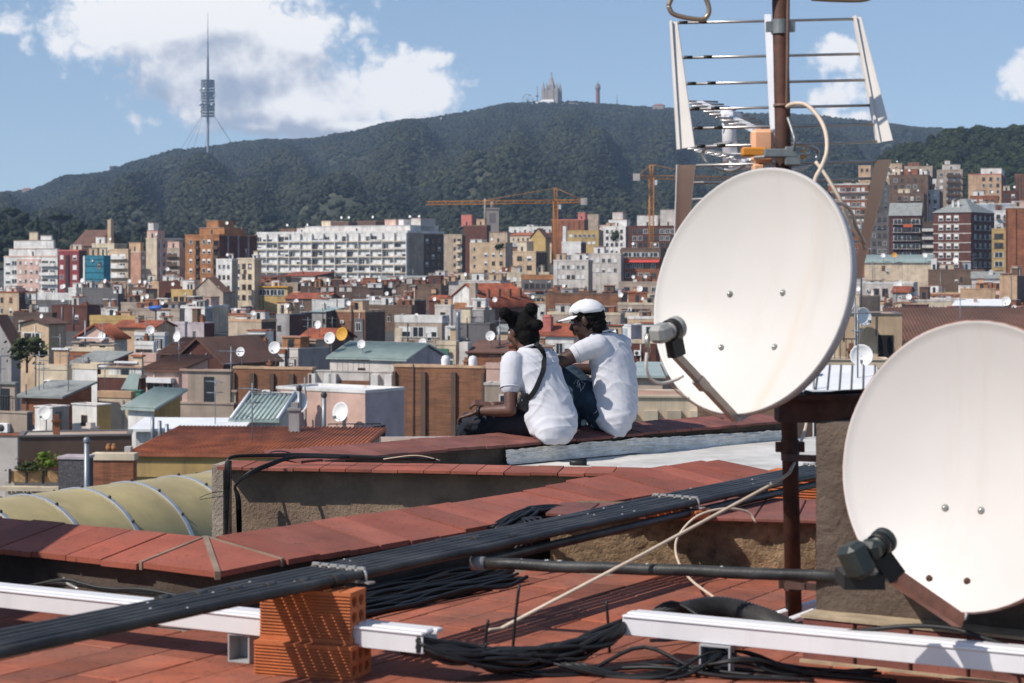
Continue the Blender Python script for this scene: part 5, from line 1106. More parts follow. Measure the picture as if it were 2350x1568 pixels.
# ================================================================ our own roof
M_terr = mat('terrace_tile', (.36,.098,.048), .82, var=.28, scale=5, col2=(.24,.095,.065), c2scale=2.3, c2amt=.45, rand=.26, bump=.3, bscale=55, bdist=.003, speck=.55)
M_cop = mat('coping_tile', (.33,.085,.050), .80, var=.22, scale=5, col2=(.28,.10,.07), c2scale=1.6, c2amt=.4, rand=.2, bump=.25, bscale=70, bdist=.003, speck=.5)
M_cop2 = mat('coping_tile_dark', (.25,.085,.065), .82, var=.28, scale=6, col2=(.17,.07,.055), c2scale=2, c2amt=.5, rand=.14, bump=.25, bscale=60, bdist=.003, speck=.4)
M_mort = mat('mortar', (.26,.19,.14), .95, var=.3, scale=12, bump=.5, bscale=90, bdist=.004)
M_plast = mat('dark_plaster', (.115,.088,.070), .95, var=.35, scale=4, col2=(.06,.045,.036), c2scale=3, c2amt=.5, bump=.8, bscale=60, bdist=.006)
M_wallB = mat('grey_roughcast', (.42,.30,.20), .95, var=.25, scale=3, col2=(.22,.155,.11), c2scale=2.2, c2amt=.5, bump=1.0, bscale=70, bdist=.012)
M_rough = mat('pebbledash', (.42,.29,.17), .95, var=.5, scale=28, col2=(.22,.15,.09), c2scale=3.5, c2amt=.45, bump=1.0, bscale=75, bdist=.03)
M_pillar = mat('pillar_render', (.150,.112,.085), .95, var=.3, scale=5, col2=(.10,.072,.055), c2scale=4, c2amt=.5, bump=.9, bscale=50, bdist=.012)
M_foil = mat('aluminium_felt', (.90,.86,.78), .6, metal=.0, var=.14, scale=7, col2=(.45,.40,.34), c2scale=11, c2amt=.18, bump=.9, bscale=16, bdist=.012)
M_silver = mat('silver_roof_felt', (.60,.575,.53), .6, metal=.0, var=.3, scale=3, bump=.5, bscale=8, bdist=.01)
M_pipe = mat('black_pipe', (.028,.0275,.027), .45, var=.5, scale=9, bump=.2, bscale=90, spec=.35, col2=(.075,.072,.068), c2scale=5, c2amt=.3)  # lighter grey patches in the colour stand for highlights on the pipes
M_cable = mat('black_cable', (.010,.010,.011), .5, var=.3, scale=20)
M_cream = mat('cream_cable', (.62,.50,.38), .5, var=.15, scale=20)
M_white = mat('white_pvc', (.72,.71,.72), .4, var=.06, scale=6, streak=.10)
M_bracket = mat('grey_pvc', (.40,.41,.42), .45, var=.12, scale=9)
M_brick = mat('hollow_brick', (.56,.165,.055), .85, var=.2, scale=16, col2=(.42,.13,.055), c2scale=9, c2amt=.4, bump=.3, bscale=120, bdist=.002)
M_hole = mat('brick_inside', (.10,.035,.016), .95)
M_rust = mat('rusty_steel', (.095,.036,.021), .72, metal=.15, var=.45, scale=14, col2=(.06,.030,.022), c2scale=8, c2amt=.5, bump=.35, bscale=90, bdist=.003)
M_beam = mat('dark_rust_beam', (.060,.032,.025), .85, var=.5, scale=9, col2=(.11,.055,.04), c2scale=5, c2amt=.4, bump=.4, bscale=60, bdist=.004)
M_clip = mat('zinc_clip', (.58,.56,.53), .38, metal=.6, var=.15, scale=30)

U = Vector((.515,.857,0)).normalized(); V = Vector((.857,-.515,0)).normalized(); Z = Vector((0,0,1))
N0 = Vector((-.822,5.31,0))                         # inner corner of the near parapet
D1 = Vector((.6,.8,0)); A1 = Vector((-.8,.6,0))     # along and across the receding parapet
# the slab: an L round the light well
E1 = N0 + D1*3.25
slab = [N0-V*7, N0-V*7-U*9, N0+V*8-U*9, Vector((6.0,6.9,0)), Vector((1.3,7.35,0)), E1+Vector((.2,-.1,0)), N0+A1*.1+U*.02]
b = MB(); b.prism([(p.x,p.y) for p in slab], -1.2, 0.0)
floor = b.build('terrace_floor', M_mort); tag(floor, kind='structure')
# clay floor tiles, one by one where they can be picked apart
def tile_mesh(name, lx, ly, lz, m, bev=.003):
    b = MB(); b.bbox(-lx/2,-ly/2,0,lx/2,ly/2,lz,bev); return b.mesh(name, m)
T0 = tile_mesh('floor_tile', .137, .277, .009, M_terr, .0025)
rnd = random.Random(4); cnt = 0; angU = math.atan2(U.y,U.x)-pi/2
tiles = []
for i in range(-30, 40):
    for j in range(-30, 40):
        p = V*(i*.14) + U*((j+(.5 if i%2 else 0))*.28) + Vector((-1.19+.07,4.655,0))
        if p.y < 4.32 or p.y > 6.22 or not (-1.62 < p.x < 1.75): continue
        px = CX+F*p.x/p.y; py = HY+F/p.y
        if px < -160 or px > 2560: continue
        if (p-N0).dot(U) > -.15 and (p-N0).dot(A1) > -.13: continue
        tiles.append((abs(px-1000)/1400+abs(p.y-5)*.35, p))
tiles.sort(key=lambda t: t[0])
for _, p in tiles[:298]:
    inst('tile', T0, floor, (p.x+rnd.uniform(-.0015,.0015), p.y, -.001+rnd.uniform(0,.003)), (rnd.uniform(-.006,.006), rnd.uniform(-.006,.006), angU+rnd.uniform(-.008,.008)))

# ---- the near parapet with its clay coping
ZN, ZF, CW = .150, .192, .285
par = thing('parapet_wall', 'low near parapet with red clay coping turning a corner beside the black pipes', 'parapet', N0)
b = MB()
cs = [N0-V*4.2+U*.035, N0+U*.035+V*-.035, N0+D1*3.2+A1*.035-D1*.0, N0+D1*3.2+A1*.25, N0+U*.25-V*.25, N0-V*4.2+U*.25]
b.prism([(p.x,p.y) for p in cs], -1.2, .142); b.build('wall', M_plast, par, N0)
def cop_tile(P, along, across, l0, l1, w0, w1, zn, zf, cw, th, m, parent, off, nm='coping_tile', dz=0, skew=0):
    """one coping tile: from l0 to l1 along the wall, w0..w1 of the width across"""
    q = []
    for (l, w) in ((l0+.0022,w0),(l1-.0022,w0),(l1-.0022+skew,w1),(l0+.0022+skew,w1)):
        q.append(P+along*l+across*w+Z*(zn+(zf-zn)*(w/cw)+dz))
    if along.cross(across).z < 0: q.reverse()
    b = MB(); b.hull2([p-Z*th for p in q], q)
    return b.build(nm, m, parent, off)
rnd = random.Random(9)
for i in range(27):
    cop_tile(N0, -V, U, .29+i*.140, .29+(i+1)*.140, rnd.uniform(-.012,-.002), CW+rnd.uniform(-.004,.004), ZN, ZF, CW, .016, M_cop, par, N0, dz=rnd.uniform(-.003,.003))
for i in range(21):
    cop_tile(N0, D1, A1, .27+i*.140, .27+(i+1)*.140, rnd.uniform(-.014,-.002), CW+rnd.uniform(-.004,.004), ZN, ZF-.002+.01*sin(i*.5), CW, .016, M_cop, par, N0, dz=rnd.uniform(-.004,.003)-.012*sin(min(1,i/9)*pi)*.6)
FC = N0+U*.275-V*.275+Z*ZF; Lc = N0-V*.283+Z*ZN; Rc = N0+D1*.262+Z*ZN; Nc = N0-U*.012+V*.012+Z*(ZN-.002)
for tri in ((Lc,Nc,FC),(Nc,Rc,FC)):
    g = sum(tri, Vector())/3; q = [g+(p-g)*.955 for p in tri]
    b = MB(); b.hull2([p-Z*.016 for p in q], q); b.build('hip_tile', M_cop, par, N0)
b = MB()
for p, q in ((Nc,FC),(Lc,FC),(Rc,FC)):
    d = (q-p).normalized(); s = d.cross(Z).normalized()*(.008 if p is Nc else .005)
    b.hull2([p-s-Z*.02,p+s-Z*.02,p+s+Z*.0035,p-s+Z*.0035],[q-s-Z*.02,q+s-Z*.02,q+s+Z*.0035,q-s+Z*.0035])
tag(b.build('mortar_joint', M_mort, par, N0), kind='stuff')
b = MB()   # behind the hip the two runs close on the far side
q = [FC+Z*-.001, N0+U*.285-V*.285+Z*(ZF+.001), N0-V*.29+U*.283+Z*ZF]; 
q2 = [FC, N0+D1*.27+A1*.285+Z*ZF, N0+U*.285-V*.285+Z*ZF]
b.hull2([p-Z*.016 for p in q], q); b.build('closing_tile', M_cop, par, N0)

# ---- light well wall behind it
WB0 = Vector((-1.53,9.78,0)); WB1 = Vector((.78,9.40,0)); WD = (WB1-WB0).normalized(); WN = Vector((-WD.y,WD.x,0))  # WN points away from the camera
wb = thing('light_well_wall', 'grey brown roughcast wall of the light well with a thin red tile edge', 'wall', WB0)
b = MB(); LW = (WB1-WB0).length
q = [WB0, WB0+WD*(LW+.3), WB0+WD*(LW+.3)+WN*.20, WB0+WN*.20]; b.prism([(p.x,p.y) for p in q], -7, -.025); b.build('wall', M_wallB, wb, WB0)
b = MB(); q = [WB0-WD*.005-WN*.02, WB0+WD*.055-WN*.02, WB0+WD*.055+WN*.24, WB0-WD*.005+WN*.24]; b.prism([(p.x,p.y) for p in q], -7, -.02); b.build('corner_strip', mat('pale_roughcast',(.40,.33,.26),.95,var=.3,scale=9,bump=1.0,bscale=70,bdist=.012), wb, WB0)  # paler copy of the roughcast puts sunlight on the corner into the colour
rnd = random.Random(12)
for i in range(18):
    cop_tile(WB0-Z*.018, WD, WN, .045+i*.1345, .045+(i+1)*.1345, -.098+rnd.uniform(-.006,.006), .17, 0, .006, .25, .014, M_cop, wb, WB0, dz=rnd.uniform(-.002,.002))
# ---- parapet of the neighbouring roof, where the two people sit
P0 = Vector((-1.35,9.93,0)); P1 = Vector((2.35,12.98,0)); P1b = Vector((.734,11.59,0))
PD = Vector((.745,.667,0)).normalized(); PN = Vector((-PD.y,PD.x,0))
PA = Vector((-.115,10.69,0)) - PD*1.32
far = thing('far_parapet_wall', 'long low parapet with dark red coping where two people sit', 'parapet', PA)
LP = 3.95
b = MB(); q = [PA+PN*.02, PA+PD*LP+PN*.02, PA+PD*LP+PN*.26, PA+PN*.26]; b.prism([(p.x,p.y) for p in q], -7, -.018); b.build('wall', M_plast, far, PA)
rnd = random.Random(2)
for i in range(28):
    cop_tile(PA, PD, PN, i*.14, (i+1)*.14, -.022+rnd.uniform(-.008,.006), .285, -.002, .030, .285, .015, M_cop2, far, PA, dz=rnd.uniform(-.003,.003), skew=-.02)
# crinkled aluminium upstand and silver roof felt below it
b = MB(); fn = 150
for i in range(fn+1):
    s = 1.42+ (LP-1.42)*i/fn
    for j in range(15):
        w = -.004-.016*(1-j/14)-.012*noise.noise(Vector((s*9,j*.4,3)))-.008*noise.noise(Vector((s*31,j*.9,7)))-.0042*((j+1)%2)-.02*(j==0)
        p = PA+PD*s+PN*w+Z*(-.118+ .082*j/14 + (.012*noise.noise(Vector((s*5,1,1)))+.006*noise.noise(Vector((s*23,1,1))) if j==14 else 0) -.055*max(0,(s-2.4))/1.6*(1-j/14*.4)); b.v.append(tuple(p))
for i in range(fn):
    for j in range(14): b.f.append((i*15+j,(i+1)*15+j,(i+1)*15+j+1,i*15+j+1)); b.m.append(0); b.sm.append(False)
b.build('foil_upstand', M_foil, far, PA)
pts = [WB0+WN*.18+WD*.4, WB1+WN*.2+WD*.35, Vector((1.02,7.6,0)), Vector((6.0,7.2,0)), PA+PD*7.5-PN*.01, PA+PD*1.0+PN*.01]
b = MB(); b.prism([(p.x,p.y) for p in pts], -.9, -.125)
for i in range(11):
    o = Vector((.9+i*.42,7.6,0)); q = [o, o+Vector((.02,0,0)), o+Vector((2.2,3.6,0)), o+Vector((2.18,3.6,0))]
    if i < 8: b.prism([(p.x,p.y) for p in q], -.1249, -.119)
silver = b.build('silver_roof', M_silver); tag(silver, kind='structure')
# plain building mass under it all
b = MB(); b.prism([(-1.3,10.3),(.95,9.7),(1.0,7.5),(6,7.2),(6,16),(4.5,15.5)], -19, -.95); tag(b.build('roof_block', M_plast), kind='structure')

# ---- pebbledash kerb wall on the right, with brown tiles on top
ky = lambda x: 6.36-.215*(x-.13)
kc = Vector((.13,6.36,0)); kerb = thing('kerb_wall', 'low pebbledash wall crossing behind the pipes to the stone pillar', 'wall', kc)
b = MB(); NX, NZ = 90, 10
for i in range(NX+1):
    for j in range(NZ+1):
        x = .128+2.232*i/NX; z = .172*j/NZ
        y = ky(x)+.012*noise.noise(Vector((x*7,z*7,1)))+.012*noise.noise(Vector((x*26,z*26,4)))+.010*noise.noise(Vector((x*60,z*60,6)))
        b.v.append((x,y,z))
for i in range(NX):
    for j in range(NZ): b.f.append((i*(NZ+1)+j,(i+1)*(NZ+1)+j,(i+1)*(NZ+1)+j+1,i*(NZ+1)+j+1)); b.m.append(0); b.sm.append(True)
b.prism([(.13,ky(.13)+.016),(2.36,ky(2.36)+.016),(2.45,ky(2.36)+.43),(.24,ky(.13)+.40)], 0, .168); b.build('wall', M_rough, kerb, kc)
rnd = random.Random(6)
for i in range(16):
    b = MB(); x = .12+i*.135; KR = Matrix.Rotation(math.atan(-.215),3,'Z'); KO = Vector((x,ky(x),0)); b.bbox(0,-.045+rnd.uniform(-.006,.006),.169,.134,.25,.183,.003,0,KR,KO); b.build('coping_tile', M_cop2, kerb, kc)
    if i > 2:
        b = MB(); b.bbox(0,.255,.169,.134,.51,.182+rnd.uniform(0,.003),.003,0,KR,KO); b.build('coping_tile', M_cop2, kerb, kc)

# ---- black pipes on brick and clip supports
PB = Vector((-.567,4.71,.235)); PDir = Vector((.553,.833,0)).normalized(); PS = Vector((.833,-.553,0)).normalized()
GP = 'black pipes running side by side across the terrace'
names = ['farthest black pipe of the row of six','second black pipe from the far edge of the row','third black pipe from the far edge of the row','third black pipe from the near edge of the row','second black pipe from the near edge of the row','nearest black pipe of the row of six']
for i in range(6):
    p = PB+PS*(.0285*i+.013); r = thing('black_pipe', names[i]+' across the terrace', 'pipe', p, 0, GP)
    b = MB(); pp = [PDir*(-1.25+k*.28)+Z*(.004*noise.noise(Vector((k*.5,i*3,0))))+PS*(.003*noise.noise(Vector((k*.4,i*5,2)))) for k in range(22)]
    b.tube(pp, .0118, 10); b.build('pipe', M_pipe, r)
    for s in ((.62,2.8)[i%2]+.05*i, -.45+.09*i):
        b = MB(); b.tube([PDir*s, PDir*(s+.035)], .0152, 10); b.build('coupling', M_pipe, r)
    rnd = random.Random(i); b = MB()
    for k in range(4):
        s = rnd.uniform(-.6,2.6); q_ = rnd.uniform(.4,1); b.ico(PDir*s+Z*.0118+PS*rnd.uniform(-.004,.004), 1, 1, 0, .4, (.005*q_,.004*q_,.0016))
    tag(b.build('bird_lime', mat('bird_lime',(.55,.56,.55),.9), r), kind='stuff')
for (s, lb) in ((.115,'near zinc clip bar holding six black pipes above the hollow bricks'),(1.86,'middle zinc clip bar holding the black pipes over the pebbledash wall'),(3.02,'far zinc clip bar holding the black pipes beside the rusty pole')):
    o = PB+PDir*s; r = thing('pipe_clip', lb, 'clip', o, 0, 'zinc clip bars over the black pipes')
    for i in range(6):
        b = MB(); c = PS*(.0285*i+.013); arc = [c+PS*(.0155*cos(a))+Z*(.0155*sin(a)) for a in [pi*k/8 for k in range(9)]]
        b.tube([c+PS*.0155-Z*.018]+arc+[c-PS*.0155-Z*.018], .0034, 6); b.box(-.011,-.004,.013,.011,.004,.019, 0, Matrix.Rotation(math.atan2(PS.y,PS.x),3,'Z'), c); b.build('clip', M_clip, r)
    b = MB(); R = Matrix.Rotation(math.atan2(PS.y,PS.x),3,'Z'); b.box(-.01,-.012,-.019,.19,.012,-.0145,0,R); b.build('bar', M_clip, r)
# hollow clay bricks
def brick_obj(label, o, ang, L_, D_, H_, nx, nz, group):
    """a ribbed hollow brick with a grid of round-cornered holes in its right end"""
    r = thing('hollow_brick', label, 'brick', o, ang, group)
    b = MB(); n = 13; pr = [(0,0)]
    b.box(0,.004,0,L_-.03,D_,H_); 
    for k in range(n):
        z0 = H_*(.10+.82*k/n); z1 = z0+H_*.82/n*.55; b.bbox(0,-.001,z0,L_,.005,z1,.0012)
    b.box(0,0,0,L_,.005,H_*.085); b.box(0,0,H_*.93,L_,.005,H_)
    # end frame: webs left standing between the holes
    t = .011; cw = (D_-t*(nx+1))/nx; ch = (H_-t*(nz+1))/nz
    b.box(L_-.035,.0052,0,L_,D_,t); b.box(L_-.035,.0052,H_-t,L_,D_,H_)
    for k in range(1,nz): b.box(L_-.035,.0052,t*k+ch*k,L_-.0005,D_,t*(k+1)+ch*k)
    for k in range(nx+1): b.box(L_-.035,max(.0054,k*(cw+t)),t,L_-.001,k*(cw+t)+t,H_-t)
    b.build('body', M_brick, r)
    for i in range(nx):
        for k in range(nz):
            y0, z0 = t+i*(cw+t), t+k*(ch+t); c = Vector((L_-.0345, y0+cw/2, z0+ch/2)); b = MB()
            # dark back wall of the cell and rounded corners
            b.box(L_-.036, y0, z0, L_-.034, y0+cw, z0+ch, 0)
            for sy in (-1,1):
                for sz in (-1,1):
                    p = Vector((0, c.y+sy*cw/2, c.z+sz*ch/2)); q = cw*.36
                    tri = [(L_-.034,p.y,p.z),(L_-.034,p.y-sy*q,p.z),(L_-.034,p.y,p.z-sz*q)]; tr2 = [(L_-.002,a,c2) for _,a,c2 in tri]
                    b.add([*tri,*tr2],[(0,1,2),(5,4,3),(0,3,4,1),(1,4,5,2),(2,5,3,0)],1)
            b.build('cell', [M_hole, M_brick], r)
    return r
ANG = RAD(-20)
brick_obj('upper orange hollow brick with six cells under the pipe clip', Vector((-.617,4.655,.0905)), ANG, .244, .090, .124, 2, 3, 'hollow bricks stacked under the pipes')
brick_obj('lower orange hollow brick at the bottom edge under the upper one', Vector((-.628,4.630,-.030)), ANG, .259, .120, .120, 3, 3, 'hollow bricks stacked under the pipes')
brick_obj('orange hollow brick glimpsed between the rusty pole and the pillar, upper', Vector((.985,7.32,.05)), RAD(-25), .26, .11, .165, 2, 3, 'hollow bricks behind the rusty pole')
brick_obj('orange hollow brick glimpsed between the rusty pole and the pillar, lower', Vector((.975,7.29,-.12)), RAD(-25), .28, .13, .168, 2, 3, 'hollow bricks behind the rusty pole')
b = MB(); o = PB+PDir*1.86; b.bbox(-.02,-.05,0,.19,.05,.028,.004,0,Matrix.Rotation(math.atan2(PS.y,PS.x),3,'Z')); bb = b.build('packing_block', M_brick); bb.location = (o.x,o.y,.184); tag(bb,'flat clay packing piece under the middle pipe clip','packing block')
# lower return pipe with elbow, and the pipe lying level across the floor
e0 = Vector((-.098,5.13,.2)); e1 = Vector((.90,4.80,.215))
r = thing('black_pipe','single black pipe lying level in front of the pebbledash wall','pipe', e0, 0, None)
b = MB(); b.tube([e0+(e1-e0)*(k/9)+Z*(.004*noise.noise(Vector((k*.7,0,0)))) for k in range(10)], .0155, 12); b.build('pipe', M_pipe, r, e0)
b = MB(); b.tube([e0-(e1-e0).normalized()*.012, e0+(e1-e0).normalized()*.028], .0185, 12); b.build('elbow', mat('grey_coupling',(.22,.22,.22),.5), r, e0)
rnd = random.Random(8); b = MB()
for k in range(7):
    p = e0.lerp(e1, rnd.random()); q_ = rnd.uniform(.4,1); b.ico(p+Z*.0148, 1, 1, 0, .4, (.009*q_,.005*q_,.0018))
tag(b.build('bird_lime', _mats['bird_lime'], r, e0), kind='stuff')
r = thing('black_pipe','black return pipe rising from the level pipe below the row of six','pipe', e0)
b = MB(); b.tube([e0+Z*.0+PDir*.01, e0+PDir*1.0+Z*.004, e0+PDir*2.2+Z*.004, e0+PDir*2.9], .0126, 10); b.build('pipe', M_pipe, r, e0)

# ---- white trunking in two lengths on grey box feet
def duct(label, a, e, h=.042, w=.062):
    r = thing('cable_trunking', label, 'trunking', a); d = (e-a).normalized(); s = Vector((-d.y,d.x,0)); L_ = (e-a).length
    def bar(w0,w1,z0,z1,bev=.0025):
        b = MB(); R = Matrix((d,s,Z)).transposed(); b.bbox(0,w0,z0,L_,w1,z1,bev,0,R); return b
    bar(0,.004,0,h,.0012).build('front_side', M_white, r)
    bar(.0045,w,0,.004,.001).build('base', M_white, r)
    bar(-.004,.014,h+.0005,h+.008).build('lid_edge', M_white, r)
    bar(.021,w-.006,h-.001,h+.011,.004).build('lid', M_white, r)
    bar(w+.004,w+.008,.0,h+.002,.001).build('rear_side', M_white, r)
    bar(w+.009,w+.035,h-.004,h+.006).build('rear_lid', M_white, r)
    return r
da = Vector((-1.95,5.42,.082)); de = Vector((-.211,4.505,.082))
duct('left length of white plastic trunking passing behind the hollow bricks', da, de)
ra = Vector((.275,4.744,.082)); re = Vector((1.95,3.86,.082))
duct('right length of white plastic trunking crossing to the right edge', ra, re)
def foot(label, c, w, h, dep):
    r = thing('box_bracket', label, 'bracket', c, math.atan2(V.y,V.x)+RAD(8), 'grey box feet under the white trunking')
    t = .004; b = MB(); b.box(0,0,0,w,dep,t); b.build('base_plate', M_bracket, r)
    b = MB(); b.box(0,0,h-t,w,dep,h); b.build('top_plate', M_bracket, r)
    b = MB(); b.box(0,0,t,t,dep,h-t); b.build('side_plate', M_bracket, r)
    b = MB(); b.box(w-t,0,t,w,dep,h-t); b.build('side_plate', M_bracket, r)
    b = MB(); b.box(t,dep-t,t,w-t,dep,h-t); b.build('back_plate', M_bracket, r); return r
foot('grey open box foot left of the hollow bricks', Vector((-.712,4.772,.009)), .062, .071, .06)
foot('grey open box foot under the right white trunking', Vector((.455,4.632,.009)), .078, .071, .06)

# ---- cables
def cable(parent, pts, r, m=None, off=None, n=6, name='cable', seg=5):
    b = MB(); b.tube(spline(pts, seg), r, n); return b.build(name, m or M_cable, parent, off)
c0 = Vector((.02,4.62,.0)); cb = thing('cable_bundle', 'thick tangle of black cables sagging between the two white trunkings', 'cable bundle', c0)
rnd = random.Random(21)
for i in range(44):
    j = lambda s: Vector((rnd.uniform(-s,s)*1.3, rnd.uniform(-s*1.5,s*1.3), rnd.uniform(-s*.6,s*.9)))
    q = [Vector((-.225,4.51+.004*(i%6),.092+.004*(i//6))), Vector((-.12,4.545,.07))+j(.022), Vector((.0,4.60,.045))+j(.03), Vector((.12,4.66,.05))+j(.03), Vector((.22,4.715,.075))+j(.024), Vector((.285,4.755+.004*(i%6),.09+.004*(i//6)))]
    cable(cb, q, rnd.choice((.0045,.0055,.0065,.008)), off=c0)
for i in range(12):   # loose ends wandering over the tiles
    a = Vector((.02+rnd.uniform(-.1,.15),4.6,.04)); q = [a, a+Vector((.12,-.02,-.025)), a+Vector((.26,.0+rnd.uniform(-.05,.05),-.022)), a+Vector((.40,.02+rnd.uniform(-.08,.06),.0+rnd.uniform(-.02,.03))), a+Vector((.55,rnd.uniform(-.05,.1),-.022)), a+Vector((.75,rnd.uniform(-.1,.05),-.024))]
    cable(cb, q, rnd.choice((.004,.005)), off=c0)
for (x,y,h_,lx) in ((-.07,4.66,.105,.012),(.0,4.67,.19,.018),(.245,4.78,.13,-.008),(-.09,4.6,.06,.03)):
    cable(cb, [Vector((x,y,.03)),Vector((x+lx*.4,y,.03+h_*.5)),Vector((x+lx,y,.03+h_))], .0036, off=c0, name='cable_end')
for i in range(6):   # from the bundle off to the upper left, along the shadow
    q = [Vector((.02,4.62,.06)), Vector((-.1,4.72+i*.01,.05)), Vector((-.18,4.80+i*.012,.04)), Vector((-.28,4.83+i*.02,.02))]
    cable(cb, q, .005, off=c0)
fc = N0+D1*.5-A1*.15; fl = thing('shade_loom', 'dark loom of black cables lying along the foot of the near parapet', 'cable bundle', fc); rnd = random.Random(61)  # cable loom added to stand for the dark shade along the parapet foot
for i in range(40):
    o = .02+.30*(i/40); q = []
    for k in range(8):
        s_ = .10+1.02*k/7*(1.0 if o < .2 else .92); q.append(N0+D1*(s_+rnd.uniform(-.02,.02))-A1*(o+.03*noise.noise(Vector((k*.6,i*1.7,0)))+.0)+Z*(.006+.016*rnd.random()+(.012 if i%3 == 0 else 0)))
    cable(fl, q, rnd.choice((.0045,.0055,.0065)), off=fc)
sl = thing('corrugated_sleeve', 'fat ribbed black sleeve humped over the tiles left of the rusty pole', 'sleeve', Vector((.5,5.1,0)))
sp = spline([Vector((.36,5.02,.045)),Vector((.45,5.08,.065)),Vector((.56,5.13,.072)),Vector((.66,5.12,.05)),Vector((.74,5.08,.02))], 22)
b = MB(); b.tube(sp, [.036*(1+.10*(k%2))*(.62+.38*min(1,k/25)) for k in range(len(sp))], 14); b.build('sleeve', M_pipe, sl, Vector((.5,5.1,0)))
for i in range(5):
    q = [Vector((.33,5.0+.01*i,.05)), Vector((.42,5.02,.09+.006*i)), Vector((.52,5.0-.02*i,.075)), Vector((.64,4.96,.05)), Vector((.80+.05*i,5.0+.03*i,.05+.01*i))]
    cable(sl, q, .0055, off=Vector((.5,5.1,0)))
# cable coil lying on the parapet junction
cc = at(1235,1180,6.45); co = thing('cable_coil', 'untidy coil of black cable on the parapet above the pipes', 'cable coil', cc); rnd = random.Random(33)
for i in range(26):
    v_ = rnd.uniform(-1,1); h_ = rnd.uniform(.0,.022)
    q = [cc+D1*(-.20+rnd.uniform(-.05,.03))+A1*(.02+.05*v_)+Z*(-.030+h_*.3), cc+D1*(-.09)+A1*(.03*v_+rnd.uniform(-.02,.03))+Z*(-.008+h_), cc+D1*(.02)+A1*(rnd.uniform(-.05,.04))+Z*(-.002+h_*1.2), cc+D1*.13+A1*(-.02+.05*v_)+Z*(-.006+h_), cc+D1*(.27+rnd.uniform(-.04,.05))+A1*(-.02+.06*v_)+Z*(-.016+h_*.4)]
    cable(co, q, rnd.choice((.004,.005,.006)), off=cc)
for i in range(4):
    cable(co, [cc+D1*-.12-A1*.02+Z*.0, cc+D1*(-.2)-A1*(.10+.02*i)+Z*(-.01+.008*i), cc+D1*(-.27-.03*i)-A1*.17+Z*-.06], .0042, off=cc)
# bundle over the light well wall, running down its left end
w0 = WB0; cw_ = thing('wall_cables', 'bundle of black cables draped over the light well wall corner', 'cable bundle', w0); rnd = random.Random(44)
A_ = lambda px,py,dy=0: at(px,py,9.62+dy)
for i in range(9):
    j = rnd.uniform(-4,4); cable(cw_, [A_(518,1275+j,-.05), A_(516+i%4*3,1120,-.06), A_(517+i%4*3,1075+j*.5,-.06), A_(530,1050+j*.4,-.03), A_(600,1046+j*.6,.06), A_(700,1046+j,.1), A_(850,1050+j*.7,.08), A_(1000,1056+j*.4,.05)], .0052, off=w0)
for i in range(8):
    j = rnd.uniform(-4,4); cable(cw_, [A_(547+i%3*3,1275,-.06), A_(543+i%3*4,1150,-.06), A_(540,1115+j*.4,-.06), A_(570,1088+j,-.10), A_(620,1066+j,-.06), A_(680,1049+j*.5,.05), A_(800,1050+j*.4,.08)], .0052, off=w0)
cable(cw_, [A_(612,1050,.1),A_(622,1038,.1),A_(650,1036,.1),A_(690,1046,.1),A_(760,1052,.1)], .0035, off=w0)
cable(cw_, [A_(880,1054,.06),A_(940,1046,.05),A_(975,1048,.05),A_(1010,1057,.05)], .003, M_cream, off=w0)
for (a,e,py) in ((488,518,1139),(488,518,1128)): cable(cw_, [A_(a-30,py+8 if py>1130 else py+14,-.1),A_(a,py+3,-.1),A_(e+6,py,-.08)], .0018, off=w0, name='cable_tie')
b = MB(); p = A_(527,1130,-.02); b.box(p.x-.009,p.y-.01,p.z-.3,p.x+.009,p.y+.01,p.z+.16); b.build('conduit', M_plast, cw_, w0)
# cables lying behind the left trunking
lc = Vector((-.95,5.25,.12)); lcb = thing('loose_cables', 'loose black cables resting on the left white trunking under the parapet', 'cable bundle', lc); rnd = random.Random(3)
for i in range(6):
    cable(lcb, [at(60+i*4,1345,5.35), at(150,1330+rnd.uniform(0,14),5.3), at(240,1350+rnd.uniform(-6,6),5.25), at(330,1358+rnd.uniform(-6,6),5.2), at(430,1372,5.15)], .0045, off=lc)
cable(lcb, [at(60,1345,5.35), at(140,1336,5.33), at(146,1328,5.33), at(152,1338,5.3), at(180,1352,5.25)], .004, M_clip, off=lc)
# cream coaxial cable pulled tight across, and its slack loop
cr = thing('cream_cable', 'tight cream coaxial cable slanting from the tangle up to the rusty pole', 'cable', at(1150,1442,4.72))
cable(cr, [at(1120,1446,4.70), at(1150,1442,4.72), at(1165,1438,4.73)], .0038, M_cream, off=cr.location)
b = MB(); b.tube([at(1150,1442,4.72), at(1470,1275,4.95), at(1790,1102,5.20), at(1812,1085,5.24)], .0048, 8); b.build('cable', M_cream, cr, cr.location)
cable(cr, [at(1812,1085,5.24), at(1828,1050,5.42), at(1838,1015,5.5), at(1848,985,5.6), at(1852,965,5.7)], .0048, M_cream, off=cr.location)
cr2 = thing('cream_cable', 'slack cream cable loop hanging in front of the pebbledash wall', 'cable', at(1560,1220,5.9))
cable(cr2, [at(1735,1200,6.1), at(1715,1175,6.1), at(1660,1168,6.05), at(1600,1185,6.0), at(1560,1225,5.95), at(1550,1260,5.9), at(1562,1300,5.8), at(1590,1335,5.6), at(1640,1372,5.3)], .0042, M_cream, off=cr2.location)
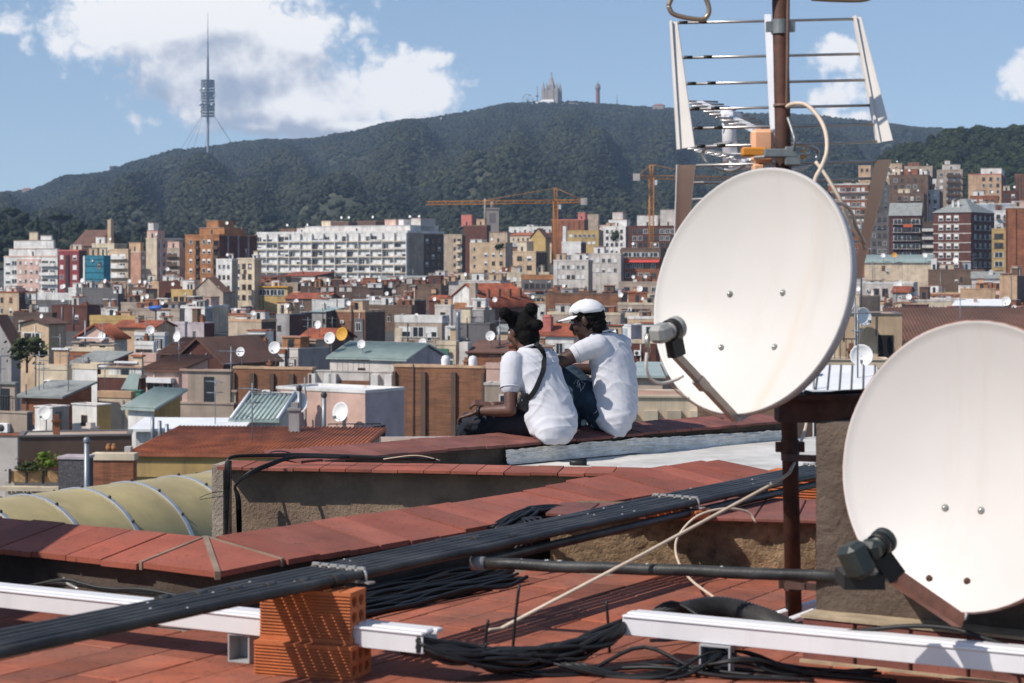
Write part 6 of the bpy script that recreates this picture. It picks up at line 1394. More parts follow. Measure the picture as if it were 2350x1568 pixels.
# ---- rendered pillar on a tiled plinth, with the rusty beam
PC = Vector((.775,4.85,0)); pil = thing('pillar', 'rough brown rendered pillar behind the right satellite dish', 'pillar', PC)
b = MB(); q = [PC, PC+V*1.3, PC+V*1.3+U*.36, PC+U*.36]
NX, NZ = 40, 26
def pface(o, d, nrm, L_, H0, H1):
    base = len(b.v)
    for i in range(NX+1):
        for k in range(NZ+1):
            p = o+d*(L_*i/NX)+Z*(H0+(H1-H0)*k/NZ); e = .010*noise.noise(p*9)+.006*noise.noise(p*30)
            if i in (0,NX): e *= .3
            b.v.append(tuple(p+nrm*e))
    for i in range(NX):
        for k in range(NZ):
            b.f.append((base+i*(NZ+1)+k, base+(i+1)*(NZ+1)+k, base+(i+1)*(NZ+1)+k+1, base+i*(NZ+1)+k+1)); b.m.append(0); b.sm.append(True)
pface(PC, V, -U, 1.3, .12, .60); pface(PC+U*.36, -U, -V, .36, .12, .60)
b.prism([(p.x,p.y) for p in [PC+U*.012+V*.012, PC+V*1.3, PC+V*1.3+U*.36, PC+U*.36+V*.012]], 0, .598)
b.build('shaft', M_pillar, pil, PC)
PL = PC-U*.085-V*.006
b = MB(); b.prism([(p.x,p.y) for p in [PL+U*.012, PL+V*1.5+U*.012, PL+V*1.5+U*.5, PL+U*.5]], 0, .118); b.build('plinth', M_mort, pil, PC)
rnd = random.Random(7)
for i in range(10):
    R = Matrix((V,U,Z)).transposed(); b = MB(); b.bbox(.003+i*.143,0,.012,.139+i*.143,.011,.116,.003,0,R,PL); b.build('plinth_tile', M_cop2, pil, PC)
b = MB(); b.prism([(p.x,p.y) for p in [PL-U*.012, PL+V*1.5-U*.012, PL+V*1.5-U*.0005, PL-U*.0005]], 0, .016); b.build('mortar_fillet', mat('sandy_mortar',(.42,.33,.22),.95,var=.3,scale=14,bump=.6,bscale=80,bdist=.005), pil, PC)
b = MB(); b.prism([(p.x,p.y) for p in [PL-U*.004, PL+V*1.5-U*.004, PL+V*1.5+U*.09, PL+U*.09]], .1185, .126); b.build('mortar_bed', _mats['sandy_mortar'], pil, PC)
bm_ = thing('steel_beam', 'rusted steel beam bridging from the mast to the pillar top', 'beam', at(1790,940,5.3))
A_ = at(1788,970,5.30); E_ = at(2010,972,4.98); d = (E_-A_); 
b = MB(); b.hull2([A_, A_+Vector((0,.10,0)), A_+Vector((0,.10,.062)), A_+Vector((0,0,.062))], [E_, E_+Vector((0,.10,0)), E_+Vector((0,.10,.062)), E_+Vector((0,0,.062))]); b.build('web', M_beam, bm_, bm_.location)
b = MB(); o = Vector((-.01,-.015,.0625)); b.hull2([A_+o, A_+o+Vector((0,.14,0)), A_+o+Vector((0,.14,.014)), A_+o+Vector((0,0,.014))], [E_+o, E_+o+Vector((0,.14,0)), E_+o+Vector((0,.14,.014)), E_+o+Vector((0,0,.014))]); b.build('flange', M_rust, bm_, bm_.location)
cable(bm_, [at(1848,900,5.2), at(1880,906,5.15), at(1930,900,5.1), at(1985,897,5.05), at(2040,890,5.0)], .006, off=bm_.location)
# left border shadow caster and duct clutter
ext = thing('cable_arc', 'single black cable arching over the right white trunking', 'cable', at(2100,1440,4.5))
cable(ext, [at(1900,1456,4.56), at(2000,1445,4.54), at(2090,1437,4.5), at(2180,1442,4.46), at(2250,1462,4.42), at(2330,1488,4.38)], .0058, off=ext.location)
# pale offcuts by the mast foot
for k,(px,py,ang) in enumerate(((1850,1384,.5),(1850,1405,.62))):
    p = atz(px,py+18,.02); r = thing('trunking_offcut', 'upper white trunking offcut leaning by the mast foot' if k == 0 else 'lower white trunking offcut leaning by the mast foot', 'offcut', p, ang, 'white offcuts by the mast foot')
    b = MB(); b.bbox(-.1,-.012,0,.1,.012,.022,.003,0,Matrix.Rotation(RAD(-9),3,'Y')); b.build('strip', M_white, r)
# small dark bag on the silver roof
bg_ = thing('bag', 'small dark crumpled bag at the foot of the foil upstand', 'bag', atz(1330,1068,-.125))
b = MB(); b.ico((0,0,.012), 1, 2, 0, .5, (.055,.03,.024)); b.build('bag_body', M_cable, bg_)

# ---- vaulted skylight of yellowed plastic on the left
M_vault = mat('yellowed_plastic', (.50,.40,.185), .45, var=.12, scale=.9, col2=(.30,.24,.12), c2scale=.5, c2amt=.35, streak=.25, streakcol=(.16,.13,.07))
M_alu = mat('aluminium_rib', (.50,.53,.57), .4, metal=.6, var=.1)
VX = Vector((.579,.815,0)); VS = Vector((.815,-.579,0)); vc = at(410,1094,36.5)
va = thing('vaulted_skylight', 'yellowed plastic barrel vault skylight with grey metal ribs at the left', 'skylight', vc)
RV = 1.72; step = 1.22
def vp(s, a, R=RV): return vc + VX*s + VS*(R*cos(a)) + Z*(R*sin(a)*.86 - RV*.86)
b = MB(); ns, na = 48, 22
for i in range(-8, 4):
    b = MB()
    for q in range(2):
        for k in range(na+1): b.v.append(tuple(vp((i+q)*step, pi*k/na)))
    for k in range(na): b.f.append((k,k+1,na+1+k+1,na+1+k)); b.m.append(0); b.sm.append(True)
    b.build('panel', M_vault, va, vc)
    b = MB()
    for q in (0,1):
        for k in range(na+1):
            for (R, ds) in ((RV+.012,-.05),(RV+.035,-.05),(RV+.035,.05),(RV+.012,.05)): pass
    prev = None
    for k in range(na+1):
        a = pi*k/na; ring = [vp(i*step-.036,a,RV+.004), vp(i*step-.036,a,RV+.03), vp(i*step+.036,a,RV+.03), vp(i*step+.036,a,RV+.004)]
        base = len(b.v); b.v += [tuple(p) for p in ring]
        if prev is not None:
            for m_ in range(4): b.f.append((prev+m_, base+m_, base+(m_+1)%4, prev+(m_+1)%4)); b.m.append(0); b.sm.append(False)
        prev = base
    b.build('rib', M_alu, va, vc)
    for k in (5,8,11,14):
        p = vp(i*step, pi*k/na, RV+.045); b = MB(); b.ico(p, .035, 1); b.build('rivet', M_rail, va, vc)
b = MB(); A_ = vp(-9*step,0); E_ = vp(4.2*step,0)
b.hull2([A_-Z*.12-VS*.1, A_-Z*.12+VS*.12, A_+VS*.12+Z*.02, A_-VS*.1+Z*.02],[E_-Z*.12-VS*.1, E_-Z*.12+VS*.12, E_+VS*.12+Z*.02, E_-VS*.1+Z*.02]); b.build('gutter', M_galv, va, vc)
b = MB(); b.hull2([A_-Z*16-VS*3.4, A_-Z*16+VS*.1, A_+VS*.1-Z*.125, A_-VS*3.4-Z*.125],[E_-Z*16-VS*3.4, E_-Z*16+VS*.1, E_+VS*.1-Z*.125, E_-VS*3.4-Z*.125]); b.build('base_wall', WM('taupe'), va, vc)

# ---- unseen wall added beyond the left border to cast a shadow on the coping
sw = thing('side_wall', 'rendered wall beyond the left border whose shadow darkens the coping', 'wall', Vector((-2.9,4.6,0)))
b = MB(); d = Vector((.27,.96,0)).normalized(); s = Vector((-d.y,d.x,0)); o = Vector((-2.33,5.42,0))
q = [o-d*2.6, o+d*.72, o+d*.72+s*.3, o-d*2.6+s*.3]; b.prism([(p.x+2.9,p.y-4.6) for p in q], -.2, 1.25); b.build('wall', M_wallB, sw)
b = MB(); q = [o-d*2.62-s*.02, o+d*.74-s*.02, o+d*.74+s*.32, o-d*2.62+s*.32]; b.prism([(p.x+2.9,p.y-4.6) for p in q], 1.251, 1.27); b.build('coping', M_cop, sw)
# ================================================================ mast, aerial and the two large dishes
M_dish = mat('dish_enamel', (.60,.57,.53), .42, var=.045, scale=2.5, spec=.35, streak=.22, streakcol=(.42,.34,.25))
M_rim = mat('dish_rim', (.50,.47,.45), .5, var=.1, scale=12)
M_rimrust = mat('rusting_rim', (.40,.22,.16), .7, var=.4, scale=18, col2=(.52,.40,.36), c2scale=9, c2amt=.45)
M_bolt = mat('bolt_steel', (.46,.46,.42), .3, metal=.7, var=.2, scale=60)
M_arm = mat('bronze_arm', (.42,.35,.29), .4, metal=.2, var=.25, scale=20)
M_armr = mat('red_brown_arm', (.46,.20,.13), .6, metal=.1, var=.3, scale=16)
M_lnb = mat('lnb_grey', (.30,.30,.28), .5, var=.12, scale=20)
M_lnbd = mat('lnb_dark', (.030,.038,.035), .45, var=.25, scale=20)
M_holder = mat('black_holder', (.014,.014,.014), .5)
M_beige = mat('aerial_beige', (.66,.61,.55), .45, var=.06, scale=8)
M_alum = mat('aerial_aluminium', (.42,.40,.38), .32, metal=.8, var=.15, scale=20)
M_peach = mat('orange_plastic_faded', (.78,.42,.24), .5, var=.12, scale=14); M_orange = mat('orange_plastic', (.62,.24,.03), .5, var=.15, scale=14)
M_lead = mat('grey_clamp', (.26,.27,.26), .45, metal=.6, var=.2, scale=30)
M_brownc = mat('brown_cable', (.17,.10,.07), .5, var=.2, scale=20)
def stain(m, a, bx, wd, col, y0=-.45, y1=.30, amt=.5):
    """a rust run with its own shape on the dish: a line x = a + bx*y in the dish's own frame"""
    nt = m.node_tree; L = nt.links.new; bs = nt.nodes['Principled BSDF']; src = bs.inputs['Base Color'].links[0].from_socket
    tc = nt.nodes.new('ShaderNodeTexCoord'); sp = nt.nodes.new('ShaderNodeSeparateXYZ'); L(tc.outputs['Object'], sp.inputs[0])
    def M(op, x, y=None):
        n = nt.nodes.new('ShaderNodeMath'); n.operation = op
        for i, v in enumerate((x, y)):
            if v is None: continue
            if isinstance(v, (int,float)): n.inputs[i].default_value = v
            else: L(v, n.inputs[i])
        return n.outputs[0]
    no = nt.nodes.new('ShaderNodeTexNoise'); no.inputs['Scale'].default_value = 9; L(tc.outputs['Object'], no.inputs[0])
    d = M('ABSOLUTE', M('SUBTRACT', M('ADD', sp.outputs[0], M('MULTIPLY', M('SUBTRACT', no.outputs[0], .5), .05)), M('ADD', M('MULTIPLY', sp.outputs[1], bx), a)))
    f = M('MAXIMUM', M('SUBTRACT', 1.0, M('DIVIDE', d, wd)), 0.0)
    fy = M('MULTIPLY', M('MAXIMUM', M('SUBTRACT', y1, sp.outputs[1]), 0.0), amt*2.2)
    f = M('MINIMUM', M('MULTIPLY', M('MULTIPLY', f, f), fy), .6)
    mx = nt.nodes.new('ShaderNodeMix'); mx.data_type = 'RGBA'; L(f, mx.inputs[0]); L(src, mx.inputs[6]); mx.inputs[7].default_value = (*col,1); L(mx.outputs[2], bs.inputs['Base Color'])
def big_dish(label, px, py, Y, n, R, bolts, mface, mrim, rim_w):
    c = at(px, py, Y); n = Vector(n).normalized(); u = (Z-n*n.z).normalized(); x = u.cross(n).normalized()
    M3 = Matrix((x, u, n)).transposed(); r = thing('satellite_dish', label, 'satellite dish', c)
    M4 = M3.to_4x4(); dep = R*.22
    prof = [(R*k/18, -dep*(1-(k/18)**2)) for k in range(0,19)]
    b = MB(); b.lathe([(max(p,.0005),h) for p,h in prof]+[(R+.003,.003),(R+.006,.003)], Matrix(), 72)
    o = b.build('reflector', mface, r); o.matrix_local = M4
    b = MB(); b.lathe([(R+.006,.0031),(R+.009,.001),(R+.010,-.006),(R+.004,-rim_w),(R-.004,-rim_w),(R*.97,-.014)], Matrix(), 72); o = b.build('rim', mrim, r); o.matrix_local = M4
    b = MB(); b.lathe([(R*.972,-.013)]+[(max(.0005,p*.975),h-.008) for p,h in prof[::-1]], Matrix(), 48); o = b.build('back', mrim, r); o.matrix_local = M4
    cam0 = Vector((0,0,HC))
    for (bx, by) in bolts:
        d = at(bx, by, 1)-cam0; t = (c-cam0).dot(n)/d.dot(n)
        for _ in range(4):
            p = cam0+d*t-c; lx, ly = p.dot(x), p.dot(u); h = -dep*(1-(lx*lx+ly*ly)/R/R); t += (h-p.dot(n))/d.dot(n)
        p = cam0+d*t-c
        b = MB(); b.lathe([(.0095,0),(.0095,.0015),(.0065,.002),(.0062,.0055),(.0035,.0085),(.0004,.009)], Matrix(), 14); o = b.build('bolt', M_bolt, r); o.matrix_local = Matrix.Translation(p) @ M4
    return r, c, n, u, x
n1 = (-.722,-.652,.236); R1 = .331
r1, c1, n1, u1, x1 = big_dish('large white satellite dish on the rusty mast with a faint rust run', 1717, 666, 5.10, n1, R1, ((1675,675),(1797,672),(1655,798),(1778,797)), M_dish, M_rim, .030)
stain(M_dish, .145, .16, .045, (.62,.44,.26), amt=.26)
def seg(b, p, q, w, h, up=Z):
    d = (q-p).normalized(); s = d.cross(up).normalized(); t = s.cross(d)
    A = [p-s*w-t*h, p+s*w-t*h, p+s*w+t*h, p-s*w+t*h]; B_ = [v+(q-p) for v in A]; return b.hull2(A[::-1], B_[::-1])
def lnb(r, c, lp, dishc, mh, mb, mcap, body_len, label=None):
    """horn ring turned to the dish, holder clamp and feed body behind it"""
    d = (dishc-lp).normalized(); q = d.to_track_quat('Z','Y').to_matrix().to_4x4()
    b = MB(); b.lathe([(.0005,.030),(.026,.030),(.030,.026),(.030,.012),(.024,.008),(.021,-.02),(.0005,-.02)], Matrix.Translation(lp-c) @ q, 24); b.build('feed_horn', mcap, r)
    b = MB(); b.lathe([(.0255,-.012),(.028,-.012),(.028,.010),(.0255,.010)], Matrix.Translation(lp-c) @ q, 20, closed=True); b.build('holder', mh, r)
    b = MB(); R = q.to_3x3(); b.bbox(-.024,-.020,-.022-body_len,.024,.026,-.018,.011,0,R,lp-c); b.build('feed_body', mb, r); return d
bot1 = at(1689,962,5.03); elb1 = at(1650,925,4.98); hold1 = at(1548,812,4.85); lp1 = at(1541,757,4.83)
b = MB(); seg(b, bot1-c1, hold1-c1, .0095, .0095); b.build('feed_arm', M_arm, r1)
b = MB(); seg(b, bot1-c1+Vector((.0,-.004,0)), bot1-c1-n1*.05+u1*.03, .011, .007); b.build('arm_bracket', M_rim, r1)
b = MB(); seg(b, at(1618,890,4.94)-c1, at(1600,870,4.917)-c1, .0125, .0125); b.build('sleeve', M_arm, r1)
b = MB(); seg(b, hold1-c1+Vector((.006,0,-.006)), lp1-c1+Vector((.006,.012,-.022)), .014, .020); b.build('holder_neck', M_holder, r1)
lnb(r1, c1, lp1, c1-u1*.02, M_holder, M_lnb, M_lnb, .052)
b = MB(); p = at(1486,782,4.80)-c1; b.tube([p+Z*.018, p-Z*.028], .0068, 10); b.build('connector', M_alum, r1)
b = MB(); b.tube([v-c1 for v in spline([at(1486,800,4.80),at(1483,840,4.80),at(1492,868,4.82),at(1515,880,4.86),at(1545,874,4.90),at(1568,863,4.92)],6)], .0042, 8); b.build('feed_cable', M_beige, r1)
b = MB(); b.tube([v-c1 for v in spline([at(1515,835,5.12),at(1545,890,5.12),at(1600,932,5.10),at(1660,962,5.07)],6)], .0022, 6); b.build('rim_wire', M_brownc, r1)
mast_b = Vector((.797,5.385,0)); mast_t = at(1786,-160,5.36)
mp = mast_b.lerp(mast_t, .40)
b = MB(); seg(b, -n1*.125, mp-c1+Vector((-.03,-.01,0)), .035, .05); b.build('mount_bracket', M_rust, r1)
# right dish
n2 = (-.695,-.708,.18); R2 = .3375
r2, c2, n2, u2, x2 = big_dish('large pale satellite dish cut by the right edge in front of the pillar', 2217, 1067, 4.50, n2, R2, ((2169,1166),(2252,1172)), mat('dish_enamel_pink',(.60,.565,.53),.45,var=.045,scale=2.5,spec=.35,streak=.25,streakcol=(.42,.33,.25)), M_rimrust, .036)
for (bx, by) in ((2145,1330),(2229,1336)):
    d = at(bx,by,1)-Vector((0,0,HC)); t = (c2-n2*.045-Vector((0,0,HC))).dot(n2)/d.dot(n2); p = Vector((0,0,HC))+d*t-c2
    lx, ly = p.dot(x2), p.dot(u2); h = -R2*.22*(1-(lx*lx+ly*ly)/R2/R2); p += n2*(h-p.dot(n2)+.0005)
    b = MB(); b.lathe([(.0095,0),(.006,.003),(.004,.004),(.0004,.004)], Matrix(), 12); o = b.build('rusty_bolt', M_rust, r2); o.matrix_local = Matrix.Translation(p) @ Matrix((x2,u2,n2)).transposed().to_4x4()
bot2 = at(2200,1424,4.41); hold2 = at(2052,1322,4.23); lp2 = at(2018,1250,4.21)
b = MB(); seg(b, bot2-c2, hold2-c2, .013, .016); b.build('feed_arm', M_armr, r2)
b = MB(); b.tube([v-c2 for v in (bot2, at(2214,1420,4.42), at(2222,1398,4.44))], .0045, 6); b.build('arm_bracket', M_rim, r2)
b = MB(); seg(b, hold2-c2+Vector((.004,0,-.002)), lp2-c2+Vector((.0,.012,-.02)), .013, .022); b.build('holder_neck', M_holder, r2)
lnb(r2, c2, lp2, c2-u2*.02, M_holder, M_lnbd, M_lnbd, .03)
b = MB(); p = at(1968,1288,4.17)-c2; b.bbox(-.030,-.03,-.036,.026,.03,.042,.012,0,Matrix.Rotation(RAD(-24),3,'Y') @ Matrix.Rotation(RAD(30),3,'Z'),p); b.build('feed_body', M_lnbd, r2)
b = MB(); p = at(1965,1330,4.2)-c2; b.box(-.03,-.02,-.02,.06,.1,.012,0,None,p); b.build('lower_clamp', M_holder, r2)
b = MB(); seg(b, -n2*.14, at(2170,1150,4.9)-c2, .04, .05); b.build('wall_bracket', M_rust, r2)
# ---- the rusty mast
ms = thing('antenna_mast', 'tall rusty steel mast rising out of the top of the picture', 'mast', mast_b)
b = MB(); b.tube([mast_b-mast_b+Z*.0, (mast_t-mast_b)*.3, (mast_t-mast_b)*.6, mast_t-mast_b], [.0232,.0232,.0225,.0222], 20); b.build('pole', M_rust, ms)
mz = lambda py: mast_b.lerp(mast_t, (1430-py)/1590.)
for py in (62,1030,1345):
    p = mz(py)-mast_b; b = MB(); b.lathe([(.0236,-.02),(.026,-.02),(.026,.02),(.0236,.02)], Matrix.Translation(p), 20, smooth=False, closed=True)
    b.box(.02,-.012,-.014,.04,.012,.014,0,None,p); b.box(-.04,-.012,-.014,-.02,.012,.014,0,None,p); b.build('clamp_band', M_lead if py < 500 else M_beam, ms)
for py in (1052,1347):
    a = mz(py)-mast_b; b = MB(); e = at(1900, py+2, 5.0 if py < 1200 else 5.1)-mast_b; seg(b, a+Vector((-.02,-.026,0)), e, .010, .009); b.build('wall_bracket', M_beam, ms)
for py in (243,):
    p = mz(py)-mast_b; b = MB(); b.lathe([(.0236,-.004),(.0252,-.004),(.0252,.004),(.0236,.004)], Matrix.Translation(p), 18, closed=True); b.build('cable_tie', M_brownc, ms)
# ---- television aerial with its two reflector panels
ar = thing('tv_aerial', 'large beige television aerial with two rod reflector panels on the mast', 'aerial', at(1745,350,5.44)); ao = ar.location.copy()
def plate(pts, Ys, nm='end_plate', th=.012):
    P = [at(x,y,Y)-ao for (x,y),Y in zip(pts,Ys)]; b = MB(); dv = Vector((.25,1,0)).normalized()*th
    b.hull2([p+dv for p in P], P); return b.build(nm, M_beige, ar)
YT, YB = 5.76, 5.42
plate(((1539,50),(1554,50),(1594,337),(1556,342)), (YT,YT,YB,YB)); plate(((1960,39),(1976,39),(2049,322),(2016,327)), (YT,YT,YB,YB))
for pp in (((1558,379),(1595,378),(1568,640),(1547,640)), ((2008,368),(2045,366),(1974,640),(1957,640))):
    o = plate(pp, (YB,YB,YT,YT)); o.data.materials[0] = mat('aerial_cream_bounce', (.86,.70,.54), .5, var=.06, scale=8)  # lower plates coloured lighter and warmer to imitate bounced light
# outer lips of the end plates
for pts, Ys in ((((1537,48),(1541,48),(1560,343),(1554,343)),(YT,YT,YB,YB)), (((1958,37),(1963,37),(2019,328),(2013,328)),(YT,YT,YB,YB)), (((1553,378),(1558,378),(1549,640),(1545,640)),(YB,YB,YT,YT))):
    P = [at(x,y,Y)-ao for (x,y),Y in zip(pts,Ys)]; b = MB(); b.hull2([p+Vector((0,.02,0)) for p in P], [p-Vector((0,.012,0)) for p in P]); b.build('plate_lip', M_beige, ar)
for (a, e, f) in (((1556,53),(1960,44),0),((1567,133),(1976,124),.28),((1575,193),(1987,184),.49),((1583,251),(1998,242),.69),((1590,295),(2006,285),.85),((1596,337),(2013,325),1.0)):
    Y = YT+(YB-YT)*f; b = MB(); b.tube([at(*a,Y)-ao, at(*e,Y)-ao], .0042, 8); b.build('reflector_rod', M_alum, ar)
    for k in (.03,.14): 
        b = MB(); p = at(*a,Y).lerp(at(*e,Y),k)-ao; b.tube([p-Vector((.012,0,-.001)),p+Vector((.012,0,.001))], .0052, 8); b.build('rod_sleeve', M_holder, ar)
for (a, e, f) in (((1597,380),(2012,370),0),((1590,420),(2003,410),.2),((1583,458),(1998,447),.36),((1576,510),(1985,500),.55),((1570,565),(1975,555),.76),((1566,615),(1965,605),.93)):
    Y = YB+(YT-YB)*f; b = MB(); b.tube([at(*a,Y)-ao, at(*e,Y)-ao], .0042, 8); b.build('reflector_rod', M_alum, ar)
P = [at(x,y,Y)-ao for (x,y),Y in (((1755,33),YT),((1769,33),YT),((1792,330),YB),((1770,330),YB))]; b = MB(); b.hull2([p+Vector((0,.014,0)) for p in P], P); b.build('spine', M_white, ar)
P = [at(x,y,Y)-ao for (x,y),Y in (((1770,380),YB),((1790,380),YB),((1760,640),YT),((1745,640),YT))]; b = MB(); b.hull2([p+Vector((0,.014,0)) for p in P], P); b.build('spine', M_white, ar)
b = MB(); b.bbox(-.030,-.03,-.052,.032,.03,.044,.010,0,None,at(1748,333,5.42)-ao); b.build('junction_box', M_peach, ar)
b = MB(); b.bbox(-.024,-.026,-.10,.010,.026,-.054,.006,0,None,at(1745,333,5.42)-ao); b.build('box_foot', M_peach, ar)
b = MB(); b.bbox(-.05,-.02,-.012,.02,.02,.014,.005,0,None,at(1742,350,5.35)-ao); b.build('wing_nut', M_orange, ar)
b = MB(); b.bbox(-.013,-.016,-.013,.013,.016,.013,.003,0,None,at(1836,355,5.33)-ao); b.build('wing_nut', M_orange, ar)
b = MB(); b.bbox(-.045,-.012,-.012,.05,.012,.012,.003,0,None,at(1790,352,5.32)-ao); b.bbox(-.022,-.016,-.026,.024,.0,.028,.004,0,None,at(1818,360,5.325)-ao); b.build('mast_clamp', M_lead, ar)
b = MB(); b.tube([at(1730,362,5.33)-ao, at(1860,352,5.31)-ao], .0048, 8); b.build('clamp_bolt', M_bolt, ar)
A_, E_ = at(1738,300,5.47), at(1603,236,6.35)
b = MB(); seg(b, A_-ao, E_-ao, .010, .008); b.build('boom', M_white, ar)
for k in range(9):
    p = A_.lerp(E_, .12+.86*k/8); s = Vector((.95,.30,0)).normalized()*.066
    b = MB(); b.tube([p-s+Z*.006-ao, p+s+Z*.006-ao], .0036, 6); b.build('director', M_alum, ar)
A2, E2 = at(1740,372,5.47), at(1600,344,6.3)
b = MB(); seg(b, A2-ao, E2-ao, .007, .006); b.build('boom', M_white, ar)
for k in range(8):
    p = A2.lerp(E2, .15+.83*k/7); s = Vector((.95,.30,0)).normalized()*.06
    b = MB(); b.tube([p-s+Z*.006-ao, p+s+Z*.006-ao], .0036, 6); b.build('director', M_alum, ar)
b = MB(); b.tube([v-ao for v in (at(1668,258,5.9),at(1672,275,5.88),at(1676,372,5.86))], [.020,.021,.024], 14); b.build('support_tube', M_white, ar)
b = MB(); b.bbox(-.035,-.02,-.016,.03,.02,.016,.008,0,None,at(1680,270,5.86)-ao); b.bbox(-.02,-.02,-.05,.045,.02,.0,.008,0,None,at(1688,352,5.84)-ao); b.build('support_head', M_white, ar)
for s in (-1, 1):   # looped dipole arms
    b = MB(); pts = [at(1745+s*18,345,5.43), at(1745+s*70,330,5.5), at(1745+s*128,342,5.56), at(1745+s*122,372,5.56), at(1745+s*66,392,5.5), at(1745+s*18,366,5.43)]
    b.tube([v-ao for v in spline(pts,6)], .0062, 8); b.build('dipole_loop', M_alum, ar)
# folded dipoles of a second aerial higher on the mast
up = thing('tv_aerial', 'second television aerial above the picture edge, only its bent dipole loops showing', 'aerial', at(1786,-60,5.36)); uo = up.location.copy()
def loop(pts, Y):
    b = MB(); P = [at(x,y,Y)-uo for x,y in pts]; b.tube(spline(P+[P[0]],7), .0068, 8); b.build('dipole_loop', mat('dipole_bronze',(.36,.26,.18),.35,metal=.6,var=.2,scale=20), up)
loop(((1534,14),(1545,32),(1580,42),(1614,44),(1627,28),(1622,2),(1600,-38),(1565,-38),(1545,-12)), 5.3)
loop(((1862,-3),(1920,0),(1985,-1),(2010,-20),(1980,-50),(1890,-50),(1855,-25)), 5.36)
b = MB(); seg(b, at(1580,-45,5.3)-uo, at(1960,-58,5.36)-uo, .008, .008); b.build('cross_boom', M_alum, up)
# cables on the mast
mc = thing('mast_cables', 'brown and cream aerial cables running down the rusty mast and over the dish rim', 'cable bundle', at(1808,100,5.33)); mo = mc.location.copy()
cable(mc, [at(1809,-150,5.33),at(1809,-40,5.33),at(1808,80,5.33),at(1807,180,5.33),at(1806,245,5.34)], .0050, M_brownc, mo)
cable(mc, [at(1806,245,5.34),at(1822,238,5.30),at(1848,240,5.27),at(1870,258,5.24),at(1888,285,5.20),at(1897,315,5.17),at(1897,350,5.14),at(1886,382,5.10),at(1872,408,5.06),at(1868,425,5.03)], .0062, M_cream, mo)
cable(mc, [at(1868,425,5.03),at(1874,440,5.02),at(1895,462,5.02),at(1925,466,5.04),at(1950,480,5.08),at(1965,520,5.12),at(1985,560,5.16)], .0048, M_cream, mo)
cable(mc, [at(1872,372,5.2),at(1890,395,5.18),at(1912,430,5.16),at(1930,462,5.15),at(1945,500,5.16),at(1962,530,5.17),at(1978,555,5.18),at(1984,572,5.2)], .0052, M_cream, mo)
cable(mc, [at(1900,440,5.06),at(1918,475,5.06),at(1938,520,5.08),at(1955,560,5.1),at(1962,600,5.12)], .0042, M_pipe, mo)
cable(mc, [at(1812,392,5.36),at(1824,330,5.3),at(1818,300,5.32),at(1808,270,5.34)], .005, M_lead, mo)
# ================================================================ the two people on the parapet
from mathutils.bvhtree import BVHTree
M_skin1 = mat('skin_warm_brown', (.105,.048,.031), .5, var=.12, scale=18, spec=.45, bump=.1, bscale=200, bdist=.001)
M_skin2 = mat('skin_deep_brown', (.066,.032,.022), .48, var=.12, scale=18, spec=.45, bump=.1, bscale=200, bdist=.001)
M_tee = mat('white_cotton', (.56,.56,.59), .9, var=.03, scale=9, bump=.5, bscale=22, bdist=.003, spec=.2)
M_cap = mat('white_cap_cotton', (.66,.66,.67), .85, var=.04, scale=12, bump=.4, bscale=60, bdist=.003, spec=.2)
M_navy = mat('navy_twill', (.022,.024,.034), .85, var=.25, scale=14, bump=.5, bscale=30, bdist=.006, spec=.25)
M_jean = mat('blue_denim', (.020,.036,.058), .9, var=.35, scale=10, col2=(.05,.08,.11), c2scale=9, c2amt=.2, bump=.5, bscale=40, bdist=.005, spec=.2)
M_hair = mat('black_hair', (.0045,.004,.004), .75, var=.4, scale=60, bump=.8, bscale=150, bdist=.006, spec=.15)
M_leather = mat('black_strap', (.010,.010,.011), .45, var=.2, scale=30)
M_eye = mat('eye_white', (.55,.52,.48), .3); M_lace = mat('pale_threads', (.55,.58,.62), .9)
def ell(b, c, ax, sub=2):
    bm = bmesh.new(); bmesh.ops.create_icosphere(bm, subdivisions=sub, radius=1); bm.verts.index_update()
    vs = [Vector(c)+ax[0]*v.co.x+ax[1]*v.co.y+ax[2]*v.co.z for v in bm.verts]; b.add(vs, [tuple(v.index for v in f.verts) for f in bm.faces]); bm.free()
def ball(b, c, r, sub=2): ell(b, c, (Vector((r,0,0)),Vector((0,r,0)),Vector((0,0,r))), sub)
def limb(b, pts, rs, n=14):
    """tapered run of a limb with rounded joints"""
    P = [Vector(p) for p in pts]
    for i in range(len(P)-1): b.tube([P[i], P[i].lerp(P[i+1],.5), P[i+1]], [rs[i], (rs[i]+rs[i+1])/2*1.03, rs[i+1]], n)
    for p, r in zip(P, rs): ball(b, p, r)
def rings(b, rr, sx, sy, n=28):
    """loft of elliptical sections: (centre, half width along sx, half depth along sy)"""
    base = len(b.v)
    for c, a, d in rr:
        for k in range(n):
            t = 2*pi*k/n; b.v.append(tuple(Vector(c)+sx*(.96*a*cos(t))+sy*(.96*d*sin(t))))
    for i in range(len(rr)-1):
        for k in range(n):
            k2 = (k+1)%n; b.f.append((base+i*n+k, base+i*n+k2, base+(i+1)*n+k2, base+(i+1)*n+k))
    b.f.append(tuple(base+k for k in range(n-1,-1,-1))); e = base+(len(rr)-1)*n; b.f.append(tuple(e+k for k in range(n)))
    m = len(b.f); b.m = [0]*m; b.sm = [False]*m
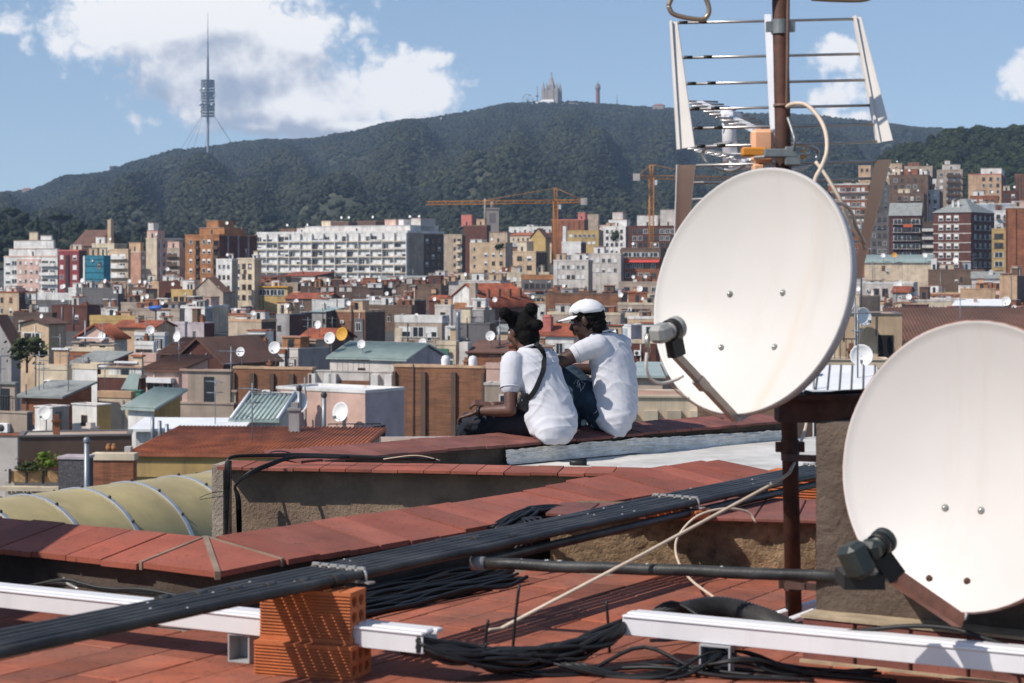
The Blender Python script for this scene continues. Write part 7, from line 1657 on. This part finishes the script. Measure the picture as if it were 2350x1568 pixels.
def fuse(name, b, m, parent, off, vox, smooth=4, disp=None):
    """joins overlapping shapes into one continuous skin"""
    o = b.build('tmp', m, None, off); md = o.modifiers.new('r','REMESH'); md.mode = 'VOXEL'; md.voxel_size = vox
    sm = o.modifiers.new('s','SMOOTH'); sm.factor = .5; sm.iterations = smooth
    dg = bpy.context.evaluated_depsgraph_get(); me = bpy.data.meshes.new_from_object(o.evaluated_get(dg)); me.name = name
    old = o.data; bpy.data.objects.remove(o); bpy.data.meshes.remove(old)
    if disp:
        ns = [v.normal.copy() for v in me.vertices]
        for v, nn in zip(me.vertices, ns): v.co += nn*disp(v.co+Vector(off), nn)
    for p in me.polygons: p.use_smooth = True
    me.update(); return link(bpy.data.objects.new(name, me), parent)
def head(b, c, f, u, s=1.0):
    """skull, jaw, brow, nose, lips, chin and ears; returns the head frame"""
    f = f.normalized(); u = (u-f*u.dot(f)).normalized(); r = f.cross(u)
    q = lambda a, h, w=0: c+f*a*s+u*h*s+r*w*s
    ell(b, q(-.012,.025), (f*.096*s, u*.092*s, r*.076*s)); ell(b, q(.030,-.035), (f*.062*s, u*.075*s, r*.060*s))
    ell(b, q(.052,-.088), (f*.028*s, u*.022*s, r*.030*s))          # chin
    ell(b, q(.082,.030), (f*.014*s, u*.012*s, r*.048*s))           # brow
    b.tube([q(.086,.018), q(.100,-.006), q(.112,-.022)], [.008*s,.010*s,.013*s], 10); ell(b, q(.106,-.024), (f*.013*s, u*.010*s, r*.020*s))
    ell(b, q(.094,-.046), (f*.013*s, u*.0075*s, r*.024*s)); ell(b, q(.090,-.060), (f*.013*s, u*.0085*s, r*.022*s))
    for k in (-1,1):
        ell(b, q(-.004,.0,k*.078), (f*.018*s, u*.032*s, r*.009*s)); ell(b, q(.055,-.02,k*.045), (f*.03*s, u*.03*s, r*.02*s))
    return f, u, r
def hand(b, w, d, nrm, side, s=1.0, curl=.5):
    """palm, four unequal bent fingers and a thumb from the side of the palm"""
    d = d.normalized(); nrm = (nrm-d*nrm.dot(d)).normalized(); t = d.cross(nrm)*side
    ell(b, w+d*.045*s, (d*.050*s, t*.040*s, nrm*.015*s))
    for i, (o, L_) in enumerate(((-.030,.062),(-.010,.074),(.011,.080),(.031,.070))):
        a = w+d*.082*s+t*o*s; k = a+d*L_*.45*s+nrm*.004*s; e = k+(d*(1-curl)-nrm*curl).normalized()*L_*.34*s; g = e+(d*(.6-curl)-nrm).normalized()*L_*.24*s
        limb(b, [w+d*.05*s+t*o*.8*s, a, k, e, g], [.009*s,.0095*s,.0085*s,.0078*s,.0068*s], 8)
    a = w+d*.025*s+t*.036*s; k = a+(d*.5+t*.8).normalized()*.036*s; e = k+(d*.95+t*.2-nrm*.2).normalized()*.034*s
    limb(b, [a, k, e], [.013*s,.0105*s,.0085*s], 8)

SX, SY = PD, PN            # along the wall, and out over the city: both people face SY
# ---------------- left person: three hair buns, white T-shirt, dark trousers
o1 = at(1262,985,11.08); pA = thing('person', 'person with three hair buns in a white T-shirt seated on the parapet', 'person', o1)
hip1L, hip1R = at(1236,968,11.06), at(1272,968,11.20)
kn1L, kn1R = at(1074,971,11.30), at(1128,975,11.44); an1L, an1R = at(1066,1085,11.36), at(1120,1090,11.5)
sh1L, sh1R = at(1172,832,11.08), at(1256,826,11.33); el1L, wr1L = at(1172,942,10.99), at(1098,944,11.10)
el1R, wr1R = at(1212,938,11.38), at(1134,932,11.20); nk1 = at(1215,800,11.21); hd1 = at(1199,762,11.25)
b = MB()
rings(b, [(at(1258,975,11.1),.15,.11),(at(1250,925,11.12),.135,.095),(at(1240,880,11.15),.145,.10),(at(1230,845,11.17),.16,.10),(at(1220,812,11.2),.10,.07),(at(1216,798,11.21),.055,.052)][::1], SX, SY)
limb(b, [nk1+Z*-.03, at(1207,785,11.23), hd1-Z*.02], [.060,.054,.055])
f1, uu1, rr1 = head(b, hd1, Vector((-.60,.78,-.22)), Vector((-.20,.16,1)))
limb(b, [sh1L+Vector((.025,.02,-.02)), sh1L.lerp(el1L,.45), el1L, el1L.lerp(wr1L,.35), wr1L], [.044,.043,.036,.036,.024]); limb(b, [sh1R, el1R, wr1R], [.055,.040,.027])
hand(b, wr1L, Vector((-.9,.25,-.35)), Z*.9+Vector((-.3,0,0)), 1, 1.0, .45); hand(b, wr1R, Vector((-.75,.0,.12)), Z+Vector((0,-.3,0)), -1, 1.0, .5)
limb(b, [hip1L, kn1L, an1L], [.075,.052,.038]); limb(b, [hip1R, kn1R, an1R], [.075,.052,.038])
for a_ in (an1L, an1R): limb(b, [a_, a_+Vector((-.09,.10,-.06))], [.04,.03])
fuse('body', b, M_skin1, pA, o1, .0052, 3)
def wrinkle(a, sc, st=(1,1,1)):
    def f_(p, nn):
        q = Vector((p.x*st[0], p.y*st[1], p.z*st[2]))*sc
        return a*(noise.noise(q)+.5*noise.noise(q*2.3+Vector((3,1,7))))
    return f_
def soft(p, a, e):
    d = e-a; t = max(-.3, min(1, (p-a).dot(d)/d.dot(d))); return .3 if (p-a-d*t).length < .085 else 1.0
def folds(p):
    # long creases running diagonally down the cloth, sharp on one side
    u_ = p.x*9+p.y*7+p.z*10+1.6*noise.noise(p*4); a = abs(noise.noise(Vector((u_, p.z*2.2, 3))))
    v_ = p.x*5-p.y*4-p.z*9+1.2*noise.noise(p*5); a2 = abs(noise.noise(Vector((v_, p.z*1.6, 9))))
    return .0065*(1-min(1, a*4.2))**2 + .0045*(1-min(1, a2*4.0))**2 - .002
b = MB()
rings(b, [(at(1221,799,11.2),.070,.066),(at(1222,808,11.19),.118,.078),(at(1226,822,11.18),.158,.092),(at(1234,848,11.16),.172,.112),(at(1246,885,11.13),.162,.126),(at(1258,922,11.10),.160,.138),(at(1267,956,11.06),.162,.146),(at(1271,982,11.01),.152,.128),(at(1274,1004,10.965),.125,.080),(at(1277,1019,10.94),.085,.036)], SX, SY)
limb(b, [sh1L+Vector((.01,.01,0)), sh1L.lerp(el1L,.30), sh1L.lerp(el1L,.50)], [.070,.064,.062]); limb(b, [sh1R, sh1R.lerp(el1R,.52)], [.068,.062])
# a loose hem swinging forward at the hip
limb(b, [at(1214,955,11.0), at(1222,985,10.98), at(1250,1012,10.95)], [.030,.026,.020])
tee1 = fuse('shirt', b, M_tee, pA, o1, .0075, 5, lambda p, nn: (wrinkle(.0045, 7, (1.3,1.3,.45))(p,nn)+folds(p))*soft(p, sh1L, el1L))
def ring(parent, c, ax, ra, rb, off, r_=.0032, nm='collar'):
    ax = ax.normalized(); sx_ = ax.orthogonal().normalized(); sy_ = ax.cross(sx_); b = MB()
    b.tube([Vector(c)-Vector(off)+sx_*(ra*cos(2*pi*k/24))+sy_*(rb*sin(2*pi*k/24)) for k in range(25)], r_, 6, cap=False); b.build(nm, M_tee, parent)
ring(pA, at(1219,797,11.2), Vector((-.25,.2,1)), .066, .066, o1, .006); ring(pA, sh1L.lerp(el1L,.53), el1L-sh1L, .0605, .0605, o1, .0045, 'sleeve_hem')
b = MB(); limb(b, [hip1L, hip1L.lerp(kn1L,.5)+Z*.006, kn1L, kn1L.lerp(an1L,.5), an1L], [.098,.084,.066,.060,.056]); limb(b, [hip1R, kn1R, an1R], [.096,.066,.056])
rings(b, [(at(1258,992,11.1),.13,.10),(at(1258,962,11.1),.165,.125),(at(1256,940,11.1),.15,.115)], SX, SY)
fuse('trousers', b, M_navy, pA, o1, .0085, 3, lambda p, nn: wrinkle(.010, 13)(p,nn)+wrinkle(.005,32)(p,nn))
b = MB(); q = lambda a, h, w=0: hd1+f1*a+uu1*h+rr1*w
ell(b, q(-.022,.028), (f1*.096, uu1*.090, rr1*.085)); [limb(b, [hd1+uu1*.05, at(x_,y_,Y_)], [.06,.030]) for x_,y_,Y_ in ((1160,720,11.18),(1219,712,11.20),(1233,746,11.16))]; ell(b, q(-.050,-.03), (f1*.060, uu1*.080, rr1*.074)); ell(b, q(-.062,-.085), (f1*.036, uu1*.05, rr1*.055))
ell(b, q(.03,.055), (f1*.055, uu1*.045, rr1*.066))
fuse('hair', b, M_hair, pA, o1, .006, 2, wrinkle(.004, 90))
for (px,py,Y,r_) in ((1159,719,11.18,.036),(1219,710,11.20,.039),(1234,746,11.15,.033)):
    b = MB(); ball(b, at(px,py,Y), r_, 3); fuse('hair_bun', b, M_hair, pA, o1, .004, 1, wrinkle(.0045, 95))
for k in (-1,1):
    b = MB(); ball(b, hd1+f1*.078+uu1*.012+rr1*.030*k-o1, .0115, 2); b.build('eye', M_eye, pA); 
b = MB(); p = wr1L.lerp(el1L,.06); d = (wr1L-el1L).normalized(); Mq = Matrix.Translation(p-o1) @ d.to_track_quat('Z','Y').to_matrix().to_4x4(); b.lathe([(.030,-.009),(.0335,-.009),(.0335,.009),(.030,.009)], Mq, 18, closed=True); b.build('wrist_strap', M_leather, pA)
# ---------------- right person: white cap, white T-shirt, torn jeans
o2 = at(1412,960,11.47); pB = thing('person', 'man in a white cap and white T-shirt seated with one knee raised', 'person', o2)
hip2L, hip2R = at(1388,958,11.44), at(1420,952,11.56); kn2L, kn2R = at(1308,862,11.66), at(1345,890,11.86); an2L, an2R = at(1312,978,11.50), at(1345,985,11.86)
sh2L, sh2R = at(1366,792,11.46), at(1424,792,11.70); el2L, wr2L = at(1282,832,11.42), at(1272,838,11.66); el2R, wr2R = at(1380,850,11.86), at(1320,845,11.85)
nk2 = at(1382,764,11.6); hd2 = at(1347,737,11.57)
b = MB()
rings(b, [(at(1410,965,11.47),.145,.11),(at(1412,920,11.5),.13,.095),(at(1409,870,11.53),.14,.10),(at(1402,820,11.56),.155,.10),(at(1393,788,11.58),.11,.075),(at(1386,770,11.59),.06,.055)], SX, SY)
limb(b, [nk2-Z*.02, at(1372,757,11.59), hd2+Vector((.03,0,-.03))], [.062,.056,.056])
f2, uu2, rr2 = head(b, hd2, Vector((-.93,.26,-.26)), Vector((-.20,.05,1)))
limb(b, [sh2L+Vector((.025,.02,-.02)), sh2L.lerp(el2L,.5), el2L, wr2L], [.046,.049,.041,.028]); limb(b, [sh2R, el2R, wr2R], [.056,.041,.028])
hand(b, wr2L, Vector((-.5,.6,-.6)), Z, 1, 1.0, .5); hand(b, wr2R, Vector((-.7,.3,-.4)), Z, -1, 1.0, .5)
limb(b, [hip2L, kn2L, an2L], [.075,.055,.040]); limb(b, [hip2R, kn2R, an2R], [.075,.055,.040])
fuse('body', b, M_skin2, pB, o2, .0052, 3)
b = MB()
rings(b, [(at(1384,764,11.59),.074,.070),(at(1386,772,11.585),.115,.082),(at(1392,786,11.58),.150,.096),(at(1401,812,11.56),.163,.112),(at(1409,850,11.54),.160,.124),(at(1413,890,11.51),.156,.130),(at(1413,928,11.47),.150,.134),(at(1412,960,11.43),.138,.122),(at(1413,984,11.38),.105,.075),(at(1417,1001,11.35),.055,.035)], SX, SY)
limb(b, [sh2L+Vector((.015,.01,-.005)), sh2L.lerp(el2L,.30), sh2L.lerp(el2L,.48)], [.072,.064,.060]); limb(b, [sh2R, sh2R.lerp(el2R,.5)], [.07,.062])
limb(b, [at(1392,966,11.36), at(1410,1000,11.33)], [.022,.016])
tee2 = fuse('shirt', b, M_tee, pB, o2, .0075, 5, lambda p, nn: (wrinkle(.0045, 7, (1.3,1.3,.45))(p,nn)+folds(p))*soft(p, sh2L, el2L))
ring(pB, at(1383,763,11.59), Vector((-.25,.1,1)), .070, .070, o2, .006); ring(pB, sh2L.lerp(el2L,.51), el2L-sh2L, .0585, .0585, o2, .0045, 'sleeve_hem')
b = MB(); limb(b, [hip2L, hip2L.lerp(kn2L,.5)+Vector((0,0,-.008)), kn2L, kn2L.lerp(an2L,.5), an2L], [.100,.096,.072,.064,.058]); limb(b, [hip2R, kn2R, an2R], [.098,.07,.056])
rings(b, [(at(1408,985,11.46),.11,.09),(at(1408,962,11.47),.155,.12),(at(1410,935,11.47),.148,.112)], SX, SY)
jean = fuse('jeans', b, M_jean, pB, o2, .0085, 3, lambda p, nn: wrinkle(.009, 14)(p,nn)+wrinkle(.005,34)(p,nn))
def bvh_of(o, off): return BVHTree.FromPolygons([v.co+Vector(off) for v in o.data.vertices], [tuple(p.vertices) for p in o.data.polygons])
def drape(bv, px, py, Y, out):
    c0_ = Vector((0,0,HC)); d = (at(px,py,1)-c0_).normalized(); h = bv.ray_cast(c0_, d)
    return (h[0]+h[1]*out) if h[0] is not None else at(px,py,Y)
bj = bvh_of(jean, o2); rnd = random.Random(5)
for (px,py,n_) in ((1328,875,9),(1336,884,7),(1385,948,9),(1376,938,6),(1352,1000-28,5)):   # frayed tears
    b = MB()
    for i in range(n_):
        x_, y_ = px+rnd.uniform(-7,7), py+rnd.uniform(-5,6); p0_ = drape(bj,x_,y_,11.4,.003); p1_ = drape(bj,x_+rnd.uniform(-6,4),y_+rnd.uniform(3,11),11.4,.007)
        b.tube([p0_-o2, (p0_+p1_)/2-o2+Vector((.003,-.004,0)), p1_-o2], .0013, 4)
    tag(b.build('frayed_threads', M_lace, pB), kind='stuff')
b = MB(); q = lambda a, h, w=0: hd2+f2*a+uu2*h+rr2*w
ell(b, q(-.03,.02), (f2*.092, uu2*.088, rr2*.083)); ell(b, q(-.062,-.035), (f2*.048, uu2*.065, rr2*.07)); ell(b, q(.01,.03), (f2*.06, uu2*.05, rr2*.082))
fuse('hair', b, M_hair, pB, o2, .006, 2, wrinkle(.008, 60))
b = MB()     # cap: crown panel shell over a flat brim
cu = (uu2+f2*-.16).normalized(); cf = (f2-cu*f2.dot(cu)).normalized(); cc_ = q(-.012,.042)
ell(b, cc_+cu*.006, (cf*.110, cu*.081, rr2*.089), 3); cut = MB()
for v, f_ in ((b.v, b.f),): 
    keep = [i for i, p in enumerate(b.v) if (Vector(p)-cc_).dot(cu) > -.004]; mp_ = {i: k for k, i in enumerate(keep)}
    cut.v = [b.v[i] for i in keep]; cut.f = [tuple(mp_[i] for i in fc) for fc in b.f if all(i in mp_ for i in fc)]; cut.m = [0]*len(cut.f); cut.sm = [True]*len(cut.f)
cp = cut.build('cap', M_cap, pB, o2)
for v in cp.data.vertices: v.co += v.normal*.003*noise.noise(v.co*38)
md = cp.modifiers.new('t','SOLIDIFY'); md.thickness = .004; md.offset = 1
b = MB(); nn_ = 16; top, bot = [], []
for k in range(nn_+1):
    a = -1.15+2.3*k/nn_; inner = cc_+cf*.100*cos(a)+rr2*.084*sin(a)-cu*.004; L_ = .085*max(0,cos(a*1.25))**.7; outer = inner+cf*L_*1.02+rr2*.018*sin(a)-cu*(.022*L_/.085+.010*sin(a)**2)
    b.v += [tuple(inner-o2), tuple(outer-o2), tuple(inner-cu*.004-o2), tuple(outer-cu*.004-o2)]
for k in range(nn_):
    i = 4*k; b.f += [(i,i+1,i+5,i+4),(i+2,i+6,i+7,i+3),(i+1,i+3,i+7,i+5)]; b.m += [0]*3; b.sm += [True]*3
b.build('cap_brim', M_cap, pB)
for k in range(6):
    a = pi*k/6; b = MB(); arc = [cc_+cu*.006+(cf*.1085*cos(a)*sin(t)+rr2*.0895*sin(a)*sin(t))+cu*.0816*cos(t)-o2 for t in [-1.5+3.0*j/16 for j in range(17)]]
    b.tube(arc, .0018, 5); b.build('cap_seam', M_cap, pB)
b = MB(); ball(b, cc_+cu*.088-o2, .006); b.build('cap_button', M_cap, pB)
for k in (-1,1):
    b = MB(); ball(b, hd2+f2*.080+uu2*.012+rr2*.030*k-o2, .0115, 2); b.build('eye', M_eye, pB)
b = MB(); a_ = an2L; limb(b, [a_+Vector((.02,0,-.035)), a_+Vector((-.06,.05,-.05)), a_+Vector((-.13,.10,-.055))], [.045,.04,.032]); fuse('shoe', b, M_leather, pB, o2, .008, 3)
# ---------------- crossbody bag of the left person
bt = bvh_of(tee1, o1); bo = at(1206,922,10.95); bag = thing('crossbody_bag', 'small black crossbody bag worn by the person with hair buns', 'bag', bo)
path = [(1229,787),(1238,797),(1245,812),(1247,830),(1244,852),(1238,872),(1231,890),(1222,905),(1214,915)]
P = [drape(bt,x,y,11.05,.010) for x,y in path]; P = spline(P,4); b = MB(); base = 0
cam0 = Vector((0,0,HC))
for i, p in enumerate(P):
    t = (P[min(i+1,len(P)-1)]-P[max(i-1,0)]).normalized(); vdir = (p-cam0).normalized(); s = t.cross(vdir).normalized()*.0145
    b.v += [tuple(p-s-bo), tuple(p+s-bo), tuple(p+s+vdir*.004-bo), tuple(p-s+vdir*.004-bo)]
for i in range(len(P)-1):
    for m_ in range(4): b.f.append((4*i+m_, 4*i+4+m_, 4*i+4+(m_+1)%4, 4*i+(m_+1)%4)); b.m.append(0); b.sm.append(False)
b.build('strap', M_leather, bag)
b = MB(); c_ = drape(bt,1208,922,10.95,.016); rings(b, [(c_+Vector((.020,.012,.052)),.035,.016),(c_+Vector((.008,.0,.03)),.05,.026),(c_+Vector((-.004,0,-.005)),.052,.030),(c_+Vector((-.004,.0,-.04)),.038,.026),(c_+Vector((.01,.0,-.056)),.02,.016)], SX, SY)
fuse('pouch', b, M_leather, bag, bo, .006, 2, wrinkle(.004, 40))
b = MB(); p = c_+Vector((-.022,-.034,.012))-bo; b.bbox(-.010,-.003,-.006,.012,.003,.006,.002,0,None,p); b.build('buckle', M_clip, bag)
b = MB(); p = c_+Vector((-.046,-.02,-.015))-bo; b.bbox(-.005,-.004,-.010,.005,.004,.010,.002,0,None,p); b.build('buckle', M_clip, bag)
